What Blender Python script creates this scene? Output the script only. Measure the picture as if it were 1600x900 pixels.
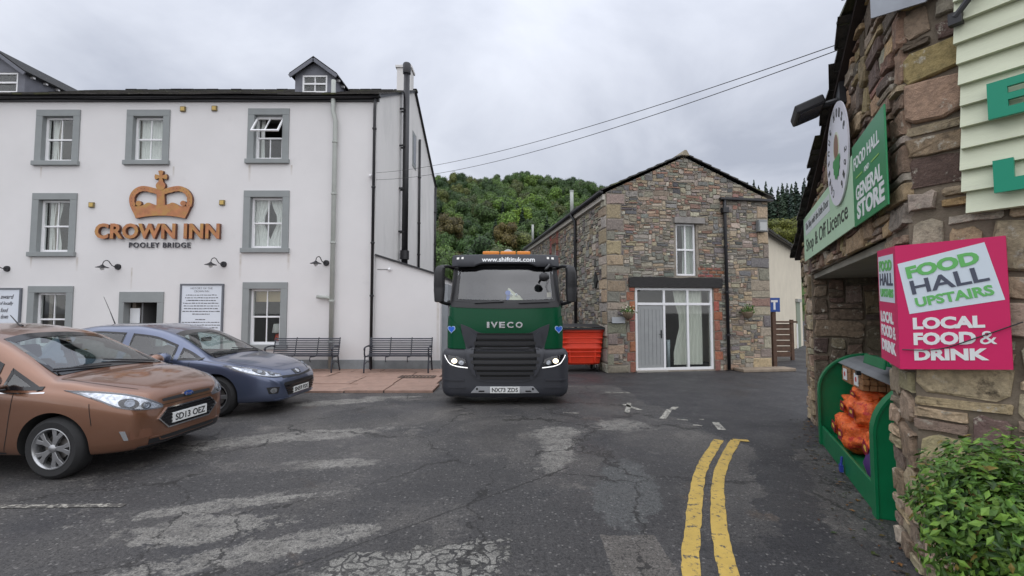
import bpy, bmesh, math, random
from mathutils import Vector, Matrix, noise
from mathutils.bvhtree import BVHTree
R = math.radians
for o in list(bpy.data.objects):
    bpy.data.objects.remove(o)
scene = bpy.context.scene
COL = scene.collection

# ------------------------------------------------------------------ camera
CAM_H = 1.65
PITCH = R(2.98)
cam_data = bpy.data.cameras.new('camera')
cam_data.sensor_width = 36.0
cam_data.lens = 16.0
cam_data.clip_start = 0.05
cam_data.clip_end = 3000
cam = bpy.data.objects.new('camera', cam_data)
COL.objects.link(cam)
cam.location = (0, 0, CAM_H)
cam.rotation_euler = (math.pi / 2 + PITCH, 0, 0)
scene.camera = cam

# ------------------------------------------------------------------ sky and sun (overcast)
SUN_EL, SUN_AZ = R(52), R(168)      # azimuth clockwise from +Y: behind the viewer, a little to the right
world = bpy.data.worlds.new('World')
scene.world = world
world.use_nodes = True
wn, wl = world.node_tree.nodes, world.node_tree.links
wn.clear()
w_out = wn.new('ShaderNodeOutputWorld')
w_sky = wn.new('ShaderNodeTexSky'); w_sky.sky_type = 'NISHITA'; w_sky.sun_disc = False
w_sky.sun_elevation = SUN_EL; w_sky.sun_rotation = SUN_AZ
w_b1 = wn.new('ShaderNodeBackground'); w_b1.inputs['Strength'].default_value = 0.10
wl.new(w_sky.outputs[0], w_b1.inputs[0])
# cloud deck: noise on the plane of the clouds, brighter overhead as an overcast sky is
w_tc = wn.new('ShaderNodeTexCoord')
w_sep = wn.new('ShaderNodeSeparateXYZ'); wl.new(w_tc.outputs['Generated'], w_sep.inputs[0])
def wmath(op, a, b=None, clamp=False):
    n = wn.new('ShaderNodeMath'); n.operation = op; n.use_clamp = clamp
    for i, v in enumerate((a, b)):
        if v is None: continue
        if isinstance(v, (int, float)): n.inputs[i].default_value = v
        else: wl.new(v, n.inputs[i])
    return n.outputs[0]
zpos = wmath('MAXIMUM', w_sep.outputs['Z'], 0.0)
zden = wmath('ADD', zpos, 0.22)
w_cmb = wn.new('ShaderNodeCombineXYZ')
wl.new(wmath('DIVIDE', w_sep.outputs['X'], zden), w_cmb.inputs[0])
wl.new(wmath('DIVIDE', w_sep.outputs['Y'], zden), w_cmb.inputs[1])
w_n = wn.new('ShaderNodeTexNoise'); w_n.inputs['Scale'].default_value = 1.05
w_n.inputs['Detail'].default_value = 7; w_n.inputs['Roughness'].default_value = 0.52
w_n.inputs['Distortion'].default_value = 0.5
wl.new(w_cmb.outputs[0], w_n.inputs['Vector'])
w_ramp = wn.new('ShaderNodeValToRGB')
w_ramp.color_ramp.elements[0].position = 0.36; w_ramp.color_ramp.elements[0].color = (0.43, 0.46, 0.54, 1)
w_ramp.color_ramp.elements[1].position = 0.62; w_ramp.color_ramp.elements[1].color = (0.72, 0.75, 0.83, 1)
wl.new(w_n.outputs['Fac'], w_ramp.inputs[0])
w_el = wmath('ADD', wmath('MULTIPLY', wmath('MULTIPLY', zpos, zpos), 1.15), 0.74)
w_mul = wn.new('ShaderNodeMix'); w_mul.data_type = 'RGBA'; w_mul.blend_type = 'MULTIPLY'; w_mul.inputs[0].default_value = 1
wl.new(w_ramp.outputs[0], w_mul.inputs[6])
w_c = wn.new('ShaderNodeCombineColor')
for i in range(3): wl.new(w_el, w_c.inputs[i])
wl.new(w_c.outputs[0], w_mul.inputs[7])
w_b2 = wn.new('ShaderNodeBackground'); w_b2.inputs['Strength'].default_value = 1.0
wl.new(w_mul.outputs[2], w_b2.inputs[0])
w_mix = wn.new('ShaderNodeMixShader'); w_mix.inputs[0].default_value = 0.93
wl.new(w_b1.outputs[0], w_mix.inputs[1]); wl.new(w_b2.outputs[0], w_mix.inputs[2])
wl.new(w_mix.outputs[0], w_out.inputs['Surface'])

sun_data = bpy.data.lights.new('sun', 'SUN')
sun_data.energy = 1.5
sun_data.angle = R(140)
sun_data.color = (1.0, 0.97, 0.93)
sun = bpy.data.objects.new('sun', sun_data)
COL.objects.link(sun)
sun_dir = Vector((math.sin(SUN_AZ) * math.cos(SUN_EL), math.cos(SUN_AZ) * math.cos(SUN_EL), math.sin(SUN_EL)))
sun.rotation_euler = (-sun_dir).to_track_quat('-Z', 'Y').to_euler()
sun.location = (-10, -20, 40)

vs = scene.view_settings
vs.view_transform = 'Standard'; vs.look = 'None'; vs.exposure = 0.40; vs.gamma = 1.0
vs.use_curve_mapping = False
scene.render.resolution_x, scene.render.resolution_y = 1024, 576

# ------------------------------------------------------------------ projection helpers (photo pixel -> real point)
FPX = 711.0
CAMP = Vector((0, 0, CAM_H))
def ray(px, py):
    u, v = (px - 800) / FPX, (450 - py) / FPX
    return Vector((u, math.cos(PITCH) - v * math.sin(PITCH), math.sin(PITCH) + v * math.cos(PITCH)))
def at(px, py, Y):
    d = ray(px, py); return CAMP + d * (Y / d.y)
def on_ground(px, py, z=0.0):
    d = ray(px, py); return CAMP + d * ((z - CAM_H) / d.z)
def to_px(p):
    p = Vector(p) - CAMP
    dep = p.y * math.cos(PITCH) + p.z * math.sin(PITCH)
    up = -p.y * math.sin(PITCH) + p.z * math.cos(PITCH)
    dep = max(dep, 0.05)
    return 800 + FPX * p.x / dep, 450 - FPX * up / dep, dep

# ------------------------------------------------------------------ materials
MATS = {}
def lin(*c): return tuple(c) + (1.0,)
def mat(name, col, rough=0.6, metal=0.0, var=0.0, vscale=3.0, bump=0.0, bscale=30.0, coat=0.0, spec=0.5,
        col2=None, c2lo=0.5, c2hi=0.7, c2scale=2.0, emit=None, estr=0.0, coord='Object', rvar=0.0, stretch=None):
    """principled material: base colour with noise variation, a second colour in blotches, and fine relief"""
    if name in MATS: return MATS[name]
    m = bpy.data.materials.new(name); m.use_nodes = True
    nt = m.node_tree; N, L = nt.nodes, nt.links
    b = N['Principled BSDF']
    b.inputs['Roughness'].default_value = rough
    b.inputs['Metallic'].default_value = metal
    b.inputs['Specular IOR Level'].default_value = spec
    b.inputs['Coat Weight'].default_value = coat
    b.inputs['Coat Roughness'].default_value = 0.06
    b.inputs['Base Color'].default_value = lin(*col)
    tc = N.new('ShaderNodeTexCoord')
    vec = tc.outputs[coord]
    if stretch:
        mp = N.new('ShaderNodeMapping'); mp.inputs['Scale'].default_value = stretch
        L.new(vec, mp.inputs['Vector']); vec = mp.outputs[0]
    def noi(scale, detail=5, rgh=0.6):
        n = N.new('ShaderNodeTexNoise'); n.inputs['Scale'].default_value = scale
        n.inputs['Detail'].default_value = detail; n.inputs['Roughness'].default_value = rgh
        L.new(vec, n.inputs['Vector']); return n.outputs['Fac']
    cur = None
    if var > 0:
        r = N.new('ShaderNodeValToRGB')
        r.color_ramp.elements[0].position = 0.3; r.color_ramp.elements[1].position = 0.7
        r.color_ramp.elements[0].color = lin(*[max(0, c * (1 - var)) for c in col])
        r.color_ramp.elements[1].color = lin(*[min(1, c * (1 + var)) for c in col])
        L.new(noi(vscale), r.inputs[0]); cur = r.outputs[0]
    if col2 is not None:
        r2 = N.new('ShaderNodeValToRGB')
        r2.color_ramp.elements[0].position = c2lo; r2.color_ramp.elements[1].position = c2hi
        r2.color_ramp.elements[0].color = (0, 0, 0, 1); r2.color_ramp.elements[1].color = (1, 1, 1, 1)
        L.new(noi(c2scale, 7, 0.65), r2.inputs[0])
        mx = N.new('ShaderNodeMix'); mx.data_type = 'RGBA'
        L.new(r2.outputs[0], mx.inputs[0])
        if cur is None: mx.inputs[6].default_value = lin(*col)
        else: L.new(cur, mx.inputs[6])
        mx.inputs[7].default_value = lin(*col2); cur = mx.outputs[2]
    if cur is not None: L.new(cur, b.inputs['Base Color'])
    if rvar > 0:
        mr = N.new('ShaderNodeMapRange'); mr.inputs[3].default_value = rough - rvar; mr.inputs[4].default_value = rough + rvar
        L.new(noi(vscale * 2.3), mr.inputs[0]); L.new(mr.outputs[0], b.inputs['Roughness'])
    if bump > 0:
        bp = N.new('ShaderNodeBump'); bp.inputs['Strength'].default_value = bump; bp.inputs['Distance'].default_value = 0.02
        L.new(noi(bscale, 6, 0.65), bp.inputs['Height']); L.new(bp.outputs[0], b.inputs['Normal'])
    if emit:
        b.inputs['Emission Color'].default_value = lin(*emit); b.inputs['Emission Strength'].default_value = estr
    MATS[name] = m; return m

def attr_mat(name, rough=0.85, bump=0.5, bscale=28.0, lichen=(0.42, 0.42, 0.38), lich_amt=0.62, dark=(0.05, 0.045, 0.04)):
    """stone: each stone's own colour from its colour attribute, mottled, with lichen and dirt"""
    m = bpy.data.materials.new(name); m.use_nodes = True
    N, L = m.node_tree.nodes, m.node_tree.links
    b = N['Principled BSDF']; b.inputs['Roughness'].default_value = rough; b.inputs['Specular IOR Level'].default_value = 0.25
    a = N.new('ShaderNodeAttribute'); a.attribute_name = 'col'
    tc = N.new('ShaderNodeNewGeometry')
    def noi(scale, detail, rgh):
        n = N.new('ShaderNodeTexNoise'); n.inputs['Scale'].default_value = scale; n.inputs['Detail'].default_value = detail
        n.inputs['Roughness'].default_value = rgh; L.new(tc.outputs['Position'], n.inputs['Vector']); return n.outputs['Fac']
    def ramp(src, lo, hi, c0=(0, 0, 0), c1=(1, 1, 1)):
        r = N.new('ShaderNodeValToRGB'); r.color_ramp.elements[0].position = lo; r.color_ramp.elements[1].position = hi
        r.color_ramp.elements[0].color = lin(*c0); r.color_ramp.elements[1].color = lin(*c1); L.new(src, r.inputs[0]); return r.outputs[0]
    def mix(f, c1, c2, mode='MIX'):
        x = N.new('ShaderNodeMix'); x.data_type = 'RGBA'; x.blend_type = mode
        for s, v in ((0, f), (6, c1), (7, c2)):
            if isinstance(v, tuple): x.inputs[s].default_value = lin(*v)
            elif isinstance(v, float): x.inputs[s].default_value = v
            else: L.new(v, x.inputs[s])
        return x.outputs[2]
    c = mix(1.0, a.outputs['Color'], ramp(noi(22, 5, 0.7), 0.25, 0.75, (0.55, 0.55, 0.55), (1.35, 1.3, 1.25)), 'MULTIPLY')
    c = mix(ramp(noi(9, 8, 0.72), lich_amt, lich_amt + 0.07), c, lichen)
    c = mix(ramp(noi(5, 8, 0.7), 0.60, 0.72), c, dark)
    L.new(c, b.inputs['Base Color'])
    bp = N.new('ShaderNodeBump'); bp.inputs['Strength'].default_value = bump; bp.inputs['Distance'].default_value = 0.03
    L.new(noi(bscale, 8, 0.7), bp.inputs['Height']); L.new(bp.outputs[0], b.inputs['Normal'])
    return m

def glass_mat(name, tint=(0.94, 0.96, 0.95), refl=0.055):
    """thin pane: clear with a real mirror reflection growing at grazing angles"""
    if name in MATS: return MATS[name]
    m = bpy.data.materials.new(name); m.use_nodes = True
    N, L = m.node_tree.nodes, m.node_tree.links; N.clear()
    out = N.new('ShaderNodeOutputMaterial')
    tr = N.new('ShaderNodeBsdfTransparent'); tr.inputs[0].default_value = lin(*tint)
    gl = N.new('ShaderNodeBsdfGlossy'); gl.inputs['Roughness'].default_value = 0.02
    lw = N.new('ShaderNodeLayerWeight'); lw.inputs[0].default_value = 0.5
    pw = N.new('ShaderNodeMath'); pw.operation = 'POWER'; pw.inputs[1].default_value = 4.0; L.new(lw.outputs['Facing'], pw.inputs[0])
    mm = N.new('ShaderNodeMath'); mm.operation = 'MULTIPLY_ADD'; mm.inputs[1].default_value = 1.0 - refl; mm.inputs[2].default_value = refl; mm.use_clamp = True
    L.new(pw.outputs[0], mm.inputs[0])
    mx = N.new('ShaderNodeMixShader'); L.new(mm.outputs[0], mx.inputs[0]); L.new(tr.outputs[0], mx.inputs[1]); L.new(gl.outputs[0], mx.inputs[2])
    L.new(mx.outputs[0], out.inputs[0])
    MATS[name] = m; return m

# ------------------------------------------------------------------ mesh builder
class MB:
    def __init__(self, M=None):
        self.v, self.f, self.mi, self.fc = [], [], [], []
        self.M = M
        self.m = 0; self.col = None
    def add(self, verts, faces, col=None):
        o = len(self.v); self.v += [tuple(p) for p in verts]
        for f in faces:
            self.f.append(tuple(i + o for i in f)); self.mi.append(self.m); self.fc.append(col or self.col)
        return self
    def box(self, x0, x1, y0, y1, z0, z1):
        return self.add([(x0,y0,z0),(x1,y0,z0),(x1,y1,z0),(x0,y1,z0),(x0,y0,z1),(x1,y0,z1),(x1,y1,z1),(x0,y1,z1)],
                        [(0,3,2,1),(4,5,6,7),(0,1,5,4),(1,2,6,5),(2,3,7,6),(3,0,4,7)])
    def obox(self, c, ax, ay, az, hx, hy, hz):
        """box about c with half sizes along given axes"""
        c = Vector(c); ax, ay, az = Vector(ax) * hx, Vector(ay) * hy, Vector(az) * hz
        vs_ = [c + sx*ax + sy*ay + sz*az for sz in (-1,1) for sx, sy in ((-1,-1),(1,-1),(1,1),(-1,1))]
        return self.add(vs_, [(0,3,2,1),(4,5,6,7),(0,1,5,4),(1,2,6,5),(2,3,7,6),(3,0,4,7)])
    def bar(self, p0, p1, w, h, up=(0,0,1)):
        p0, p1 = Vector(p0), Vector(p1); d = (p1 - p0); ln = d.length; d.normalize()
        u = Vector(up); s = d.cross(u)
        if s.length < 1e-4: s = d.cross(Vector((1,0,0)))
        s.normalize(); u = s.cross(d)
        return self.obox((p0+p1)/2, d, s, u, ln/2, w/2, h/2)
    def prism(self, poly, y0, y1):
        """polygon in x,z (counter-clockwise seen from -y) between y0 (front) and y1 (back)"""
        n = len(poly)
        vs_ = [(p[0], y0, p[1]) for p in poly] + [(p[0], y1, p[1]) for p in poly]
        fs = [tuple(range(n)), tuple(range(2*n-1, n-1, -1))] + [(i, n+i, n+(i+1)%n, (i+1)%n) for i in range(n)]
        return self.add(vs_, fs)
    def tube(self, path, r, n=8, cap=True):
        path = [Vector(p) for p in path]; k = len(path); rs = r if isinstance(r, (list, tuple)) else [r]*k
        vs_, fs = [], []; prev = None
        for i, p in enumerate(path):
            d = (path[min(i+1,k-1)] - path[max(i-1,0)]).normalized()
            if prev is None:
                a = d.cross(Vector((0,0,1)))
                if a.length < 1e-3: a = d.cross(Vector((1,0,0)))
            else: a = prev - d * prev.dot(d)
            a.normalize(); prev = a; b = d.cross(a)
            for j in range(n):
                t = 2*math.pi*j/n; vs_.append(p + (a*math.cos(t) + b*math.sin(t))*rs[i])
        for i in range(k-1):
            for j in range(n):
                fs.append((i*n+j, i*n+(j+1)%n, (i+1)*n+(j+1)%n, (i+1)*n+j))
        if cap: fs += [tuple(range(n-1,-1,-1)), tuple(range((k-1)*n, k*n))]
        return self.add(vs_, fs)
    def lathe(self, prof, n=24, c=(0,0,0), axis='z', closed=False, caps=True):
        """prof = (radius, height) pairs turned about an axis through c"""
        vs_, fs = [], []; k = len(prof)
        for r, h in prof:
            for j in range(n):
                t = 2*math.pi*j/n; a, b = r*math.cos(t), r*math.sin(t)
                p = {'z': (a, b, h), 'y': (b, h, a), 'x': (h, a, b)}[axis]
                vs_.append((p[0]+c[0], p[1]+c[1], p[2]+c[2]))
        rng_ = range(k) if closed else range(k-1)
        for i in rng_:
            i2 = (i+1) % k
            for j in range(n): fs.append((i*n+j, i*n+(j+1)%n, i2*n+(j+1)%n, i2*n+j))
        if not closed and caps:
            if prof[0][0] > 1e-6: fs.append(tuple(range(n-1,-1,-1)))
            if prof[-1][0] > 1e-6: fs.append(tuple(range((k-1)*n, k*n)))
        return self.add(vs_, fs)
    def grid(self, pts):
        """pts[row][col] -> quads"""
        r, c = len(pts), len(pts[0])
        return self.add([p for row in pts for p in row],
                        [(i*c+j, i*c+j+1, (i+1)*c+j+1, (i+1)*c+j) for i in range(r-1) for j in range(c-1)])
    def ball(self, c, r, n=10, k=7, sc=(1,1,1)):
        pr = [(max(1e-4, math.sin(math.pi*i/k)), -math.cos(math.pi*i/k)) for i in range(k+1)]
        o = len(self.v); self.lathe(pr, n)
        for i in range(o, len(self.v)):
            p = self.v[i]; self.v[i] = (c[0]+p[0]*r*sc[0], c[1]+p[1]*r*sc[1], c[2]+p[2]*r*sc[2])
        return self
    def mesh(self, name, smooth=False, fix=True):
        me = bpy.data.meshes.new(name)
        vs_ = self.v if self.M is None else [tuple(self.M @ Vector(p)) for p in self.v]
        me.from_pydata(vs_, [], self.f)
        if any(self.mi): me.polygons.foreach_set('material_index', self.mi)
        if any(c is not None for c in self.fc):
            at_ = me.color_attributes.new('col', 'FLOAT_COLOR', 'CORNER'); buf = []
            for poly in me.polygons:
                c = self.fc[poly.index] or (0.3, 0.3, 0.3)
                buf += (c[0], c[1], c[2], 1.0) * poly.loop_total
            at_.data.foreach_set('color', buf)
        if fix:
            bm = bmesh.new(); bm.from_mesh(me); bmesh.ops.recalc_face_normals(bm, faces=bm.faces); bm.to_mesh(me); bm.free()
        if smooth: me.polygons.foreach_set('use_smooth', [True]*len(me.polygons))
        me.update(); return me
    def build(self, name, mats, parent=None, smooth=False, bevel=0.0, fix=True, center=False, auto=None):
        return link(name, self.mesh(name, smooth or auto is not None, fix), mats, parent, bevel, center, auto)

ROOTM = {}
def link(name, me, mats, parent=None, bevel=0.0, center=False, auto=None):
    if not isinstance(mats, (list, tuple)): mats = [mats]
    for m in mats: me.materials.append(m)
    o = bpy.data.objects.new(name, me); COL.objects.link(o)
    if center and len(me.vertices):
        c = sum((v.co for v in me.vertices), Vector()) / len(me.vertices)
        me.transform(Matrix.Translation(-c)); o.location = c
    if parent is not None: attach(o, parent)
    else: ROOTM[o.name] = Matrix.Translation(o.location)
    if bevel > 0:
        b = o.modifiers.new('bevel', 'BEVEL'); b.width = bevel; b.segments = 2; b.limit_method = 'ANGLE'; b.angle_limit = R(40)
    if auto is not None: sharp(me, auto)
    return o
def attach(o, parent):
    """parent keeping the world place the mesh was modelled in"""
    o.parent = parent
    o.matrix_parent_inverse = ROOTM.get(parent.name, Matrix()).inverted()
    ROOTM[o.name] = ROOTM_local(o)
def ROOTM_local(o): return Matrix.Translation(o.location)
def sharp(me, deg):
    bm = bmesh.new(); bm.from_mesh(me)
    for e in bm.edges:
        e.smooth = not (len(e.link_faces) == 2 and e.calc_face_angle(0) > R(deg))
    bm.to_mesh(me); bm.free()
def thing(name, label, cat, loc=(0,0,0), group=None, rotz=0.0):
    o = bpy.data.objects.new(name, None); COL.objects.link(o)
    o.empty_display_size = 0.2
    o.location = loc; o.rotation_euler = (0, 0, rotz)
    ROOTM[o.name] = Matrix.Translation(Vector(loc)) @ Matrix.Rotation(rotz, 4, 'Z')
    return tag(o, label, cat, group)
def tag(o, label=None, cat=None, group=None, kind=None):
    if label: o['label'] = label
    if cat: o['category'] = cat
    if group: o['group'] = group
    if kind: o['kind'] = kind
    return o
def facade(origin, ang):
    """frame of a wall: x to the viewer's right along it, y into it, z up"""
    return Matrix.Translation(Vector(origin)) @ Matrix.Rotation(ang, 4, 'Z')
def ray_on(M, px, py):
    """where the sight line through a photo pixel meets the wall plane: (x along, z)"""
    Mi = M.inverted(); o = Mi @ CAMP; d = Mi.to_3x3() @ ray(px, py)
    p = o + d * (-o.y / d.y); return p.x, p.z
def text_mb(s, M, x0, x1, z0, z1, y=-0.004, ext=0.002, bold=0.0, shear=0.0, spacing=1.0):
    """lettering fitted to a box on a wall frame"""
    cu = bpy.data.curves.new('lettering', 'FONT'); cu.body = s; cu.extrude = 0.5; cu.offset = bold; cu.shear = shear
    cu.space_character = spacing; cu.resolution_u = 3; cu.align_x = 'LEFT'
    ob = bpy.data.objects.new('lettering', cu); COL.objects.link(ob)
    dg = bpy.context.evaluated_depsgraph_get(); dg.update()
    me = bpy.data.meshes.new_from_object(ob.evaluated_get(dg))
    bpy.data.objects.remove(ob); bpy.data.curves.remove(cu)
    xs = [v.co.x for v in me.vertices]; ys = [v.co.y for v in me.vertices]
    ax, bx, ay, by = min(xs), max(xs), min(ys), max(ys)
    mb = MB(M)
    mb.add([(x0 + (v.co.x-ax)/(bx-ax)*(x1-x0), y - ext if v.co.z > 0 else y + ext, z0 + (v.co.y-ay)/(by-ay)*(z1-z0)) for v in me.vertices],
           [tuple(p.vertices) for p in me.polygons])
    bpy.data.meshes.remove(me)
    return mb
def split_letters(mb):
    """one builder for each separate character of a line of lettering"""
    par = list(range(len(mb.v)))
    def find(a):
        while par[a] != a: par[a] = par[par[a]]; a = par[a]
        return a
    key = {}
    for i, p in enumerate(mb.v):
        k = tuple(round(c, 5) for c in p); par[i] = key.setdefault(k, i)
    for f in mb.f:
        for a in f[1:]: par[find(a)] = find(f[0])
    grp = {}
    for f in mb.f: grp.setdefault(find(f[0]), []).append(f)
    out = []
    for fs in grp.values():
        ids = sorted({i for f in fs for i in f}); mp = {a: k for k, a in enumerate(ids)}
        m = MB(mb.M); m.add([mb.v[i] for i in ids], [tuple(mp[i] for i in f) for f in fs]); out.append(m)
    return sorted(out, key=lambda m: min(p[0] for p in m.v))
def letters(mb, mats, parent, name='letter'):
    for m in split_letters(mb): m.build(name, mats, parent)
def catmull(pts, n):
    """n samples along a smooth curve through pts (any dimension)"""
    pts = [Vector(p) for p in pts]; k = len(pts); out = []
    for i in range(n):
        t = i/(n-1)*(k-1); j = min(int(t), k-2); f = t - j
        p0, p1, p2, p3 = pts[max(j-1,0)], pts[j], pts[j+1], pts[min(j+2,k-1)]
        out.append(0.5*((2*p1) + (p2-p0)*f + (2*p0-5*p1+4*p2-p3)*f*f + (3*p1-p0-3*p2+p3)*f**3))
    return out
def interp(tab, x):
    if x <= tab[0][0]: return tab[0][1]
    for (a, b), (c, d) in zip(tab, tab[1:]):
        if x <= c: 
            t = (x-a)/(c-a); return b + (d-b)*t
    return tab[-1][1]

# ================================================================== SETTING: ground
def ground_material():
    m = bpy.data.materials.new('worn_asphalt'); m.use_nodes = True
    N, L = m.node_tree.nodes, m.node_tree.links
    b = N['Principled BSDF']
    g = N.new('ShaderNodeNewGeometry'); pos = g.outputs['Position']
    sep = N.new('ShaderNodeSeparateXYZ'); L.new(pos, sep.inputs[0])
    X, Y = sep.outputs['X'], sep.outputs['Y']
    def mth(op, a, b_=None, clamp=False):
        n = N.new('ShaderNodeMath'); n.operation = op; n.use_clamp = clamp
        for i, v in enumerate((a, b_)):
            if v is None: continue
            if isinstance(v, (int, float)): n.inputs[i].default_value = v
            else: L.new(v, n.inputs[i])
        return n.outputs[0]
    def noi(scale, detail=6, rgh=0.6, dist=0.0, vec=None):
        n = N.new('ShaderNodeTexNoise'); n.inputs['Scale'].default_value = scale; n.inputs['Detail'].default_value = detail
        n.inputs['Roughness'].default_value = rgh; n.inputs['Distortion'].default_value = dist
        L.new(vec or pos, n.inputs['Vector']); return n.outputs['Fac']
    def ramp(src, lo, hi, c0=(0,0,0), c1=(1,1,1)):
        r = N.new('ShaderNodeValToRGB'); r.color_ramp.elements[0].position = lo; r.color_ramp.elements[1].position = hi
        r.color_ramp.elements[0].color = lin(*c0); r.color_ramp.elements[1].color = lin(*c1); L.new(src, r.inputs[0]); return r.outputs[0]
    def mix(f, c1, c2, mode='MIX'):
        x = N.new('ShaderNodeMix'); x.data_type = 'RGBA'; x.blend_type = mode
        for s, v in ((0, f), (6, c1), (7, c2)):
            if isinstance(v, tuple): x.inputs[s].default_value = lin(*v)
            elif isinstance(v, (int, float)): x.inputs[s].default_value = float(v)
            else: L.new(v, x.inputs[s])
        return x.outputs[2]
    edge = noi(1.5, 10, 0.72, 0.6)                      # frays every outline
    fine = noi(7, 9, 0.75)
    def blob(cx, cy, rx, ry, ang=0.0, fray=0.9, soft=0.10):
        """frayed patch: 1 inside an ellipse"""
        ca, sa = math.cos(ang), math.sin(ang)
        dx, dy = mth('SUBTRACT', X, cx), mth('SUBTRACT', Y, cy)
        u = mth('DIVIDE', mth('ADD', mth('MULTIPLY', dx, ca), mth('MULTIPLY', dy, sa)), rx)
        v = mth('DIVIDE', mth('SUBTRACT', mth('MULTIPLY', dy, ca), mth('MULTIPLY', dx, sa)), ry)
        d = mth('SQRT', mth('ADD', mth('MULTIPLY', u, u), mth('MULTIPLY', v, v)))
        d = mth('ADD', d, mth('MULTIPLY', mth('SUBTRACT', edge, 0.5), fray * 3.2))
        d = mth('ADD', d, mth('MULTIPLY', mth('SUBTRACT', fine, 0.5), 2.4 * fray))
        n = N.new('ShaderNodeMapRange'); n.inputs[1].default_value = 1.0 + soft*1.3; n.inputs[2].default_value = 1.0 - soft*1.3
        L.new(d, n.inputs[0]); return n.outputs[0]
    def mx(*a):
        r = a[0]
        for k in a[1:]: r = mth('MAXIMUM', r, k)
        return r
    # aggregate
    grit = noi(95, 3, 0.8)
    grit2 = noi(34, 5, 0.8)
    base = ramp(noi(0.55, 8, 0.62, 0.4), 0.36, 0.66, (0.034, 0.034, 0.037), (0.090, 0.085, 0.080))
    base = mix(ramp(noi(1.3, 9, 0.7, 0.6), 0.56, 0.66), base, (0.125, 0.118, 0.110))
    base = mix(ramp(noi(0.8, 9, 0.7, 0.3, None), 0.60, 0.66), base, (0.075, 0.060, 0.050))
    # newer black tarmac on the lane to the right and in front of the barn
    nx_ = mth('ADD', X, mth('MULTIPLY', mth('SUBTRACT', edge, 0.5), 1.1))
    lim = mth('ADD', mth('MULTIPLY', mth('SUBTRACT', 12.6, Y), 0.13), 1.9)
    new1 = mth('GREATER_THAN', nx_, lim)
    new1 = mth('MULTIPLY', new1, mth('GREATER_THAN', mth('ADD', Y, mth('MULTIPLY', edge, 0.8)), 6.0))
    far = mth('GREATER_THAN', mth('ADD', Y, mth('MULTIPLY', edge, 0.6)), 10.6)
    new1 = mth('MAXIMUM', new1, mth('MULTIPLY', far, mth('GREATER_THAN', X, -1.4)))
    strip = mth('MULTIPLY', mth('GREATER_THAN', nx_, mth('ADD', mth('MULTIPLY', Y, 0.47), 0.28)), mth('LESS_THAN', nx_, mth('ADD', mth('MULTIPLY', Y, 0.47), 0.75)))
    newm = mth('MAXIMUM', new1, strip)
    base = mix(newm, base, mix(ramp(noi(2.0, 5, 0.6), 0.35, 0.7), (0.028, 0.028, 0.031), (0.046, 0.045, 0.047)))
    # dark repair patches
    dk = mx(blob(0.25, 3.5, 0.75, 0.6, 0.3, 0.6, 0.04), blob(-0.75, 3.42, 0.22, 0.2, 0, 0.7, 0.05), blob(-2.9, 4.4, 1.3, 0.35, 0.25), blob(-0.7, 4.6, 0.9, 0.7, 0.2, 0.7), blob(1.2, 4.4, 0.35, 0.9, -0.2, 0.5, 0.05))
    base = mix(mth('MULTIPLY', dk, 0.75), base, (0.042, 0.041, 0.042))
    # pale worn places where the binder has gone
    pale = mx(blob(-1.9, 5.05, 0.42, 0.16, 0.1), blob(0.55, 5.6, 0.22, 0.75, -0.25, 1.0), blob(0.62, 6.3, 0.35, 0.3, 0.3), blob(-3.2, 6.0, 1.5, 0.22, 0.35, 1.2),
              blob(1.62, 6.75, 0.36, 0.30, 0.2, 1.0), blob(-2.3, 4.05, 0.8, 0.12, 0.35, 1.3), blob(-1.75, 3.25, 0.75, 0.16, 0.42, 1.2), blob(-2.35, 3.55, 0.5, 0.22, 0.3, 1.2),
              blob(-3.3, 8.4, 1.0, 0.22, 0.25, 1.2), blob(-2.3, 8.9, 0.5, 0.12, 0.15, 1.2), blob(-1.25, 2.75, 0.7, 0.22, 0.4, 0.8))
    base = mix(mth('MULTIPLY', pale, mth('MULTIPLY', ramp(noi(9, 8, 0.75), 0.36, 0.50), 0.95)), base, mix(ramp(noi(3.5, 6, 0.7), 0.35, 0.65), (0.13, 0.125, 0.115), (0.235, 0.228, 0.21)))
    sq = mth('MULTIPLY', mth('MULTIPLY', mth('GREATER_THAN', mth('ADD', X, mth('MULTIPLY', edge, 0.12)), 0.70), mth('LESS_THAN', mth('ADD', X, mth('MULTIPLY', edge, 0.10)), 1.10)), mth('LESS_THAN', mth('ADD', Y, mth('MULTIPLY', edge, 0.2)), 3.55))
    base = mix(mth('MULTIPLY', sq, 0.8), base, mix(ramp(fine, 0.35, 0.65), (0.085, 0.078, 0.07), (0.15, 0.138, 0.125)))
    gy = blob(1.05, 4.3, 0.28, 0.75, -0.3, 0.5, 0.04)
    base = mix(mth('MULTIPLY', gy, 0.75), base, (0.088, 0.092, 0.092))
    # crazed patch: pale islands between dark cracks
    cz = mx(blob(-0.42, 3.08, 0.46, 0.26, 0.12, 0.8, 0.05), blob(-1.0, 3.05, 0.25, 0.15, 0.35, 0.9, 0.05), blob(-0.62, 2.75, 0.4, 0.16, 0.1, 0.9, 0.05))
    vo = N.new('ShaderNodeTexVoronoi'); vo.feature = 'DISTANCE_TO_EDGE'; vo.inputs['Scale'].default_value = 8.5
    wv = N.new('ShaderNodeVectorMath'); wv.operation = 'ADD'
    wn_ = N.new('ShaderNodeTexNoise'); wn_.inputs['Scale'].default_value = 5; wn_.inputs['Detail'].default_value = 4; L.new(pos, wn_.inputs['Vector'])
    ws = N.new('ShaderNodeVectorMath'); ws.operation = 'SCALE'; ws.inputs['Scale'].default_value = 0.30; L.new(wn_.outputs['Color'], ws.inputs[0])
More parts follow.
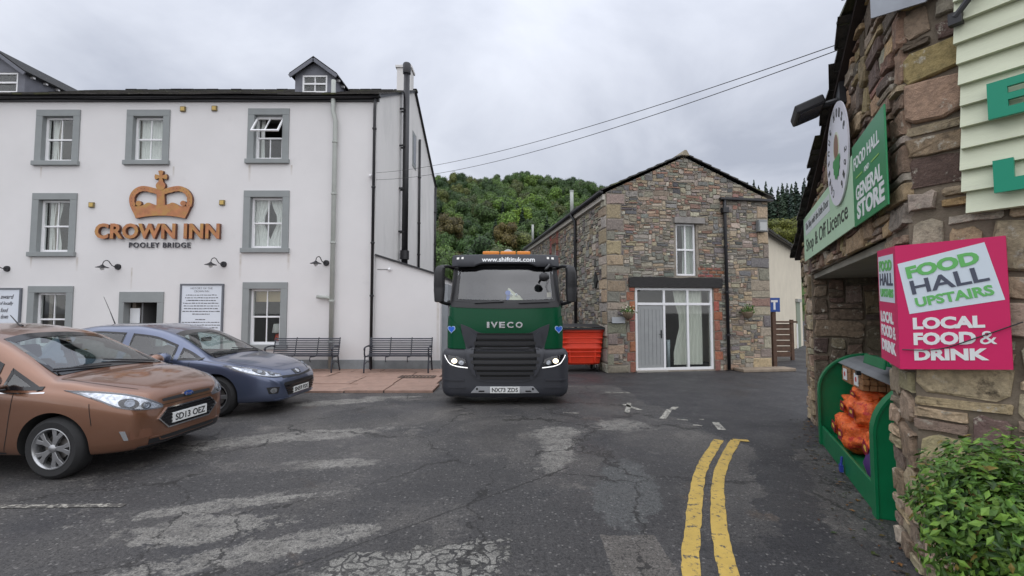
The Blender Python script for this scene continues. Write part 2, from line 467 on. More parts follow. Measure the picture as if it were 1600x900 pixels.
    L.new(pos, wv.inputs[0]); L.new(ws.outputs[0], wv.inputs[1]); L.new(wv.outputs[0], vo.inputs['Vector'])
    isl = mth('GREATER_THAN', mth('ADD', vo.outputs['Distance'], mth('MULTIPLY', mth('SUBTRACT', fine, 0.5), 0.22)), 0.075)
    czm = mth('MULTIPLY', cz, isl)
    base = mix(mth('MULTIPLY', cz, 0.8), base, (0.040, 0.039, 0.038))
    base = mix(czm, base, mix(ramp(noi(6, 7, 0.7), 0.3, 0.7), (0.13, 0.128, 0.118), (0.25, 0.245, 0.225)))
    # long cracks and day joints
    vc = N.new('ShaderNodeTexVoronoi'); vc.feature = 'DISTANCE_TO_EDGE'; vc.inputs['Scale'].default_value = 0.55
    wn2 = N.new('ShaderNodeTexNoise'); wn2.inputs['Scale'].default_value = 1.7; wn2.inputs['Detail'].default_value = 8; wn2.inputs['Roughness'].default_value = 0.65; L.new(pos, wn2.inputs['Vector'])
    ws2 = N.new('ShaderNodeVectorMath'); ws2.operation = 'SCALE'; ws2.inputs['Scale'].default_value = 0.9; L.new(wn2.outputs['Color'], ws2.inputs[0])
    wv2 = N.new('ShaderNodeVectorMath'); wv2.operation = 'ADD'; L.new(pos, wv2.inputs[0]); L.new(ws2.outputs[0], wv2.inputs[1]); L.new(wv2.outputs[0], vc.inputs['Vector'])
    crack = mth('LESS_THAN', vc.outputs['Distance'], mth('MULTIPLY', ramp(noi(1.1, 4), 0.40, 0.66), 0.017))
    crack = mth('MULTIPLY', crack, mth('SUBTRACT', 1.0, newm))
    base = mix(mth('MULTIPLY', crack, 0.85), base, (0.018, 0.017, 0.016))
    # a diagonal joint running out from the left foreground
    jd = mth('ABSOLUTE', mth('SUBTRACT', mth('ADD', Y, mth('MULTIPLY', mth('SUBTRACT', edge, 0.5), 0.18)), mth('ADD', mth('MULTIPLY', X, 0.95), 4.35)))
    joint = mth('MULTIPLY', mth('LESS_THAN', jd, 0.014), mth('LESS_THAN', X, 0.6))
    base = mix(mth('MULTIPLY', joint, 0.8), base, (0.02, 0.019, 0.018))
    c = mix(1.0, base, ramp(mth('ADD', mth('MULTIPLY', grit, 0.55), mth('MULTIPLY', grit2, 0.45)), 0.41, 0.60, (0.34, 0.34, 0.34), (1.75, 1.73, 1.70)), 'MULTIPLY')
    vsp = N.new('ShaderNodeTexVoronoi'); vsp.inputs['Scale'].default_value = 42.0; L.new(pos, vsp.inputs['Vector'])
    sepc = N.new('ShaderNodeSeparateColor'); L.new(vsp.outputs['Color'], sepc.inputs[0])
    spk = mth('MULTIPLY', mth('LESS_THAN', vsp.outputs['Distance'], 0.42), mth('GREATER_THAN', sepc.outputs[0], 0.86))
    c = mix(mth('MULTIPLY', spk, mth('MULTIPLY', sepc.outputs[1], 0.6)), c, (0.26, 0.25, 0.235))
    spd = mth('MULTIPLY', mth('LESS_THAN', vsp.outputs['Distance'], 0.45), mth('LESS_THAN', sepc.outputs[0], 0.2))
    c = mix(mth('MULTIPLY', spd, 0.55), c, (0.012, 0.012, 0.013))
    L.new(c, b.inputs['Base Color'])
    rr = N.new('ShaderNodeMapRange'); rr.inputs[1].default_value = 0.35; rr.inputs[2].default_value = 0.65
    rr.inputs[3].default_value = 0.42; rr.inputs[4].default_value = 0.80
    L.new(noi(0.9, 6, 0.6, 0.4), rr.inputs[0]); L.new(rr.outputs[0], b.inputs['Roughness'])
    b.inputs['Specular IOR Level'].default_value = 0.45
    h = mth('ADD', mth('MULTIPLY', grit, 0.5), mth('MULTIPLY', grit2, 0.6))
    h = mth('ADD', h, mth('MULTIPLY', noi(3, 5), 1.2))
    h = mth('SUBTRACT', h, mth('MULTIPLY', mth('MAXIMUM', crack, joint), 2.0))
    h = mth('ADD', h, mth('MULTIPLY', czm, 0.6))
    bp = N.new('ShaderNodeBump'); bp.inputs['Strength'].default_value = 0.8; bp.inputs['Distance'].default_value = 0.015
    L.new(h, bp.inputs['Height']); L.new(bp.outputs[0], b.inputs['Normal'])
    return m
gmb = MB(); gmb.add([(-700,-300,0),(700,-300,0),(700,1200,0),(-700,1200,0)], [(0,1,2,3)])
tag(gmb.build('ground', ground_material(), fix=False), kind='structure')

# painted road lines (worn thermoplastic) as thin sheets
def paint_mat(name, col, thr):
    m = bpy.data.materials.new(name); m.use_nodes = True
    N, L = m.node_tree.nodes, m.node_tree.links; b = N['Principled BSDF']; b.inputs['Roughness'].default_value = 0.6
    g = N.new('ShaderNodeNewGeometry')
    def noi(s, d=6, r_=0.7):
        n = N.new('ShaderNodeTexNoise'); n.inputs['Scale'].default_value = s; n.inputs['Detail'].default_value = d; n.inputs['Roughness'].default_value = r_
        L.new(g.outputs['Position'], n.inputs['Vector']); return n.outputs['Fac']
    def ramp(src, lo, hi, c0, c1):
        r = N.new('ShaderNodeValToRGB'); r.color_ramp.elements[0].position = lo; r.color_ramp.elements[1].position = hi
        r.color_ramp.elements[0].color = c0; r.color_ramp.elements[1].color = c1; L.new(src, r.inputs[0]); return r.outputs[0]
    x = N.new('ShaderNodeMix'); x.data_type = 'RGBA'
    L.new(ramp(noi(16, 9, 0.75), thr, thr+0.06, (0,0,0,1), (1,1,1,1)), x.inputs[0])
    L.new(ramp(noi(5), 0.3, 0.75, lin(*[c*0.72 for c in col]), lin(*col)), x.inputs[6])
    x.inputs[7].default_value = (0.07, 0.066, 0.06, 1)
    L.new(x.outputs[2], b.inputs['Base Color'])
    bp = N.new('ShaderNodeBump'); bp.inputs['Strength'].default_value = 0.4; bp.inputs['Distance'].default_value = 0.01
    L.new(noi(70), bp.inputs['Height']); L.new(bp.outputs[0], b.inputs['Normal'])
    return m
M_yel = paint_mat('yellow_road_paint', (0.60, 0.41, 0.09), 0.545)
M_wht = paint_mat('worn_white_road_paint', (0.46, 0.445, 0.39), 0.49)
M_wht2 = paint_mat('faded_white_road_paint', (0.42, 0.40, 0.35), 0.43)
def stripe(pts, w, rng, m, name, label, cat, group=None, n=60, z=0.005):
    c = catmull(pts, n); mb = MB(); rows = []
    for i, p in enumerate(c):
        d = (c[min(i+1,n-1)] - c[max(i-1,0)]).normalized(); s = Vector((-d.y, d.x))
        a = w/2 + rng.uniform(-0.006, 0.006); bb = w/2 + rng.uniform(-0.006, 0.006)
        rows.append([(p.x + s.x*a, p.y + s.y*a, z), (p.x - s.x*bb, p.y - s.y*bb, z)])
    mb.grid(rows)
    return tag(mb.build(name, m, fix=False), label, cat, group, 'structure')
rg = random.Random(5)
stripe([(0.72,1.2),(0.93,2.1),(1.09,2.84),(1.46,3.75),(1.97,4.83),(2.66,5.95)], 0.115, rg, M_yel, 'yellow_line', 'left-hand line of the curving double yellow lines', 'road marking')
stripe([(0.98,1.2),(1.18,2.1),(1.33,2.84),(1.66,3.75),(2.17,4.83),(2.86,5.92)], 0.115, rg, M_yel, 'yellow_line', 'right-hand line of the curving double yellow lines', 'road marking')
stripe([(2.84,5.935),(3.02,5.90)], 0.09, rg, M_yel, 'yellow_line_end_bar', 'short yellow bar ending the double yellow lines', 'road marking', n=8, z=0.008)
p = on_ground(1122, 666)
stripe([(p.x-0.04,p.y-0.22),(p.x+0.06,p.y+0.22)], 0.10, rg, M_wht, 'white_dash', 'short white dash beyond the yellow lines', 'road marking', n=8)
frag = []
for k, (ax, ay, bx, by, w) in enumerate(((975,632,1000,641,0.09),(980,645,983,630,0.08),(1035,655,1046,640,0.09),(1050,640,1056,636,0.10),(1058,655,1075,657,0.05),(1083,664,1097,666,0.07),(945,613,985,614,0.06),(880,645,905,646,0.05),(1092,655,1100,656,0.05))):
    a, b_ = on_ground(ax, ay), on_ground(bx, by)
    stripe([(a.x,a.y),(b_.x,b_.y)], w, rg, M_wht, 'worn_marking_fragment', 'scattered remnants of worn white road marking in front of the barn', 'road marking', 'worn white marking remnants', n=8)
a, b_ = on_ground(-60, 793), on_ground(195, 790)
stripe([(a.x,a.y),(b_.x,b_.y)], 0.07, rg, M_wht2, 'bay_line', 'faded white parking bay line in front of the brown car', 'road marking', n=24)

# red sandstone flags in front of the inn
M_flag = mat('red_sandstone_flag', (0.31, 0.20, 0.155), 0.75, var=0.25, vscale=2.5, bump=0.35, bscale=25, col2=(0.16,0.12,0.10), c2lo=0.55, c2hi=0.75, c2scale=2.2, coord='Object', rvar=0.15)
M_bed = mat('dark_bedding', (0.055, 0.045, 0.04), 0.9, bump=0.3)
pv = MB(); 
PAVE_Y0, PAVE_Y1 = 9.35, 12.88
pv.prism([(0,0)]*3, 0, 0) if False else None
pv.add([(-15.5,PAVE_Y0+0.03,0.03),(-1.62,PAVE_Y0+0.03,0.03),(-1.95,PAVE_Y1,0.03),(-15.5,PAVE_Y1,0.03),(-15.5,PAVE_Y0+0.03,-0.05),(-1.62,PAVE_Y0+0.03,-0.05),(-1.95,PAVE_Y1,-0.05),(-15.5,PAVE_Y1,-0.05)],
       [(0,1,2,3),(0,4,5,1),(1,5,6,2),(2,6,7,3),(3,7,4,0)])
pave = tag(pv.build('pavement', M_bed), kind='structure')
rg = random.Random(11)
rows = [(PAVE_Y0, 10.25), (10.25, 11.35), (11.35, 12.25), (12.25, PAVE_Y1)]
flag_n = 0
for ri, (ya, yb) in enumerate(rows):
    x = -15.4
    while x < -1.7:
        w = rg.uniform(0.75, 1.45)
        xe = -1.60 - (ya - PAVE_Y0) * 0.093
        if x + w > xe - 0.45: w = xe - x
        if w < 0.2: break
        sk = 0.10 + rg.uniform(-0.03, 0.03)      # joints lean a little
        g_ = 0.014; zt = 0.048 + rg.uniform(-0.006, 0.006)
        dy = [rg.uniform(-0.02, 0.02) for _ in range(2)]
        if not (x + w < -9.5):
            mb = MB()
            q = [(x+g_, ya+g_), (x+w-g_, ya+g_), (x+w-g_, yb-g_), (x+g_, yb-g_)]
            q = [(a, b_ + (dy[0] if i in (0, 1) and ri > 0 else 0)) for i, (a, b_) in enumerate(q)]
            tl = rg.uniform(-0.005, 0.005)
            mb.add([(a, b_, 0.0) for a, b_ in q] + [(a, b_, zt + (tl if i in (1, 2) else 0)) for i, (a, b_) in enumerate(q)],
                   [(4,5,6,7),(0,1,5,4),(1,2,6,5),(2,3,7,6),(3,0,4,7)])
            mb.build('flagstone', M_flag, pave, bevel=0.006, center=True)
            flag_n += 1
        x += w
# iron drain grate let into the flags
p0 = on_ground(652, 592)
gr = thing('drain_grate', 'rusty slotted drain grate set in the red flagstones', 'grate', (p0.x, p0.y, 0.045))
M_rust = mat('rusty_iron', (0.10, 0.07, 0.055), 0.7, var=0.3, vscale=20)
fr_ = MB()
for sx in (-1, 1): fr_.box(p0.x + sx*0.42 - 0.02, p0.x + sx*0.42 + 0.02, p0.y-0.2, p0.y+0.2, 0.045, 0.062)
for sy in (-1, 1): fr_.box(p0.x - 0.40, p0.x + 0.40, p0.y + sy*0.18 - 0.02, p0.y + sy*0.18 + 0.02, 0.045, 0.0615)
fr_.build('frame', M_rust, gr)
for k in range(9):
    xx = p0.x - 0.35 + k*0.0875
    MB().box(xx-0.02, xx+0.02, p0.y-0.16, p0.y+0.16, 0.046, 0.060).build('bar', M_rust, gr)

# ================================================================== RUBBLE MASONRY
def rubble(rng, W, H, cw, ch, wr, hr, inside, fixed=(), z0=0.0, warp=0.02, joint=0.012):
    """pack stones on a wall of W x H: list of (outline, centre, area, fixed_colour)"""
    nx, nz = int(round(W/cw)), int(round(H/ch))
    occ = [[not inside((i+0.5)*cw, z0+(j+0.5)*ch) for i in range(nx)] for j in range(nz)]
    rects = []
    for (x0, x1, a, b_, c) in fixed:
        for j in range(max(0, round((a-z0)/ch)), min(nz, round((b_-z0)/ch))):
            for i in range(max(0, round(x0/cw)), min(nx, round(x1/cw))): occ[j][i] = True
        rects.append((x0, x1, a, b_, c))
    for j in range(nz):
        i = 0
        while i < nx:
            if occ[j][i]: i += 1; continue
            big = rng.random()
            w = rng.randint(*wr); h = rng.randint(*hr)
            if big < 0.10: w = int(w*1.5); h += 1
            elif big < 0.22: w = max(2, w-2); h += 1
            elif big > 0.62: h = max(1, h-1)
            if big > 0.9: w = 2
            ww = 1
            while ww < w and i+ww < nx and not occ[j][i+ww]: ww += 1
            if i+ww < nx and not occ[j][i+ww] and (i+ww+1 >= nx or occ[j][i+ww+1]): ww += 1
            hh = 1
            while hh < h and j+hh < nz and all(not occ[j+hh][i+k] for k in range(ww)): hh += 1
            for jj in range(j, j+hh):
                for k in range(ww): occ[jj][i+k] = True
            rects.append((i*cw, (i+ww)*cw, z0+j*ch, z0+(j+hh)*ch, None)); i += ww
    out = []
    for (x0, x1, a, b_, c) in rects:
        w, h = x1-x0, b_-a
        g_ = joint*rng.uniform(0.4, 1.1)
        x0 += g_; x1 -= g_; a += g_*0.8; b_ -= g_*0.8
        cx, cz = (x0+x1)/2, (a+b_)/2; hx, hz = (x1-x0)/2, (b_-a)/2
        k = min(hx, hz)*(rng.uniform(0.12, 0.55) if c is None else 0.12)
        j_ = min(hx, hz)*(0.30 if c is None else 0.14)
        pts = [(-hx+k, -hz), (rng.uniform(-.3,.3)*hx, -hz*rng.uniform(0.86,1)), (hx-k, -hz), (hx, -hz+k), (hx, hz-k), (hx-k, hz), (rng.uniform(-.3,.3)*hx, hz*rng.uniform(0.86,1)), (-hx+k, hz), (-hx, hz-k), (-hx, -hz+k)]
        tilt = rng.uniform(-0.16, 0.16) if c is None else rng.uniform(-0.02, 0.02)
        o = []
        for px_, pz_ in pts:
            px_ += rng.uniform(-j_, j_); pz_ += rng.uniform(-j_, j_)*0.8
            px_ = max(-hx, min(hx, px_)); pz_ = max(-hz, min(hz, pz_)) + tilt*px_*min(1, hz/hx)
            X_, Z_ = cx+px_, cz+pz_
            n1 = noise.noise((X_*1.3, Z_*1.6, 7.1)); n2 = noise.noise((X_*1.1, Z_*1.9, 3.3))
            amp = warp if c is None else 0
            o.append((X_ + n1*amp, Z_ + n2*amp))
        out.append((o, (cx, cz), w*h, c))
    return out
def clip_poly(poly, convex):
    """clip a polygon by a convex counter-clockwise one"""
    for (ax, az), (bx, bz) in zip(convex, convex[1:]+convex[:1]):
        res = []
        for (px_, pz_), (qx, qz) in zip(poly, poly[1:]+poly[:1]):
            s = lambda x, z: (bx-ax)*(z-az) - (bz-az)*(x-ax)
            sp, sq = s(px_, pz_), s(qx, qz)
            if sp >= 0: res.append((px_, pz_))
            if (sp >= 0) != (sq >= 0):
                t = sp/(sp-sq); res.append((px_+(qx-px_)*t, pz_+(qz-pz_)*t))
        poly = res
        if len(poly) < 3: return []
    return poly
def stone_mesh_into(mb, outline, rng, proud, col, back=0.03):
    n = len(outline)
    cx = sum(p[0] for p in outline)/n; cz = sum(p[1] for p in outline)/n
    tx, tz = rng.uniform(-0.25, 0.25), rng.uniform(-0.35, 0.25)
    span = max(0.02, max(abs(p[1]-cz) for p in outline))
    f = rng.uniform(0.84, 0.95)
    vs_ = [(x, back, z) for x, z in outline]
    vs_ += [(x, -proud*0.62 + rng.uniform(-0.006, 0.006), z) for x, z in outline]
    vs_ += [(cx+(x-cx)*f, -proud*(1 + tz*(z-cz)/span*0.5) + rng.uniform(-0.005, 0.005), cz+(z-cz)*f) for x, z in outline]
    vs_ = [(x_, y_ + (rng.uniform(-0.16, 0.16)*proud if i_ >= 2*n else 0), z_) for i_, (x_, y_, z_) in enumerate(vs_)]
    fs = []
    for a in (0, n):
        fs += [(a+i, a+(i+1) % n, a+n+(i+1) % n, a+n+i) for i in range(n)]
    vs_.append((cx + tx*0.02, -proud*rng.uniform(0.92, 1.12), cz)); 
    fs += [(2*n+i, 2*n+(i+1) % n, 3*n) for i in range(n)]
    mb.add(vs_, fs, col)
def pick(rng, palette):
    t = rng.random()*sum(w for w, _ in palette)
    for w, c in palette:
        t -= w
        if t <= 0: break
    k = rng.uniform(0.75, 1.2)
    return tuple(max(0.01, v*k*rng.uniform(0.93, 1.07)) for v in c)
def lay_stones(stones, wall_of, mats, limit=300, rest_parent=None, rest_name='rubble', smooth=False):
    """stones = list of (frame, outline, colour, proud, seed, wall): the ones that show largest become objects, the rest one part"""
    scored = []
    for s in stones:
        M, o = s[0], s[1]
        pp = [to_px(M @ Vector((x, 0, z))) for x, z in o]
        ar = abs(sum(a[0]*b_[1]-b_[0]*a[1] for a, b_ in zip(pp, pp[1:]+pp[:1])))/2
        vis = all(-40 < a[0] < 1640 and -40 < a[1] < 940 for a in pp)
        scored.append((ar if vis else ar*0.001, s))
    scored.sort(key=lambda t: -t[0])
    rest = MB()
    for i, (ar, (M, o, c, pr, seed, wall)) in enumerate(scored):
        rng = random.Random(seed); mb = MB(M)
        stone_mesh_into(mb, o, rng, pr, c)
        if i < limit and ar > 12:
            mb.build('stone', mats, wall, smooth=smooth, center=True)
        else:
            o_ = len(rest.v)
            rest.v += [tuple(M @ Vector(p)) for p in mb.v]
            rest.f += [tuple(k+o_ for k in f) for f in mb.f]; rest.mi += mb.mi; rest.fc += mb.fc
    if rest.f:
        tag(rest.build(rest_name, mats, rest_parent, smooth=smooth), kind='stuff')
def slates_into(mb, M_fn, W, L_, rng, sw=0.30, sl=0.26, th=0.012):
    """courses of slates on a slope; M_fn(u, s, h) -> point; u across, s up the slope, h off it"""
    n = int(L_/sl)+1
    for j in range(n):
        u = -rng.uniform(0, sw)
        while u < W:
            w = sw*rng.uniform(0.7, 1.25); a, b_ = max(0, u), min(W, u+w-0.008); u += w
            if b_-a < 0.03: continue
            s0, s1 = j*sl - rng.uniform(0, 0.02), min(L_, j*sl+sl*1.35)
            h0, h1 = th*2.2+rng.uniform(0, 0.008), th*0.6
            k = rng.uniform(0.7, 1.25); c = (0.085*k, 0.083*k, 0.080*k)
            if rng.random() < 0.12: c = (0.10*k, 0.105*k, 0.06*k)
            mb.add([M_fn(a,s0,h0), M_fn(b_,s0,h0), M_fn(b_,s1,h1), M_fn(a,s1,h1), M_fn(a,s0,0), M_fn(b_,s0,0), M_fn(b_,s1,0), M_fn(a,s1,0)],
                   [(0,1,2,3),(4,5,1,0),(5,6,2,1),(7,4,0,3)], c)
M_slate = attr_mat('roof_slate', 0.6, 0.35, 40, lichen=(0.22,0.23,0.17), lich_amt=0.60, dark=(0.03,0.03,0.03))
def wall_holes(mb, x0, x1, z0, z1, holes, th, topfn=None, y=0.0):
    """wall sheet with rectangular openings and their reveals; the top edge may slope (topfn)"""
    xs = sorted({x0, x1, *[h[0] for h in holes], *[h[1] for h in holes]}); zs = sorted({z0, z1, *[h[2] for h in holes], *[h[3] for h in holes]})
    xs = [x for x in xs if x0 <= x <= x1]; zs = [z for z in zs if z0 <= z <= z1]
    for a, b_ in zip(xs, xs[1:]):
        for k, (c, d) in enumerate(zip(zs, zs[1:])):
            mx_, mz = (a+b_)/2, (c+d)/2
            if any(h[0] < mx_ < h[1] and h[2] < mz < h[3] for h in holes): continue
            da, db = (topfn(a), topfn(b_)) if topfn and k == len(zs)-2 else (d, d)
            mb.add([(a,y,c),(b_,y,c),(b_,y,db),(a,y,da)], [(0,1,2,3)])
    for h in holes:
        a, b_, c, d = h[:4]
        mb.add([(a,y,c),(b_,y,c),(b_,y,d),(a,y,d),(a,y+th,c),(b_,y+th,c),(b_,y+th,d),(a,y+th,d)], [(0,1,5,4),(1,2,6,5),(2,3,7,6),(3,0,4,7)])
    return mb

# ================================================================== THE INN
M_render = mat('white_render', (0.70, 0.685, 0.682), 0.85, var=0.035, vscale=0.8, bump=0.12, bscale=60, col2=(0.61,0.595,0.59), c2lo=0.62, c2hi=0.85, c2scale=0.9)
M_gable = mat('weathered_white_render', (0.70, 0.685, 0.67), 0.85, var=0.06, vscale=0.9, bump=0.12, bscale=50, col2=(0.53,0.525,0.51), c2lo=0.50, c2hi=0.85, c2scale=1.1, stretch=(1.0,1.0,0.45))
M_surround = mat('grey_painted_stone', (0.262, 0.280, 0.280), 0.7, var=0.06, vscale=3, bump=0.12, bscale=30)
M_plinth = mat('grey_plinth', (0.26, 0.28, 0.29), 0.8, var=0.15, vscale=4, bump=0.2)
M_white = mat('white_painted_wood', (0.80, 0.80, 0.81), 0.42, var=0.03, vscale=8)
M_black = mat('black_painted_iron', (0.016, 0.016, 0.019), 0.42, var=0.2, vscale=12)
M_greypipe = mat('grey_green_pipe', (0.40, 0.42, 0.39), 0.55, var=0.08, vscale=4)
M_leadgrey = mat('grey_dormer_boards', (0.145, 0.15, 0.175), 0.7, var=0.12, vscale=6, bump=0.1)
M_dark = mat('dark_interior', (0.05, 0.045, 0.042), 0.9)
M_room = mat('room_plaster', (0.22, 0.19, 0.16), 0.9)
M_curtain = mat('white_curtain', (0.72, 0.72, 0.70), 0.9, var=0.05, vscale=10)
M_glass = glass_mat('window_glass')
M_gold = mat('yellow_lamp_lens', (0.55, 0.38, 0.10), 0.4)
M_rustwood = mat('rusted_sign_metal', (0.43, 0.175, 0.075), 0.6, var=0.22, vscale=5, bump=0.1, bscale=25, col2=(0.45,0.245,0.07), c2lo=0.45, c2hi=0.62, c2scale=4)
M_rustside = mat('dark_sign_edge', (0.13, 0.05, 0.03), 0.6)
M_letter = mat('charcoal_lettering', (0.05, 0.05, 0.06), 0.6)
IY = 12.9
def stain_streaks(m, streaks):
    """rusty run-off streaks down a wall, each with its own place: (x, z top, z foot, width)"""
    N, L = m.node_tree.nodes, m.node_tree.links; b = N['Principled BSDF']; src = b.inputs['Base Color'].links[0].from_socket
    g = N.new('ShaderNodeNewGeometry'); sp = N.new('ShaderNodeSeparateXYZ'); L.new(g.outputs['Position'], sp.inputs[0])
    n = N.new('ShaderNodeTexNoise'); n.inputs['Scale'].default_value = 9; n.inputs['Detail'].default_value = 6; L.new(g.outputs['Position'], n.inputs['Vector'])
    def mth(op, a, c=None, clamp=False):
        k = N.new('ShaderNodeMath'); k.operation = op; k.use_clamp = clamp
        for i, v in enumerate((a, c)):
            if v is None: continue
            if isinstance(v, (int, float)): k.inputs[i].default_value = v
            else: L.new(v, k.inputs[i])
        return k.outputs[0]
    tot = None
    for x, zt, zb, w in streaks:
        dx = mth('DIVIDE', mth('ABSOLUTE', mth('SUBTRACT', sp.outputs['X'], x)), w)
        across = mth('SUBTRACT', 1.0, dx, True)
        down = mth('DIVIDE', mth('SUBTRACT', sp.outputs['Z'], zb), zt-zb, True)
        lid = mth('LESS_THAN', sp.outputs['Z'], zt)
        k = mth('MULTIPLY', mth('MULTIPLY', across, mth('POWER', down, 0.7)), mth('MULTIPLY', lid, n.outputs['Fac']))
        tot = k if tot is None else mth('MAXIMUM', tot, k)
    mx = N.new('ShaderNodeMix'); mx.data_type = 'RGBA'; L.new(mth('MULTIPLY', tot, 1.1, True), mx.inputs[0]); L.new(src, mx.inputs[6]); mx.inputs[7].default_value = (0.36, 0.29, 0.21, 1)
    L.new(mx.outputs[2], b.inputs['Base Color'])
FI = facade((0, IY, 0), 0)
IX1 = -3.90; IX0 = -19.0; IYB = 22.7; EAVE = 7.87; RIDGE_Y = 17.75; RIDGE = 10.45
def ipx(px, py): return ray_on(FI, px, py)
def irect(x0, x1, y0, y1):
    a = ipx(x0, y1); b_ = ipx(x1, y0); return [a[0], b_[0], a[1], b_[1]]
inn = thing('inn', 'white rendered three-storey inn with grey window surrounds and slate roof', 'building', ((IX0+IX1)/2, IY, 0))
# window openings from their surrounds
WIN = {}
for k, (x0, x1, y0, y1) in dict(t1=(54,127,172,259), t2=(196,267,172,258), t3=(386,453,170,256), m1=(47,122,302,401), m2=(379,453,298,395), g1=(40,116,447,548), g2=(377,450,441,546)).items():
    WIN[k] = irect(x0, x1, y0, y1)
holes = []
SW = 0.19
for k, (a, b_, c, d) in WIN.items():
    holes.append((a+SW, b_-SW, c+0.13, d-SW))
dr = irect(183, 257, 456, 570); dr[2] = 0.06
door_hole = (dr[0]+0.14, dr[1]-0.17, 0.06, dr[3]-0.30)
stain_streaks(M_render, [(ipx(px_, 400)[0], ipx(px_, y0_)[1], ipx(px_, y1_)[1], w_) for px_, y0_, y1_, w_ in ((376,397,440,0.05),(451,397,425,0.06),(207,418,455,0.035),(121,402,425,0.05),(49,402,420,0.04),(386,258,285,0.05),(452,258,275,0.04),(57,261,280,0.04),(266,260,278,0.04),(685,440,575,0.06))])
wmb = MB(FI)
wall_holes(wmb, IX0, IX1, 0, EAVE, [(h[0]-0.03, h[1]+0.03, h[2]-0.03 if h[2] > 0.1 else 0.0, h[3]+0.03) for h in holes+[door_hole]], 0.22)
front = wmb.build('front_wall', M_render, inn)
gm = MB()
gm.add([(IX1,IY,0),(IX1,IYB,0),(IX1,IYB,EAVE+0.1),(IX1,RIDGE_Y,RIDGE),(IX1,IY,EAVE+0.02)], [(0,1,2,3,4)])
gm.build('gable_wall', M_gable, inn)
MB().add([(IX0,IYB,0),(IX1,IYB,0),(IX1,IYB,EAVE),(IX0,IYB,EAVE)],[(0,1,2,3)]).add([(IX0,IY,0),(IX0,IYB,0),(IX0,IYB,EAVE),(IX0,RIDGE_Y,RIDGE),(IX0,IY,EAVE)],[(0,1,2,3,4)]).build('rear_walls', M_gable, inn)
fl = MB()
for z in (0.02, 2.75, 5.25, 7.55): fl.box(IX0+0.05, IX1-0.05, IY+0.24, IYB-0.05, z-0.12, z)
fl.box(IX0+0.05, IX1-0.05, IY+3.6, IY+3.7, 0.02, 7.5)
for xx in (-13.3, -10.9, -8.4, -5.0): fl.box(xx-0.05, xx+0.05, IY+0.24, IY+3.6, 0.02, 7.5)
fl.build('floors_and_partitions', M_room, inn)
# plinth
MB(FI).box(-6.5, IX1+0.02, -0.025, 0.0, 0.0, 0.30).build('plinth', M_plinth, inn)
# roof
rs = MB(); ln = math.hypot(RIDGE_Y-IY+0.25, RIDGE-EAVE)
ry0, rz0 = IY-0.22, EAVE-0.02
du = Vector((0, RIDGE_Y-ry0, RIDGE-rz0)); rl = du.length; du.normalize(); dn = Vector((0, -du.z, du.y))
rgs = random.Random(3)
def roof_pt(u, s, h):
    p = Vector((IX0+u, ry0, rz0)) + du*s + dn*h; w = noise.noise((u*0.5, s*0.7, 1.0))*0.03
    return (p.x, p.y, p.z + w)
slates_into(rs, roof_pt, IX1-IX0+0.12, rl, rgs, 0.34, 0.30, 0.016)
rf = MB().add([(IX0,ry0,rz0-0.03),(IX1+0.1,ry0,rz0-0.03),(IX1+0.1,RIDGE_Y,RIDGE-0.03),(IX0,RIDGE_Y,RIDGE-0.03),(IX1+0.1,IYB+0.2,EAVE),(IX0,IYB+0.2,EAVE)], [(0,1,2,3),(3,2,4,5)]).build('roof', M_black, inn)
tag(rs.build('slates', M_slate, rf), kind='stuff')
x = IX0
while x < IX1:
    w = rgs.uniform(0.42, 0.5); dz = rgs.uniform(-0.015, 0.02)
    if x > -15.4:
        MB().prism([(x,RIDGE+dz-0.06),(x+w-0.012,RIDGE+dz-0.06),(x+w-0.012,RIDGE+0.03+dz),(x,RIDGE+0.03+dz)], RIDGE_Y-0.13, RIDGE_Y+0.13).build('ridge_tile', M_slate, rf, bevel=0.02)
    x += w
# fascia, gutter and its brackets
MB(FI).box(IX0, IX1+0.06, -0.07, 0.0, EAVE-0.15, EAVE-0.03).build('fascia', M_black, inn)
gpath = [(x_, -0.13, EAVE-0.05 + 0.012*math.sin(x_*1.3)) for x_ in [IX0 + i*(IX1+0.12-IX0)/40 for i in range(41)]]
MB(FI).tube(gpath, 0.055, 10).build('gutter', M_black, inn, smooth=True)
# verge board down both slopes of the gable
vb = MB(); vb.bar((IX1+0.03, IY-0.1, EAVE-0.02), (IX1+0.03, RIDGE_Y, RIDGE), 0.05, 0.09); vb.bar((IX1+0.03, RIDGE_Y, RIDGE), (IX1+0.03, IYB+0.1, EAVE+0.08), 0.05, 0.09)
vb.build('verge', M_black, inn)

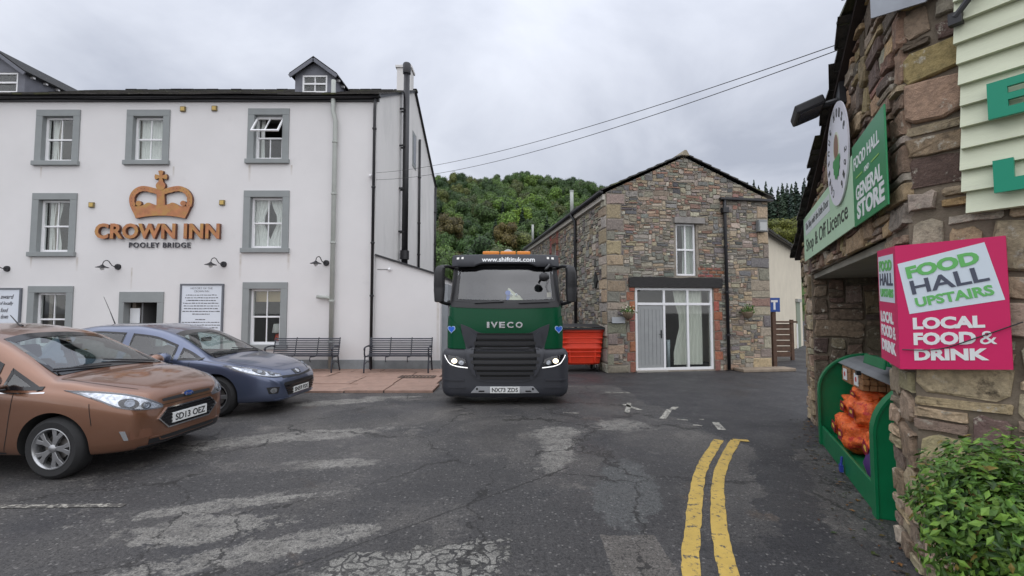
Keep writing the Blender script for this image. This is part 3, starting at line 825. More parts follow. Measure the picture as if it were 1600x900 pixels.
def curtain(mb, x0, x1, z0, z1, y, rng, gather=0.0, side=1):
    n = 28; rows = []
    ph = rng.uniform(0, 6)
    for r_ in range(7):
        t = r_/6; row = []
        pin = 1 - gather*math.sin(math.pi*min(1, t*1.15))**2
        for i in range(n+1):
            u = i/n; xx = x0 + (x1-x0)*u*pin if side > 0 else x1 - (x1-x0)*(1-u)*pin
            row.append((xx, y + 0.022*math.sin(u*(x1-x0)*52 + ph + 0.6*math.sin(t*3)) , z1 + (z0-z1)*t))
        rows.append(row)
    mb.grid(rows)
def sash_window(key, a, b_, c, d, curt=None, lower_open=False, top_open=False):
    """sash window in opening a..b x c..d on the inn front: frame, sashes, four panes, surround and sill"""
    oa, ob, oc, od = a-SW, b_+SW, c-0.13, d+SW
    y = 0.09; t = 0.058; mid = (c+d)/2; xm = (a+b_)/2
    f = MB(FI)
    f.box(a, a+t, y, y+0.09, c, d); f.box(b_-t, b_, y, y+0.09, c, d); f.box(a+t, b_-t, y, y+0.09, d-t, d); f.box(a+t, b_-t, y-0.01, y+0.09, c, c+0.075)
    f.box(a+t, b_-t, y+0.004, y+0.075, mid-0.024, mid+0.024)
    f.box(xm-0.014, xm+0.014, y+0.020, y+0.060, c+0.075, mid-0.024)
    if not top_open: f.box(xm-0.014, xm+0.014, y+0.020, y+0.060, mid+0.024, d-t)
    f.box(a+t, a+t+0.022, y+0.012, y+0.07, c+0.075, mid-0.024); f.box(b_-t-0.022, b_-t, y+0.012, y+0.07, c+0.075, mid-0.024)
    w = f.build('window', M_white, inn, bevel=0.004)
    s = MB(FI)
    s.box(oa, a, -0.035, 0.215, c, d); s.box(b_, ob, -0.035, 0.215, c, d); s.box(oa, ob, -0.037, 0.215, d+0.001, od)
    s.build('surround', M_surround, w, bevel=0.006)
    MB(FI).box(oa-0.035, ob+0.035, -0.085, 0.215, oc, c-0.001).build('sill', M_surround, w, bevel=0.008)
    for (pa, pb) in ((a+t, xm-0.014), (xm+0.014, b_-t)):
        for (pc, pd) in ((c+0.075, mid-0.024), (mid+0.024, d-t)):
            if top_open and pc > mid: continue
            MB(FI).box(pa, pb, y+0.034, y+0.038, pc, pd).build('pane', M_glass, w)
    if top_open:
        # the upper sash swings out at its foot
        ang = R(33); hgt = d-t-mid; ca, sa = math.cos(ang), math.sin(ang)
        def tp(u, s_, o_): return (u, y - s_*sa - o_*ca, d - t - s_*ca + o_*sa)
        fr2 = MB(FI)
        def slab(u0, u1, s0, s1, o0, o1):
            fr2.add([tp(u0,s0,o0),tp(u1,s0,o0),tp(u1,s1,o0),tp(u0,s1,o0),tp(u0,s0,o1),tp(u1,s0,o1),tp(u1,s1,o1),tp(u0,s1,o1)],
                    [(0,3,2,1),(4,5,6,7),(0,1,5,4),(1,2,6,5),(2,3,7,6),(3,0,4,7)])
        slab(a+0.01, a+0.055, 0, hgt, -0.02, 0.02); slab(b_-0.055, b_-0.01, 0, hgt, -0.02, 0.02); slab(a+0.055, b_-0.055, 0, 0.04, -0.02, 0.02); slab(a+0.055, b_-0.055, hgt-0.05, hgt, -0.02, 0.02); slab(xm-0.013, xm+0.013, 0.04, hgt-0.05, -0.015, 0.015)
        fr2.build('open_sash', M_white, w)
        for (pa, pb) in ((a+0.055, xm-0.013), (xm+0.013, b_-0.055)):
            MB(FI).add([tp(pa,0.04,0),tp(pb,0.04,0),tp(pb,hgt-0.05,0),tp(pa,hgt-0.05,0)], [(0,1,2,3)]).build('pane', M_glass, w)
    rng = random.Random(hash(key) % 1000 if False else sum(map(ord, key)))
    if curt:
        for (u0, u1, g_, sd) in curt:
            cm = MB(FI); curtain(cm, a + (b_-a)*u0, a + (b_-a)*u1, c+0.04, d-0.02, y+0.16, rng, g_, sd)
            cm.build('curtain', M_curtain, w, smooth=True)
    return w
hk = dict(zip(WIN, holes))
sash_window('t1', *hk['t1'], curt=[(0.05,0.42,0.2,1)])
sash_window('t2', *hk['t2'], curt=[(0.03,0.55,0.0,1),(0.55,0.98,0.0,-1)])
sash_window('t3', *hk['t3'], curt=[(0.04,0.22,0.1,1)], top_open=True)
sash_window('m1', *hk['m1'], curt=[(0.12,0.52,0.25,1),(0.86,1.0,0.0,-1)])
sash_window('m2', *hk['m2'], curt=[(0.02,0.50,0.45,1),(0.50,0.99,0.45,-1)])
sash_window('g1', *hk['g1'])
w7 = sash_window('g2', *hk['g2'])
# buff blind at the head of the right ground-floor window, red lamp and white shade inside
a, b_, c, d = hk['g2']
MB(FI).box(a+0.05, b_-0.05, 0.24, 0.25, d-0.36, d-0.05).build('blind', mat('buff_blind', (0.42,0.33,0.20), 0.8), w7)
lamp = thing('table_lamp', 'white-shaded lamp with a red base inside the right ground-floor inn window', 'lamp', tuple(FI @ Vector((b_-0.22, 0.5, c))))
MB(FI).lathe([(0.07,c+0.02),(0.10,c+0.12),(0.08,c+0.26),(0.02,c+0.3)], 14, (b_-0.3,0.5,0)).build('base', mat('red_lamp', (0.6,0.06,0.02), 0.4), lamp, smooth=True)
MB(FI).lathe([(0.17,c+0.32),(0.13,c+0.58)], 16, (b_-0.3,0.5,0)).build('shade', M_curtain, lamp, smooth=True)

# doorway
ds = MB(FI)
x0, x1, z0, z1 = door_hole
ds.box(dr[0], x0, -0.035, 0.215, 0.05, dr[3]-0.301); ds.box(x1, dr[1], -0.035, 0.215, 0.05, dr[3]-0.301); ds.box(dr[0], dr[1], -0.037, 0.215, dr[3]-0.30, dr[3])
dw = ds.build('doorway', M_surround, inn, bevel=0.006)
MB(FI).box(x0+0.32, x0+0.37, 0.20, 0.9, 0.05, z1).build('open_door', mat('grey_door', (0.16,0.165,0.17), 0.5), dw)
MB(FI).box(x0+0.02, x0+0.30, 0.17, 0.19, 1.25, 1.75).build('notice', mat('notice_paper', (0.72,0.74,0.76), 0.6), dw)

# dormers
def dormer(cx, hw, yf, ze, zp, name_label):
    zr = lambda Y: EAVE + (RIDGE-EAVE)*(Y-IY)/(RIDGE_Y-IY)
    yb = lambda z: IY + (z-EAVE)/(RIDGE-EAVE)*(RIDGE_Y-IY)
    zb = zr(yf) - 0.05
    F = facade((cx, yf, 0), 0)
    wz0, wz1, ww = zb+0.16, ze-0.03, hw-0.22
    m = MB(F); wall_holes(m, -hw, hw, zb, ze, [(-ww, ww, wz0, wz1)], 0.1)
    m.add([(-hw,0,ze),(hw,0,ze),(0,0,zp-0.06)], [(0,1,2)])
    for s in (-1, 1):
        m.add([(s*hw,0,zb),(s*hw,0,ze),(s*hw,yb(ze)-yf,ze)], [(0,1,2)])
    dm = m.build('dormer', M_leadgrey, inn)
    r_ = MB(F); o = 0.12; sl = (zp-ze)/hw
    for s in (-1, 1):
        x_e, z_e = s*(hw+o), ze - o*sl
        a_ = [(0,-0.15,zp),(x_e,-0.15,z_e),(x_e,yb(z_e)-yf,z_e),(0,yb(zp)-yf,zp)]
        r_.add(a_ + [(p_[0],p_[1],p_[2]+0.05) for p_ in a_], [(0,1,2,3),(4,5,6,7),(0,1,5,4),(1,2,6,5),(2,3,7,6)])
    r_.build('dormer_roof', M_slate, dm)
    bb = MB(F)
    for s in (-1, 1): bb.bar((0,-0.14,zp-0.05), (s*(hw+o),-0.14,ze-o*sl-0.05), 0.03, 0.10)
    bb.build('bargeboard', M_leadgrey, dm)
    for k in range(4):
        for s in (-1, 1):
            yy = 0.15 + k*0.38
            if yy < yb(ze)-yf-0.15: MB(F).box(s*(hw+0.02)-0.035, s*(hw+0.06)+0.035, yy, yy+0.06, ze-0.14, ze-0.07).build('rafter_end', M_white, dm)
    f = MB(F); t = 0.05; zm = (wz0+wz1)/2
    f.box(-ww,-ww+t,0.01,0.08,wz0,wz1); f.box(ww-t,ww,0.01,0.08,wz0,wz1); f.box(-ww+t,ww-t,0.01,0.08,wz0,wz0+t); f.box(-ww+t,ww-t,0.01,0.08,wz1-t,wz1); f.box(-ww+t,ww-t,0.0,0.07,zm-0.025,zm+0.025); f.box(-0.014,0.014,0.015,0.07,wz0+t,wz1-t)
    f.build('window', M_white, dm)
    MB(F).box(-ww+t, ww-t, 0.045, 0.049, wz0+t, wz1-t).build('pane', M_glass, dm)
dormer(-6.02, 0.60, 13.55, 8.90, 9.34, '')
dormer(-15.75, 0.88, 13.55, 8.98, 9.62, '')

# chimney, flue and pipes on the gable
ch = MB(); ch.box(IX1-0.55, IX1-0.02, RIDGE_Y-0.62, RIDGE_Y-0.05, RIDGE-0.6, RIDGE+0.62); ch.box(IX1-0.60, IX1+0.03, RIDGE_Y-0.67, RIDGE_Y+0.0, RIDGE+0.62, RIDGE+0.72)
ch.build('chimney', M_gable, inn, bevel=0.01)
fy = 15.6
flue = thing('flue_pipe', 'tall black flue pipe with a cowl rising up the inn gable', 'pipe', (IX1+0.2, fy, 3.2))
MB().tube([(IX1+0.2,fy,3.25),(IX1+0.2,fy,10.05)], 0.105, 14).build('pipe', M_black, flue, smooth=True)
MB().lathe([(0.13,10.0),(0.14,10.03),(0.14,10.34),(0.12,10.38),(0.02,10.40)], 16, (IX1+0.2,fy,0)).build('cowl', M_black, flue, auto=40)
MB().tube([(IX1+0.2,fy,3.45),(IX1+0.2,fy,3.75)], 0.15, 14).build('collar', M_black, flue, auto=40)
for z in (4.4, 5.9, 7.4, 8.7):
    MB().box(IX1, IX1+0.2, fy-0.13, fy-0.10, z-0.03, z+0.03).box(IX1, IX1+0.2, fy+0.10, fy+0.13, z-0.03, z+0.03).build('bracket', M_black, flue)
def downpipe(name, label, path, r, m, clips=(), clip_dir=(0,1,0), parent=None, hopper=None):
    t_ = thing(name, label, 'pipe', path[-1])
    MB().tube(path, r, 12).build('pipe', m, t_, smooth=True)
    for p_ in clips:
        MB().lathe([(r+0.004,-0.03),(r+0.018,-0.02),(r+0.018,0.02),(r+0.004,0.03)], 12, p_).build('collar', m, t_, auto=40)
    return t_
y_ = IY-0.09
dp = downpipe('downpipe', 'black cast-iron downpipe at the right corner of the inn front', [(IX1-0.02,y_-0.05,EAVE-0.12),(IX1-0.05,y_,EAVE-0.42),(IX1-0.05,y_,0.05)], 0.042, M_black, [(IX1-0.05,y_,z) for z in (6.9,5.2,3.6,2.1,0.7)])
xg = at(524, 300, IY).x
gp = downpipe('soil_pipe', 'fat grey-green soil pipe on the inn front with a side branch', [(xg-0.08,y_,EAVE+0.45),(xg-0.08,y_,EAVE-0.45),(xg,y_-0.01,EAVE-0.75),(xg,y_-0.01,0.05)], 0.062, M_greypipe, [(xg,y_-0.01,z) for z in (6.5,5.0,3.6,1.95,0.8)])
zb_ = at(524, 465, IY).z
MB().tube([(xg,y_-0.01,zb_-0.06),(xg-0.12,y_-0.01,zb_),(xg-0.42,y_-0.01,zb_+0.02)], 0.052, 12).build('branch', M_greypipe, gp, smooth=True)
downpipe('downpipe', 'thin black downpipe towards the back of the inn gable', [(IX1+0.07,18.6,8.8),(IX1+0.07,18.6,3.0)], 0.05, M_black, [(IX1+0.07,18.6,z) for z in (7.2,5.3,4.0)])
downpipe('downpipe', 'black downpipe on the far back corner of the inn gable', [(IX1+0.07,22.5,EAVE),(IX1+0.07,22.5,3.0)], 0.05, M_black, [(IX1+0.07,22.5,z) for z in (6.6,5.0)])
gw = MB(); gw.box(IX1-0.02, IX1+0.02, 17.5, 18.15, 7.35, 8.75)
gwo = gw.build('gable_window', M_surround, inn); MB().box(IX1+0.021, IX1+0.025, 17.62, 18.03, 7.5, 8.62).build('pane', mat('dark_glass', (0.02,0.022,0.025), 0.08), gwo)

# lean-to with a sloping top against the gable
LX1 = -2.03
lean = thing('lean_to', 'low white lean-to with a sloping top at the right of the inn', 'building', ((IX1+LX1)/2, IY+0.02, 0))
zl0, zl1 = 3.24, 2.66
lm = MB(); yl = IY+0.02
prof = [(IX1+0.005,0),(LX1,0),(LX1,zl1),(IX1+0.005,zl0)]
lm.prism(prof, yl, 19.0); lm.build('wall', M_render, lean)
cp = MB(); cp.add([(IX1+0.01,yl-0.07,zl0+0.005),(LX1+0.06,yl-0.07,zl1-0.015),(LX1+0.06,19.0,zl1-0.015),(IX1+0.01,19.0,zl0+0.005)]+[(IX1+0.01,yl-0.07,zl0+0.055),(LX1+0.06,yl-0.07,zl1+0.035),(LX1+0.06,19.0,zl1+0.035),(IX1+0.01,19.0,zl0+0.055)],
                 [(0,3,2,1),(4,5,6,7),(0,1,5,4),(1,2,6,5),(2,3,7,6),(3,0,4,7)])
cp.build('roof', M_black, lean)
MB().box(IX1+0.01, LX1+0.02, yl-0.022, yl, 0, 0.28).build('plinth', M_plinth, lean)
MB().box(LX1+0.001, LX1+0.16, yl+0.30, 19.0, 0, 2.45).build('side_boarding', mat('grey_side_wall', (0.30,0.32,0.34), 0.7, var=0.1), lean)
pz = at(622, 425, yl)
cam_b = thing('wall_camera', 'small white round fitting with a cable on the lean-to wall', 'fitting', (pz.x-0.2, yl, pz.z))
MB().ball((at(609,421,yl).x, yl-0.05, at(609,421,yl).z), 0.045).build('dome', M_white, cam_b, smooth=True)
MB().tube([(at(590,421,yl).x,yl-0.01,at(590,421,yl).z),(at(609,421,yl).x,yl-0.01,at(609,421,yl).z)], 0.006, 6).build('cable', M_black, cam_b)

# ---------- sign: crown and lettering
SC = 6.427
def cpx(x, y): return ipx(140 + x/SC, 260 + y/SC)
crown = thing('crown_emblem', 'large rust-orange cut-out crown emblem above the inn lettering', 'sign', (cpx(737,500)[0], IY, cpx(737,500)[1]))
def piece(poly, dep, nm='piece'):
    pts = [cpx(*p_) for p_ in poly]
    ar = sum(a_[0]*b2[1]-b2[0]*a_[1] for a_, b2 in zip(pts, pts[1:]+pts[:1]))
    if ar < 0: pts.reverse()
    m = MB(FI); m.prism(pts, -dep, -0.012)
    m.mi = [0] + [1]*(len(m.f)-1)
    return m.build(nm, [M_rustwood, M_rustside], crown, fix=True)
band = catmull([(437,405),(448,440),(470,480),(488,528)], 6) + catmull([(488,528),(600,508),(737,500),(870,508),(978,528)], 14)[1:] + catmull([(978,528),(1005,480),(1022,440),(1034,405)], 6)[1:] + catmull([(1034,405),(985,408),(940,405),(905,392),(860,370),(815,385),(785,395),(737,400),(690,395),(655,385),(612,370),(570,392),(530,405),(485,408),(437,405)], 40)[1:-1]
piece([tuple(p_) for p_ in band], 0.090, 'band')
piece([(695,398),(697,300),(690,235),(785,235),(775,300),(780,398)], 0.087, 'stem')
def arch(sgn):
    mirror = (lambda x: x) if sgn < 0 else (lambda x: 1474 - x)
    cl = catmull([(715,262),(655,246),(595,232),(540,232),(490,255),(455,300),(447,350),(458,408)], 34); o1, i1 = [], []
    for i, p_ in enumerate(cl):
        d_ = (cl[min(i+1,33)] - cl[max(i-1,0)]).normalized(); nrm = Vector((d_.y, -d_.x))
        wob = 5*abs(math.sin(i*0.75))
        o1.append((mirror(p_.x + nrm.x*(24+wob)), p_.y + nrm.y*(24+wob))); i1.append((mirror(p_.x - nrm.x*25), p_.y - nrm.y*25))
    piece(o1 + i1[::-1], 0.084, 'arch')
    piece([(mirror(515+29*math.cos(t)), 378+27*math.sin(t)) for t in [2*math.pi*k/14 for k in range(14)]], 0.081, 'curl')
    for i in range(2, 33, 3):
        p_ = cl[i]; q = cpx(mirror(p_.x), p_.y)
        MB(FI).lathe([(0.012,-0.086),(0.010,-0.082)], 6, (q[0],0,q[1]), axis='y').build('bead_hole', M_rustside, crown)
arch(-1); arch(1)
piece([(737+47*math.cos(t), 203+45*math.sin(t)) for t in [2*math.pi*k/22 for k in range(22)]], 0.093, 'orb')
cr_ = []
for k in range(4):
    a0 = k*math.pi/2
    for (l_, w_) in ((14,-14),(58,-26),(64,0),(58,26),(14,14)):
        cr_.append((737 + l_*math.cos(a0) - w_*math.sin(a0), 112 + l_*math.sin(a0) + w_*math.cos(a0)))
piece(cr_, 0.080, 'cross')
def sign_text(s, x0, x1, y0, y1, dep, mats, bold, label, spacing=1.0, name='lettering', stand=0.02):
    a_ = ipx(x0, y1); b2 = ipx(x1, y0)
    m = text_mb(s, FI, a_[0], b2[0], a_[1], b2[1], y=-stand-dep/2, ext=dep/2, bold=bold, spacing=spacing)
    t2 = thing(name, label, 'sign', tuple(FI @ Vector(((a_[0]+b2[0])/2, 0, a_[1]))))
    for lm_ in split_letters(m):
        ymin = min(p_[1] for p_ in lm_.v); lm_.mi = [0 if all(lm_.v[i][1] < ymin+1e-4 for i in f_) else 1 for f_ in lm_.f]
        if not isinstance(mats, list): lm_.mi = [0]*len(lm_.f)
        lm_.build('letter', mats, t2)
    return t2
o = sign_text('CROWN INN', 152.5, 347, 350, 374, 0.085, [M_rustwood, M_rustside], 0.035, 'thick rust-orange CROWN INN lettering on the inn wall', 1.05)
sign_text('POOLEY BRIDGE', 203, 299, 379, 387.3, 0.02, M_letter, 0.012, 'small dark POOLEY BRIDGE lettering under the crown sign', 1.15)
# small square lamps
for px_, py_ in ((287,171),(336,170),(144.5,320.5),(348,317)):
    q = ipx(px_, py_); h_ = 0.075
    pos = {287:'left of the two under the inn eaves', 336:'right of the two under the inn eaves', 144.5:'left of the crown emblem', 348:'right of the crown emblem'}[px_]
    t_ = thing('square_lamp', 'small square yellow wall lamp, ' + pos, 'lamp', (q[0], IY, q[1]), 'small square lamps on the inn')
    MB(FI).box(q[0]-h_, q[0]+h_, -0.05, 0, q[1]-h_, q[1]+h_).build('housing', mat('brass_housing', (0.20,0.15,0.06), 0.5), t_, bevel=0.008)
    MB(FI).box(q[0]-h_*0.72, q[0]+h_*0.72, -0.058, -0.051, q[1]-h_*0.72, q[1]+h_*0.72).build('lens', M_gold, t_)
# swan-neck lamps
for k, (px_, py_) in enumerate(((12,420),(185,417),(350,413),(510,411))):
    q = ipx(px_, py_)
    lab = ('black swan-neck wall lamp at the left edge above the script board', 'black swan-neck wall lamp left of the inn doorway', 'black swan-neck wall lamp above the history board', 'black swan-neck wall lamp beside the grey soil pipe')[k]
    t_ = thing('swan_neck_lamp', lab, 'lamp', (q[0], IY, q[1]), 'swan-neck lamps on the inn')
    MB(FI).lathe([(0.075,-0.05),(0.085,-0.02),(0.085,0)], 14, (q[0],0,q[1]), axis='y').build('wall_plate', M_black, t_, auto=40)
    MB(FI).tube(catmull([(q[0],-0.03,q[1]),(q[0]-0.06,-0.13,q[1]+0.02),(q[0]-0.10,-0.22,q[1]+0.15),(q[0]-0.15,-0.30,q[1]+0.12),(q[0]-0.16,-0.33,q[1]+0.0)], 12), 0.012, 8).build('arm', M_black, t_, smooth=True)
    MB(FI).lathe([(0.025,0.03),(0.05,0.0),(0.15,-0.045),(0.155,-0.055)], 16, (q[0]-0.16,-0.33,q[1])).build('shade', M_black, t_, auto=50)
    MB(FI).ball((q[0]-0.16,-0.33,q[1]-0.075), 0.05, sc=(1,1,1.1)).build('bulb', mat('frosted_bulb', (0.65,0.66,0.66), 0.3), t_, smooth=True)
# notice boards
def scribble(mb, x0, x1, z, h, rng, y):
    x = x0
    while x < x1-0.01:
        w = min(rng.uniform(0.03, 0.10), x1-x)
        mb.box(x, x+w, y-0.002, y, z+rng.uniform(-0.002,0.002), z+h*rng.uniform(0.75,1.1)); x += w + rng.uniform(0.012, 0.02)
M_board = mat('pale_board', (0.66, 0.70, 0.76), 0.35)
M_frame = mat('slate_grey_frame', (0.13, 0.14, 0.16), 0.5)
a_ = ipx(279, 560); b2 = ipx(351, 443.5)
bx0, bx1, bz0, bz1 = a_[0], b2[0], a_[1], b2[1]
t_ = thing('history_board', 'pale framed HISTORY OF THE CROWN INN board right of the doorway', 'sign', ((bx0+bx1)/2, IY, bz0))
MB(FI).box(bx0+0.04, bx1-0.04, -0.03, 0, bz0+0.04, bz1-0.04).build('panel', M_board, t_)
f = MB(FI); f.box(bx0,bx0+0.045,-0.05,0,bz0,bz1); f.box(bx1-0.045,bx1,-0.05,0,bz0,bz1); f.box(bx0+0.045,bx1-0.045,-0.05,0,bz1-0.045,bz1); f.box(bx0+0.045,bx1-0.045,-0.05,0,bz0,bz0+0.045)
f.build('frame', M_frame, t_)
mid = (bx0+bx1)/2
M_thin = mat('grey_print', (0.22,0.22,0.24), 0.6); M_ink = mat('black_print', (0.05,0.05,0.06), 0.6)
text_mb('HISTORY OF THE', FI, mid-0.32, mid+0.30, bz1-0.155, bz1-0.10, y=-0.033, ext=0.001).build('heading', M_thin, t_)
text_mb('CROWN INN', FI, mid-0.22, mid+0.20, bz1-0.24, bz1-0.185, y=-0.033, ext=0.001).build('heading', M_thin, t_)
rng = random.Random(8); sm = MB(FI)
for k, (l_, r_) in enumerate(((0.45,0.44),(0.47,0.46),(0.43,0.40),(0.52,0.50),(0.50,0.50),(0.49,0.48),(0.53,0.52),(0.25,0.24),None,(0.16,0.14),(0.54,0.52),(0.50,0.54),(0.50,0.48)) if False else [(0.45,0.44),(0.47,0.46),(0.43,0.40),(0.52,0.50),(0.50,0.50),(0.49,0.48),(0.53,0.52),(0.25,0.24),(0,0),(0.16,0.14),(0.54,0.52),(0.50,0.54),(0.50,0.48)]):
    if l_ > 0: scribble(sm, mid-l_, mid+r_, bz1-0.33-k*0.077, 0.022, rng, -0.031)
tag(sm.build('print_lines', M_ink, t_), kind='stuff')
a_ = ipx(-70, 560); b2 = ipx(36, 450)
bx0, bx1, bz0, bz1 = a_[0], b2[0], a_[1], b2[1]
t_ = thing('script_board', 'pale framed board of black script at the left edge', 'sign', ((bx0+bx1)/2, IY, bz0))
MB(FI).box(bx0+0.04, bx1-0.04, -0.03, 0, bz0+0.04, bz1-0.04).build('panel', M_board, t_)
f = MB(FI); f.box(bx0,bx0+0.045,-0.05,0,bz0,bz1); f.box(bx1-0.045,bx1,-0.05,0,bz0,bz1); f.box(bx0+0.045,bx1-0.045,-0.05,0,bz1-0.045,bz1); f.box(bx0+0.045,bx1-0.045,-0.05,0,bz0,bz0+0.045)
f.build('frame', M_frame, t_)
for s_, x0_, x1_, yc in (('award', 3, 24, 463.5), ('of locally', 1, 23, 474.5), ('food', 3, 15, 484.5), ('down', 3, 15, 494.5)):
    q0, q1 = ipx(x0_, yc+3.4), ipx(x1_, yc-3.4)
    text_mb(s_, FI, q0[0], q1[0], q0[1], q1[1], y=-0.033, ext=0.001, shear=0.35, bold=0.01).build('script_line', M_ink, t_)

# benches
def bench(cx, cy, label, L_=1.72):
    t_ = thing('bench', label, 'bench', (cx, cy, 0.05), 'metal slat benches by the inn')
    M_b = mat('dark_blue_grey_iron', (0.035, 0.038, 0.050), 0.45, var=0.15, vscale=10)
    z0 = 0.05
    # slats: seven up the back, five on the seat
    for k in range(8):
        s = k/7; zz = z0 + 0.46 + 0.40*s; yy = cy + 0.20 + 0.10*s
        MB().obox((cx, yy, zz), (1,0,0), (0,0.24,0.97), (0,0.97,-0.24), L_/2, 0.017, 0.007).build('back_slat', M_b, t_)
    for k in range(6):
        yy = cy - 0.22 + k*0.076
        MB().box(cx-L_/2, cx+L_/2, yy-0.025, yy+0.025, z0+0.425-0.012*(k in (2,3)), z0+0.438-0.012*(k in (2,3))).build('seat_slat', M_b, t_)
    for xx in (cx-L_/2+0.02, cx-L_/6, cx+L_/6, cx+L_/2-0.02):
        e = abs(xx-cx) > L_/3
        m = MB()
        m.tube(catmull([(xx,cy+0.31,z0+0.90),(xx,cy+0.25,z0+0.70),(xx,cy+0.19,z0+0.45),(xx,cy+0.10,z0+0.40),(xx,cy-0.23,z0+0.41)], 14), 0.014, 6)
        if e:
            m.tube(catmull([(xx,cy-0.22,z0+0.64),(xx,cy-0.25,z0+0.5),(xx,cy-0.20,z0+0.40),(xx,cy-0.26,z0+0.2),(xx,cy-0.27,z0)], 14), 0.02, 8)
            m.tube(catmull([(xx,cy+0.17,z0+0.42),(xx,cy+0.22,z0+0.22),(xx,cy+0.32,z0)], 10), 0.02, 8)
            m.tube(catmull([(xx,cy+0.24,z0+0.66),(xx,cy+0.05,z0+0.68),(xx,cy-0.20,z0+0.66),(xx,cy-0.27,z0+0.62),(xx,cy-0.23,z0+0.57)], 12), 0.02, 8)
            m.tube(catmull([(xx,cy-0.22,z0+0.22),(xx,cy,z0+0.27),(xx,cy+0.20,z0+0.22)], 8), 0.012, 6)
        else:
            m.tube(catmull([(xx,cy-0.23,z0+0.41),(xx,cy-0.25,z0+0.33),(xx,cy-0.20,z0+0.28)], 6), 0.012, 6)
        m.build('end_frame' if e else 'rib', M_b, t_, smooth=True)
pb = on_ground(625, 581)
bench(-3.03, 12.25, 'dark slatted metal bench against the lean-to, beside the lorry')
bench(-5.60, 12.25, 'dark slatted metal bench below the inn window, partly behind the blue car', 1.8)

# ================================================================== STONE BARN
M_mortar = mat('lime_mortar', (0.27, 0.24, 0.20), 0.95, var=0.25, vscale=4, bump=0.5, bscale=60)
M_stone = attr_mat('rubble_stone')
BA = R(9.0)
FB = facade((2.58, 12.35, 0), BA)
BW = 4.92
def bpx(px, py): return ray_on(FB, px, py)
def brect(x0, x1, y0, y1):
    a_, b2 = bpx(x0, y1), bpx(x1, y0); return (a_[0], b2[0], a_[1], b2[1])
B_E = 4.93; B_AX, B_AZ = bpx(1068, 243); B_AZ -= 0.05
barn = thing('stone_barn', 'rubble stone barn house with a gable end, white windows and a grey door', 'building', tuple(FB @ Vector((BW/2, 0, 0))))
bigw = list(brect(994, 1114, 450, 577.5)); bigw[2] = 0.04
upw = brect(1057, 1087, 350, 431)
lint = brect(982, 1127, 434.5, 448)
uplint = brect(1052, 1099, 343, 350)
B_DEPTH = 11.6
bm_ = MB(FB)
wall_holes(bm_, 0, BW, 0, B_E, [tuple(bigw), upw], 0.28)
bm_.add([(0,0,B_E),(BW,0,B_E),(B_AX,0,B_AZ)], [(0,1,2)])
bfront = bm_.build('front_wall', M_mortar, barn)
FBS = facade(FB @ Vector((0, B_DEPTH, 0)), BA - math.pi/2)       # left flank: x runs from the back to the front corner
sidewin = (B_DEPTH-6.15, B_DEPTH-5.35, 3.30, 4.35)
sm_ = MB(FBS); wall_holes(sm_, 0, B_DEPTH, 0, B_E, [sidewin], 0.25)
bside = sm_.build('side_wall', M_mortar, barn)
MB(FB).add([(BW,0,0),(BW,B_DEPTH,0),(BW,B_DEPTH,B_E),(BW,0,B_E)],[(0,1,2,3)]).add([(0,B_DEPTH,0),(BW,B_DEPTH,0),(BW,B_DEPTH,B_E),(B_AX,B_DEPTH,B_AZ),(0,B_DEPTH,B_E)],[(0,1,2,3,4)]).build('rear_walls', M_mortar, barn)
MB(FB).box(0.05, BW-0.05, 2.8, 2.9, 0, 5.2).box(0.05, BW-0.05, 0.3, 2.8, 2.62, 2.7).build('inner_partition', M_room, barn)
pal_gable = [(3,(0.265,0.24,0.20)),(2,(0.20,0.19,0.175)),(2,(0.31,0.26,0.195)),(1.3,(0.255,0.165,0.13)),(1.2,(0.20,0.205,0.185)),(0.6,(0.12,0.12,0.12)),(1.2,(0.37,0.34,0.285))]
pal_low = [(3,(0.255,0.24,0.21)),(2,(0.20,0.20,0.18)),(1.6,(0.31,0.265,0.20)),(0.5,(0.235,0.16,0.13)),(1.0,(0.145,0.14,0.135)),(1.2,(0.37,0.345,0.29))]
pal_pier = [(3,(0.27,0.24,0.195)),(2,(0.34,0.275,0.195)),(1.2,(0.20,0.195,0.18)),(0.5,(0.255,0.17,0.135)),(0.5,(0.14,0.14,0.14))]
red = lambda r_: tuple(v*r_.uniform(0.8,1.15) for v in (0.27,0.115,0.085))
rng = random.Random(21)
fixed = []
# quoins up the left corner, long and short
z = 0.0; k = 0
while z < B_E-0.25:
    h = rng.uniform(0.18, 0.42); w = rng.uniform(0.42, 0.66) if k % 2 == 0 else rng.uniform(0.2, 0.4)
    h = round(h/0.05)*0.05
    fixed.append((0.0, round((w+rng.uniform(-0.06,0.06))/0.06)*0.06, z, z+h, pick(rng, [(3,(0.235,0.215,0.18)),(2,(0.27,0.22,0.16)),(1,(0.19,0.185,0.165))]))); z += h; k += 1
# quoins up the right corner
z = 0.0; k = 0
while z < B_E-0.35:
    h = round(rng.uniform(0.2, 0.4)/0.05)*0.05; w = rng.choice((0.24, 0.36, 0.6) if z < 3 else (0.18, 0.3, 0.36))
    fixed.append((BW-w, BW, z, z+h, pick(rng, pal_pier))); z += h; k += 1
# red sandstone jambs of the big opening
for side in (-1, 1):
    z = 0.0; k = 0
    while z < bigw[3]-0.05:
        h = 0.25 if k % 2 else 0.30; h = min(h, bigw[3]-z); w = 0.24 if k % 2 else 0.16
        if side < 0: fixed.append((bigw[0]-w-0.02, bigw[0]-0.005, z, z+h, red(rng)))
        else: fixed.append((bigw[1]+0.005, bigw[1]+w+0.02, z, z+h, red(rng)))
        z += h; k += 1
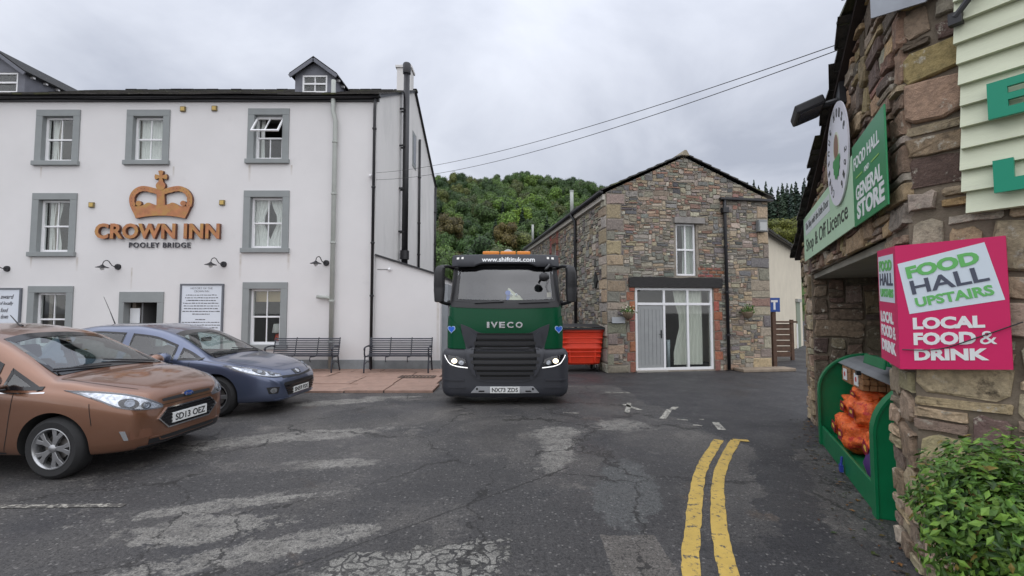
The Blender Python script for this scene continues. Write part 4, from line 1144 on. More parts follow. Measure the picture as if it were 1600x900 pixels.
# red brickwork right of the upper window foot
for r_ in range(3):
    for q in range(3):
        x_ = upw[1]+0.03+q*0.24+(0.1 if r_ % 2 else 0); z_ = lint[3]+0.02+r_*0.095
        fixed.append((x_, x_+0.225, z_, z_+0.085, red(rng)))
for side, w in ((0, 0.3), (0, 0.2)):
    pass
def b_inside(x_, z_):
    m_ = 0.03
    if bigw[0]-m_ < x_ < bigw[1]+m_ and z_ < bigw[3]+0.02: return False
    if upw[0]-m_ < x_ < upw[1]+m_ and upw[2]-m_ < z_ < upw[3]+m_: return False
    if lint[0]-m_ < x_ < lint[1]+m_ and lint[2]-0.02 < z_ < lint[3]+0.02: return False
    if uplint[0]-m_ < x_ < uplint[1]+m_ and uplint[2]-0.02 < z_ < uplint[3]+0.02: return False
    t = B_AZ - (B_AZ-B_E)*(abs(x_-B_AX)/(B_AX if x_ < B_AX else BW-B_AX))
    return z_ < t + 0.06
outl = [(0,0),(BW,0),(BW,B_E),(B_AX,B_AZ),(0,B_E)]
stones = []
for o, (cx, cz), ar, c in rubble(rng, BW, B_AZ+0.1, 0.055, 0.042, (2,6), (1,3), b_inside, fixed, warp=0.05, joint=0.010):
    o = clip_poly(o, outl)
    if len(o) < 3: continue
    if c is None:
        c = pick(rng, pal_gable if cz > 3.2 else (pal_pier if cx > 3.75 else pal_low))
    stones.append((FB, o, tuple(1.25*v for v in c), rng.uniform(0.012, 0.032), rng.random(), bfront))
fixed = []
z = 0.0; k = 0
while z < B_E-0.25:
    h = round(rng.uniform(0.24, 0.42)/0.05)*0.05; w = 0.36 if k % 2 == 0 else 0.6
    fixed.append((B_DEPTH-w, B_DEPTH, z, z+h, pick(rng, [(3,(0.33,0.31,0.27)),(2,(0.38,0.31,0.23))]))); z += h; k += 1
for side in (-1, 1):
    z = sidewin[2]-0.3
    while z < sidewin[3]+0.2:
        if side < 0: fixed.append((sidewin[0]-0.3, sidewin[0], z, z+0.25, red(rng)))
        else: fixed.append((sidewin[1], sidewin[1]+0.3, z, z+0.25, red(rng)))
        z += 0.25
fixed.append((sidewin[0], sidewin[1], sidewin[3], sidewin[3]+0.25, red(rng)))
s_in = lambda x_, z_: not (sidewin[0] < x_ < sidewin[1] and sidewin[2] < z_ < sidewin[3])
for o, (cx, cz), ar, c in rubble(rng, B_DEPTH, B_E-0.25, 0.07, 0.06, (2,5), (1,3), s_in, fixed):
    stones.append((FBS, o, tuple(1.2*v for v in (c or pick(rng, pal_low))), rng.uniform(0.015, 0.04), rng.random(), bside))
lay_stones(stones, None, M_stone, 300, barn)
# timber lintels
M_blackwood = mat('tarred_timber', (0.022, 0.02, 0.02), 0.7, var=0.4, vscale=6, bump=0.4, bscale=18, stretch=(1,8,8))
lm = MB(FB)
n = 14; prof_t = [lint[3] + rng.uniform(-0.02,0.015) for _ in range(n+1)]; prof_b = [bigw[3]+0.002+ rng.uniform(0,0.012) for _ in range(n+1)]
xs_ = [lint[0]+(lint[1]-lint[0])*i/n for i in range(n+1)]
lm.prism([(x_, b2) for x_, b2 in zip(xs_, prof_b)] + [(x_, t) for x_, t in zip(xs_[::-1], prof_t[::-1])], -0.055, 0.2)
lm.build('lintel', M_blackwood, bfront)
MB(FB).box(uplint[0], uplint[1], -0.09, 0.2, uplint[2]+0.02, uplint[3]+0.03).build('lintel', mat('grey_timber', (0.25,0.235,0.22), 0.8, var=0.2, vscale=8), bfront, bevel=0.008)
# verge slates and eaves
def bslope(s):
    x_e = -0.14 if s < 0 else BW+0.12
    z_e = B_E - 0.02
    return Vector((x_e, 0, z_e + 0.05)), Vector((B_AX, 0, B_AZ + 0.07))
br = MB(FB); bs_ = MB(FB)
for s in (-1, 1):
    e, a_ = bslope(s); dv = (a_-e); Ls = dv.length; dv.normalize()
    nrm = Vector((-dv.z, 0, dv.x)); nrm = nrm if nrm.z > 0 else -nrm
    br.add([tuple(e+Vector((0,-0.07,0))), tuple(a_+Vector((0,-0.07,0))), tuple(a_+Vector((0,B_DEPTH,0))), tuple(e+Vector((0,B_DEPTH,0)))], [(0,1,2,3)])
    def fn(u, s_, h_, e=e, dv=dv, nrm=nrm):
        p_ = e + dv*s_ + nrm*h_ + Vector((0, u-0.09, 0)); return tuple(p_)
    slates_into(bs_, fn, B_DEPTH, Ls, random.Random(4), 0.4, 0.3, 0.02)
bro = br.build('roof', M_black, barn)
tag(bs_.build('slates', M_slate, bro), kind='stuff')
MB(FB).prism([(B_AX-0.12,B_AZ+0.02),(B_AX+0.12,B_AZ+0.02),(B_AX+0.03,B_AZ+0.17),(B_AX-0.03,B_AZ+0.17)], -0.12, 0.5).build('ridge_tile', mat('buff_ridge_stone', (0.30,0.26,0.19), 0.9, bump=0.4), bro)
# white soffit board and gutter down the left eaves; gutter piece on the right
MB(FB).box(-0.10, -0.012, 0.02, B_DEPTH, B_E-0.20, B_E-0.06).build('soffit_board', mat('cream_board', (0.55,0.52,0.46), 0.6), barn)
MB(FB).tube([(-0.16,-0.06,B_E-0.02),(-0.16,B_DEPTH,B_E-0.02)], 0.06, 8).build('gutter', M_black, barn, smooth=True)
gx0 = bpx(1122, 310)[0]
MB(FB).box(gx0, BW+0.10, -0.14, -0.03, B_E-0.10, B_E-0.03).build('gutter', M_black, barn, bevel=0.01)
q0, q1 = bpx(1129, 318), bpx(1137, 580)
qs = [FB @ Vector((q0[0], -0.09, B_E-0.08)), FB @ Vector((q0[0]+0.0, -0.09, B_E-0.5)), FB @ Vector((q0[0]+0.02, -0.09, 0.03))]
t_ = downpipe('downpipe', 'thin black downpipe on the barn front right of the big window', qs, 0.045, M_black, [FB @ Vector((q0[0]+0.015, -0.09, z)) for z in (3.5, 2.2, 1.0)])
MB(FB).box(q0[0]-0.09, q0[0]+0.09, -0.17, -0.02, B_E-0.48, B_E-0.32).build('hopper', M_black, t_, bevel=0.01)
sp = B_DEPTH-2.75
t_ = downpipe('downpipe', 'black downpipe on the barn flank behind the red bin', [FBS @ Vector((sp,-0.2,B_E-0.05)), FBS @ Vector((sp+0.1,-0.08,B_E-0.3)), FBS @ Vector((sp+0.1,-0.08,0.03))], 0.05, M_black, [FBS @ Vector((sp+0.1,-0.08,z)) for z in (4.0,2.6,1.2)])
vp = FB @ Vector((-0.05, 3.1, B_E)); t2 = thing('vent_pipe', 'grey vent pipe standing above the barn eaves', 'pipe', vp)
MB().tube([vp, vp+Vector((0,0,0.85))], 0.06, 10).build('pipe', M_greypipe, t2, smooth=True); MB().tube([vp+Vector((0,0,0.83)), vp+Vector((0,0,0.87))], 0.068, 10).build('rim', M_greypipe, t2)
vp = FB @ Vector((-0.10, 9.5, B_E)); t2 = thing('vent_pipe', 'far grey vent pipe near the back end of the barn eaves', 'pipe', vp)
MB().tube([vp, vp+Vector((0,0,0.9))], 0.055, 10).build('pipe', M_greypipe, t2, smooth=True)
# iron tie plate on the flank
tz = 2.55; tp_ = B_DEPTH-0.75
MB(FBS).prism([(tp_,tz-0.24),(tp_+0.15,tz),(tp_,tz+0.24),(tp_-0.15,tz)], -0.075, -0.03).build('tie_plate', M_black, barn)
# flank window
MB(FBS).box(sidewin[0], sidewin[1], 0.14, 0.18, sidewin[2], sidewin[3]).build('side_window', M_white, barn)
MB(FBS).box(sidewin[0]+0.07, sidewin[1]-0.07, 0.132, 0.137, sidewin[2]+0.07, sidewin[3]-0.07).build('pane', M_glass, barn)
# upper window
def casement(F, rect, y, parent, mats, t=0.055, vx=(), hz=(), name='window', panes=True, skip=()):
    a_, b2, c_, d_ = rect; m = MB(F)
    m.box(a_, a_+t, y, y+0.08, c_, d_); m.box(b2-t, b2, y, y+0.08, c_, d_); m.box(a_+t, b2-t, y, y+0.08, c_, c_+t); m.box(a_+t, b2-t, y, y+0.08, d_-t, d_)
    hz_ = [c_+t/2] + list(hz) + [d_-t/2]; vx_ = [a_+t/2] + list(vx) + [b2-t/2]
    for h_ in hz: m.box(a_+t, b2-t, y-0.003, y+0.077, h_-t/2, h_+t/2)
    for v_ in vx:
        for h0, h1 in zip(hz_, hz_[1:]): m.box(v_-t*0.45, v_+t*0.45, y+0.003, y+0.074, h0+t/2, h1-t/2)
    w = m.build(name, mats, parent, bevel=0.005)
    for i, (v0, v1) in enumerate(zip(vx_, vx_[1:])):
        for j, (h0, h1) in enumerate(zip(hz_, hz_[1:])):
            if (i, j) in skip: continue
            MB(F).box(v0+t*0.4, v1-t*0.4, y+0.035, y+0.040, h0+t*0.4, h1-t*0.4).build('pane', M_glass, w)
    return w
uw = casement(FB, (upw[0]+0.01, upw[1]-0.01, upw[2]+0.01, upw[3]-0.005), 0.05, bfront, M_white, 0.05, [(upw[0]+upw[1])/2], [(upw[2]+upw[3])/2])
rng = random.Random(2)
cm = MB(FB); curtain(cm, upw[0]+0.28, upw[1]-0.02, upw[2]+0.02, upw[3]-0.03, 0.20, rng, 0.1, -1); cm.build('curtain', mat('pale_green_curtain', (0.52,0.55,0.50), 0.9), uw, smooth=True)
cm = MB(FB); curtain(cm, upw[0]+0.02, upw[0]+0.12, upw[2]+0.5, upw[3]-0.03, 0.20, rng, 0.0, 1); cm.build('curtain', MATS['pale_green_curtain'], uw, smooth=True)
# big glazed opening with the door
v1 = bpx(1039, 500)[0]; v2 = bpx(1076, 500)[0]; hT = bpx(1060, 475)[1]
bw_ = casement(FB, (bigw[0]+0.005, bigw[1]-0.005, bigw[2], bigw[3]-0.005), 0.03, bfront, M_white, 0.07, [v1, v2], [hT], skip=((0,0),))
cm = MB(FB); curtain(cm, v2-0.34, bigw[1]-0.22, bigw[2]+0.12, bigw[3]-0.08, 0.22, rng, 0.22, -1); cm.build('curtain', mat('cream_curtain', (0.62,0.62,0.55), 0.9, var=0.04), bw_, smooth=True)
M_doorgrey = mat('grey_painted_door', (0.30,0.31,0.31), 0.5, var=0.06, vscale=5)
dx0, dx1, dz0, dz1 = bigw[0]+0.085, v1-0.045, 0.07, hT-0.045
dm = MB(FB); dm.box(dx0, dx1, 0.055, 0.095, dz0, dz1)
door = dm.build('door', M_doorgrey, bfront)
npl = 5; pw = (dx1-dx0-0.16)/npl
for k in range(npl):
    x_ = dx0+0.08+k*pw; MB(FB).box(x_+0.005, x_+pw-0.005, 0.044, 0.0545, dz0+0.12, dz1-0.1).build('plank', M_doorgrey, door, bevel=0.003)
MB(FB).box(dx0, dx0+0.08, 0.042, 0.0545, dz0, dz1).box(dx1-0.08, dx1, 0.042, 0.0545, dz0, dz1).box(dx0+0.08, dx1-0.08, 0.0425, 0.0545, dz1-0.1, dz1).box(dx0+0.08, dx1-0.08, 0.0425, 0.0545, dz0, dz0+0.12).build('rails', M_doorgrey, door)
MB(FB).box(dx1-0.065, dx1-0.03, 0.03, 0.042, 0.92, 1.14).tube([(dx1-0.047,0.03,1.03),(dx1-0.047,-0.02,1.03),(dx1-0.15,-0.02,1.03)], 0.009, 6).build('handle', M_black, door)
MB(FB).box(bigw[0]-0.02, v1+0.02, -0.10, 0.10, 0.0, 0.055).build('doorstep', mat('stone_step', (0.33,0.31,0.28), 0.85, bump=0.3), bfront, bevel=0.01)
# tall tube heater standing inside by the window
hp_ = FB @ Vector((v1+0.30, 0.42, 0))
t_ = thing('standing_tube', 'pale upright tube standing inside the big barn window', 'ornament', hp_)
MB().tube([hp_, hp_+Vector((0,0,0.85))], 0.055, 12).build('tube', mat('pale_blue_grey', (0.42,0.48,0.52), 0.4), t_, smooth=True); MB().tube([hp_, hp_+Vector((0,0,0.05))], 0.10, 12).build('base', MATS['pale_blue_grey'], t_)
# name plate, wall baskets, box lamp, step
a_ = brect(955, 975, 495.5, 505)
o = MB(FB).box(a_[0], a_[1], -0.075, -0.035, a_[2], a_[3]).build('name_plate', mat('grey_plaque', (0.40,0.42,0.44), 0.5), bevel=0.004); tag(o, 'small white house plaque on the barn left of the grey door', 'plaque')
def basket(q, label, bloom, seed):
    r_ = random.Random(seed); c = FB @ Vector((q[0], -0.20, q[1]))
    t2 = thing('wall_basket', label, 'planter', c)
    MB(FB).lathe([(0.02,-0.20),(0.10,-0.15),(0.155,-0.04),(0.16,0.0)], 14, (q[0],-0.20,q[1])).build('pot', mat('terracotta_moss', (0.20,0.15,0.10), 0.9), t2, smooth=True)
    lf = MB(FB)
    for k in range(170):
        v_ = Vector((r_.gauss(0,0.10), r_.gauss(-0.02,0.08), abs(r_.gauss(0.05,0.07))-0.03)); a1 = r_.uniform(0,6.28); s = r_.uniform(0.018,0.035)
        dx, dz = math.cos(a1)*s, math.sin(a1)*s; p_ = Vector((q[0],-0.20,q[1])) + v_
        wht = r_.random() < bloom
        lf.add([p_+Vector((-dx,0.01,-dz)), p_+Vector((dz*0.5,-0.012,-dx*0.5)), p_+Vector((dx,0.0,dz)), p_+Vector((-dz*0.5,0.012,dx*0.5))], [(0,1,2,3)], (0.6,0.6,0.5) if wht else (0.06*r_.uniform(0.7,1.6),0.12*r_.uniform(0.7,1.5),0.03))
    tag(lf.build('leaves', M_leafattr, t2, fix=False), kind='stuff')
M_leafattr = attr_mat('leaf_by_attribute', 0.55, 0.0, lichen=(0.1,0.15,0.05), lich_amt=0.9, dark=(0.03,0.05,0.02))
basket(bpx(977, 488), 'wall basket with white flowers left of the barn door', 0.28, 4)
basket(bpx(1161, 487), 'mossy wall basket with sparse green leaves right of the barn downpipe', 0.0, 6)
a_ = brect(1180, 1193, 345, 363)
t_ = thing('box_lamp', 'square grey bulkhead lamp high on the barn right corner', 'lamp', FB @ Vector((a_[0], -0.1, a_[2])))
MB(FB).box(a_[0], a_[1], -0.16, -0.02, a_[2], a_[3]).build('housing', mat('grey_lamp_box', (0.22,0.23,0.23), 0.5), t_, bevel=0.015)
MB(FB).box(a_[0]+0.03, a_[1]-0.03, -0.172, -0.161, a_[2]+0.03, a_[3]-0.08).build('lens', mat('lamp_lens', (0.42,0.43,0.42), 0.2), t_)
o = MB(FB).box(BW-1.25, BW+0.35, -0.5, -0.05, 0.0, 0.09).build('stone_slab', mat('brown_stone', (0.25,0.20,0.15), 0.85, var=0.25, vscale=4, bump=0.4), bevel=0.02); tag(o, 'low flat stone slab at the foot of the barn right corner', 'slab')

# ================================================================== CREAM COTTAGE behind
FC = facade((8.45, 15.45, 0), R(50))
cot = thing('cream_cottage', 'cream rendered cottage with a stone-slate roof behind the barn', 'building', FC @ Vector((2, 0, 0)))
M_cream = mat('cream_render', (0.66, 0.60, 0.48), 0.9, var=0.06, vscale=2, bump=0.3, bscale=25)
ce = 4.55
cwm = MB(FC); cwm.box(-1.5, 9.0, 0.0, 6.0, 0, ce); cwm.build('wall', M_cream, cot)
cs_ = MB(FC); cr0 = Vector((-1.7,-0.25,ce-0.12)); cdv = Vector((0,3.2,1.15)); cL = cdv.length; cdv.normalize(); cn = Vector((0,-cdv.z,cdv.y))
slates_into(cs_, lambda u, s_, h_: tuple(cr0+Vector((u,0,0))+cdv*s_+cn*h_), 11.0, cL, random.Random(9), 0.45, 0.33, 0.03)
cro = MB(FC).add([(-1.7,-0.25,ce-0.14),(9.3,-0.25,ce-0.14),(9.3,3.0,ce+1.03),(-1.7,3.0,ce+1.03),(9.3,6.2,ce-0.1),(-1.7,6.2,ce-0.1)], [(0,1,2,3),(3,2,4,5)]).add([(-1.5,0,ce),(-1.5,6,ce),(-1.5,3,ce+1.0)],[(0,1,2)]).add([(9,0,ce),(9,6,ce),(9,3,ce+1.0)],[(0,1,2)]).build('roof', M_black, cot)
tag(cs_.build('slates', M_slate, cro), kind='stuff')
a_ = ray_on(FC, 1246, 560)
MB(FC).box(a_[0]-0.02, a_[0]+1.0, -0.03, 0.0, 0, 2.1).build('door', mat('sage_door', (0.24,0.28,0.21), 0.6), cot)
MB(FC).box(a_[0]-0.16, a_[0]+1.1, -0.10, -0.001, 2.1, 2.24).build('door_lintel', mat('grey_lintel', (0.35,0.35,0.32), 0.8), cot)
MB(FC).tube([(a_[0]-0.28,-0.06,0.0),(a_[0]-0.28,-0.06,1.1)], 0.035, 8).build('pipe', M_white, cot)
gt_p = at(1218, 560, 15.6)
gate = thing('wooden_gate', 'low brown boarded gate in front of the cream cottage', 'gate', (gt_p.x, 15.6, 0))
M_wood = mat('brown_timber', (0.10,0.055,0.035), 0.75, var=0.3, vscale=7, bump=0.2)
for k in range(6): MB().box(gt_p.x-0.62, gt_p.x+0.42, 15.6, 15.63, 0.12+k*0.19, 0.12+k*0.19+0.165).build('board', M_wood, gate)
for xx in (-0.66, 0.46): MB().box(gt_p.x+xx-0.05, gt_p.x+xx+0.05, 15.58, 15.68, 0, 1.38).build('post', M_wood, gate, bevel=0.01)
MB().box(gt_p.x-0.62, gt_p.x+0.62, 15.55, 15.7, 1.27, 1.33).build('cap_rail', M_wood, gate)
# dead-end sign
dp_ = at(1212, 573, 13.6); dz = at(1212, 476, 13.6).z
ds_ = thing('dead_end_sign', 'blue no-through-road sign on a brown post beside the barn', 'sign', (dp_.x, 13.6, 0))
MB().box(dp_.x-0.055, dp_.x+0.055, 13.6, 13.70, 0, dz-0.12).build('post', M_wood, ds_, bevel=0.008)
MB().box(dp_.x-0.17, dp_.x+0.17, 13.575, 13.597, dz-0.215, dz+0.205).build('plate', mat('sign_blue', (0.012,0.06,0.27), 0.35), ds_, bevel=0.006)
MB().box(dp_.x-0.03, dp_.x+0.03, 13.570, 13.574, dz-0.15, dz+0.07).build('road_symbol', mat('sign_white', (0.75,0.76,0.78), 0.4), ds_)
MB().box(dp_.x-0.10, dp_.x+0.10, 13.5695, 13.574, dz+0.0715, dz+0.135).build('bar_symbol', mat('sign_pale', (0.72,0.70,0.68), 0.4), ds_)

# ================================================================== RED WHEELED BIN
def red_bin():
    bx, by = 1.93, 12.45
    F = facade((bx, by, 0), R(4))
    t = thing('wheeled_bin', 'large red four-wheeled waste bin with a black lid beside the barn', 'bin', (bx, by, 0))
    M_r = mat('red_plastic', (0.72, 0.045, 0.014), 0.42, var=0.08, vscale=4)
    body = MB(F)
    lv = [(0.20,0.50,0.36),(0.24,0.54,0.40),(0.62,0.585,0.44),(0.64,0.60,0.455),(0.68,0.60,0.455),(0.70,0.59,0.445),(1.08,0.635,0.485),(1.10,0.67,0.52),(1.17,0.67,0.52)]
    n_ = 24; rows = []
    for z, hx, hy in lv:
        row = []
        for i in range(n_+1):
            a1 = 2*math.pi*i/n_; cx_, sy_ = math.cos(a1), math.sin(a1)
            k = (abs(cx_)**7 + abs(sy_)**7)**(-1/7); row.append((cx_*k*hx, 0.5+sy_*k*hy, z))
        rows.append(row)
    body.grid(rows); body.add([rows[0][i] for i in range(n_)], [tuple(range(n_-1,-1,-1))])
    body.build('body', M_r, t, auto=35)
    for z in (0.42, 0.55, 0.80, 0.93):
        k = 0.535 + (z-0.24)*0.105
        MB(F).box(-k*0.93, k*0.93, 0.5-0.385-(z-0.2)*0.09-0.022, 0.5-0.36-(z-0.2)*0.09, z-0.018, z+0.018).build('rib', M_r, t, bevel=0.008)
    for xx in (-0.35, 0.35): MB(F).box(xx-0.02, xx+0.02, 0.065, 0.12, 0.25, 1.06).build('rib', M_r, t, bevel=0.006)
    lid = MB(F); rows = []
    for i in range(9):
        yy = -0.06 + i*1.12/8; zz = 1.19 + 0.10*math.sin(math.pi*min(1,(i/8)*0.55+0.1))
        rows.append([(-0.70,yy,zz-0.03),(-0.66,yy,zz),(0,yy,zz+0.02),(0.66,yy,zz),(0.70,yy,zz-0.03)])
    lid.grid(rows); lid.box(-0.70,0.70,-0.075,-0.05,1.165,1.215)
    lid.build('lid', mat('black_plastic', (0.02,0.02,0.022), 0.5), t, smooth=False)
    MB(F).box(0.02, 0.34, 0.055, 0.062, 0.985, 1.05).build('yellow_label', mat('yellow_label', (0.65,0.42,0.03), 0.5), t)
    for sx in (-1, 1):
        MB(F).tube([(sx*0.66,0.5,1.06),(sx*0.76,0.5,1.06)], 0.03, 8).build('lifting_pin', M_r, t)
        for yy in (0.2, 0.8):
            w = MB(F).lathe([(0.03,-0.025),(0.085,-0.025),(0.095,-0.012),(0.095,0.012),(0.085,0.025),(0.03,0.025)], 16, (sx*0.42,yy,0.095), axis='x').build('wheel', mat('black_rubber', (0.018,0.018,0.018), 0.8), t, auto=40)
            MB(F).box(sx*0.42-0.045, sx*0.42+0.045, yy-0.03, yy+0.03, 0.11, 0.22).build('castor_fork', mat('zinc', (0.4,0.4,0.4), 0.4, 0.8), w)
red_bin()

# ================================================================== WOODED HILL
def hill_z(x, y):
    r = 0.0
    ridge_y = 255
    t = max(0.0, min(1.0, (y-80)/(ridge_y-80)))
    top = 68 + 1.5*math.sin(x*0.03+0.9) - 0.03*max(0, x)
    if x > 32: top -= min(16, (x-32)*0.22)
    z = top*(t**1.15)
    if y > ridge_y: z = top - (y-ridge_y)*0.08
    return z + 1.3*noise.noise((x*0.05, y*0.05, 0)) * min(1, t*4)
hm = MB(); rows = []
for j in range(40):
    y = 78 + j*6.5; rows.append([(x_, y, hill_z(x_, y) - (0.3 if j == 0 else 0)) for x_ in range(-160, 261, 10)])
hm.grid(rows)
tag(hm.build('hill', mat('woodland_floor', (0.045,0.06,0.02), 0.95, var=0.4, vscale=0.15), smooth=True), kind='structure')
def leaf_mat(name, c):
    m = bpy.data.materials.new(name); m.use_nodes = True
    N, L = m.node_tree.nodes, m.node_tree.links; b = N['Principled BSDF']; b.inputs['Roughness'].default_value = 0.6; b.inputs['Specular IOR Level'].default_value = 0.3
    a = N.new('ShaderNodeAttribute'); a.attribute_name = 'col'
    oi = N.new('ShaderNodeObjectInfo'); rp = N.new('ShaderNodeValToRGB')      # every tree a little different
    cr = rp.color_ramp; cr.elements[0].color = lin(*[v*k for v, k in zip(c, (0.60, 0.68, 0.75))]); cr.elements[1].color = lin(*[v*k for v, k in zip(c, (1.45, 1.32, 1.0))])
    e = cr.elements.new(0.5); e.color = lin(*c); L.new(oi.outputs['Random'], rp.inputs[0])
    mx = N.new('ShaderNodeMix'); mx.data_type = 'RGBA'; mx.blend_type = 'MULTIPLY'; mx.inputs[0].default_value = 1.0
    L.new(rp.outputs[0], mx.inputs[6]); L.new(a.outputs['Color'], mx.inputs[7]); L.new(mx.outputs[2], b.inputs['Base Color'])
    return m
def broad_crown(seed):
    """lumpy broadleaf crown: many small leaf clumps on a dozen unequal boughs, about 1 high and 1 wide, foot at 0"""
    r_ = random.Random(seed); m = MB()
    boughs = [(Vector((0,0,0.62)), 0.30)]
    for k in range(15):
        a_ = r_.uniform(0, 6.28); z = r_.uniform(0.22, 0.86); rad = 0.36*math.sin(math.pi*min(1, (z-0.02)/1.0))**0.6 * r_.uniform(0.6, 1.05)
        boughs.append((Vector((math.cos(a_)*rad, math.sin(a_)*rad, z)), r_.uniform(0.11, 0.21)))
    for c, br in boughs:
        tint = r_.uniform(0.8, 1.2)
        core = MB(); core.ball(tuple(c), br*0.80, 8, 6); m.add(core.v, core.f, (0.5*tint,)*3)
        for q in range(int(190*br/0.15)):
            v = Vector((r_.gauss(0,1), r_.gauss(0,1), r_.gauss(0,1))).normalized()
            p_ = c + v*br*r_.uniform(0.80, 1.06)*(1 + 0.30*noise.noise(v*3+c*9)); s = r_.uniform(0.015, 0.030)
            n_ = (v + Vector((r_.uniform(-.4,.4), r_.uniform(-.4,.4), r_.uniform(-.2,.5)))).normalized()
            t1 = n_.cross(Vector((r_.uniform(-1,1), r_.uniform(-1,1), r_.uniform(-1,1)))).normalized(); t2 = n_.cross(t1)
            k = tint*r_.uniform(0.7, 1.3)
            m.add([p_+t1*s, p_+t2*s*0.9+n_*s*0.25, p_-t1*s*1.1, p_-t2*s*0.8+n_*s*0.2], [(0,1,2,3)], (k, k, k))
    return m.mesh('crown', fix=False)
def conifer_crown(seed):
    r_ = random.Random(seed); m = MB()
    z = 0.12
    while z < 0.99:
        rad = 0.17*(1-z)**0.8 + 0.012; nb = max(5, int(13*(1-z))+4)
        for k in range(nb):
            a_ = r_.uniform(0, 6.28); L_ = rad*r_.uniform(0.6, 1.2); d = Vector((math.cos(a_), math.sin(a_), 0)); s = Vector((-d.y, d.x, 0))
            dr = L_*r_.uniform(0.25, 0.55); w = L_*0.32+0.006; zz = z + r_.uniform(-0.01, 0.01); kk = r_.uniform(0.65, 1.3)
            p0 = Vector((0,0,zz+0.02)); p1 = d*L_*0.6 + Vector((0,0,zz-dr*0.45)); p2 = d*L_ + Vector((0,0,zz-dr))
            m.add([p0, p1+s*w, p2, p1-s*w], [(0,1,2,3)], (kk,kk,kk))
            m.add([p0+Vector((0,0,-0.01)), p1+Vector((0,0,-w*1.2)), p2, p1+Vector((0,0,w*0.3))], [(0,1,2,3)], (kk*0.8,)*3)
        z += 0.022 + 0.012*(1-z)
    return m.mesh('crown', fix=False)
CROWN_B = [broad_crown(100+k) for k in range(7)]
CROWN_C = [conifer_crown(200+k) for k in range(4)]
TR = MB().tube([(0,0,-0.05),(0.005,0,0.25),(-0.004,0.004,0.55),(0,0,0.8)], [0.026,0.02,0.012,0.004], 7)
TR.tube([(0,0,0.33),(0.12,0.05,0.55)], [0.010,0.003], 5); TR.tube([(0,0,0.38),(-0.11,0.08,0.62)], [0.010,0.003], 5); TR.tube([(0,0,0.42),(0.02,-0.13,0.62)], [0.009,0.003], 5)
TRUNK_ME = TR.mesh('trunk', True)
M_bark = mat('bark', (0.09,0.075,0.06), 0.9)
KIND = {
 'dark':   (leaf_mat('leaf_dark_green', (0.055,0.102,0.029)), 'dark green broadleaf tree'),
 'mid':    (leaf_mat('leaf_mid_green', (0.082,0.148,0.036)), 'mid-green broadleaf tree'),
 'olive':  (leaf_mat('leaf_olive', (0.088,0.112,0.038)), 'dull olive broadleaf tree'),
 'bright': (leaf_mat('leaf_bright_green', (0.115,0.20,0.030)), 'bright yellow-green broadleaf tree'),
 'russet': (leaf_mat('leaf_russet', (0.118,0.098,0.034)), 'russet autumn-tinted tree'),
 'spruce': (leaf_mat('needle_dark', (0.026,0.050,0.026)), 'dark pointed spruce among broadleaf trees'),
 'ridge':  (leaf_mat('needle_ridge', (0.026,0.048,0.032)), 'dark conifer in the plantation'),
 'yellow': (leaf_mat('leaf_yellow_green', (0.20,0.21,0.04)), 'yellow-green bush below the conifers'),
}
TREE_ME = {}
def tree(kind, x, y, h, w, seed, zofs=0.0):
    r_ = random.Random(seed); con = kind in ('spruce', 'ridge')
    src = r_.choice(CROWN_C if con else CROWN_B)
    key = (kind, src.name)
    if key not in TREE_ME:
        me = src.copy(); me.materials.append(KIND[kind][0]); TREE_ME[key] = me
    z = hill_z(x, y) + zofs if y > 78 else zofs
    px_t = to_px((x, y, z+h*0.7)); rel = px_t[1]
    where = ('on the hill ridge' if rel < 292 else 'high on the hill' if rel < 315 else 'mid-slope on the hill' if rel < 345 else 'low on the hill' if rel < 380 else 'at the foot of the hill')
    col_ = px_t[0]
    beside = ('beside the inn gable' if col_ < 705 else 'above the left of the lorry' if col_ < 760 else 'above the middle of the lorry' if col_ < 815 else 'above the right of the lorry' if col_ < 870 else 'left of the barn roof' if col_ < 920 else 'touching the barn roof edge' if col_ < 1000 else 'behind the barn right corner' if col_ < 1205 else 'above the cream cottage' if col_ < 1235 else 'nearest the shop roof')
    t = thing('conifer' if con else 'broadleaf_tree', KIND[kind][1] + ' ' + where + ' ' + beside, 'tree', (x, y, z), {'ridge':'conifers behind the barn','yellow':'bushes below the conifers'}.get(kind, kind + ' trees on the wooded hillside'), r_.uniform(0, 6.28))
    for nm, me in (('trunk', TRUNK_ME), ('crown', TREE_ME[key])):
        o = bpy.data.objects.new(nm, me); COL.objects.link(o); o.parent = t
        o.scale = ((w, w, h) if nm == 'crown' else (h*0.8, h*0.8, h))
TRUNK_ME.materials.append(M_bark)
rng = random.Random(77); nt = 0
# rows of trees up the slope where the gap between the buildings shows them
y = 88.0
while y < 262:
    dpt = y
    x_l, x_r = (655-800)/FPX*dpt, (965-800)/FPX*dpt
    step = 5.6 if y < 150 else 6.4
    x_ = x_l + rng.uniform(0, step)
    while x_ < x_r:
        px_ = 800 + FPX*x_/dpt
        base_py = 487 - FPX*(hill_z(x_, y)-CAM_H)/dpt
        if base_py < 505:
            t = rng.random(); f = (y-88)/170
            kind = 'dark' if t < 0.36 else 'mid' if t < 0.66 else 'olive' if t < 0.88 else 'spruce' if f < 0.45 else 'dark'
            if f < 0.4 and rng.random() < 0.02: kind = 'russet'
            h = rng.uniform(8.5, 13.0); w = h*rng.uniform(0.70, 1.0)
            if kind == 'spruce': h *= 1.15; w = h*rng.uniform(0.9, 1.2)
            tree(kind, x_, y, h, w, nt); nt += 1
        x_ += step*rng.uniform(0.75, 1.3)
    y += 8.5 + (y-88)*0.012
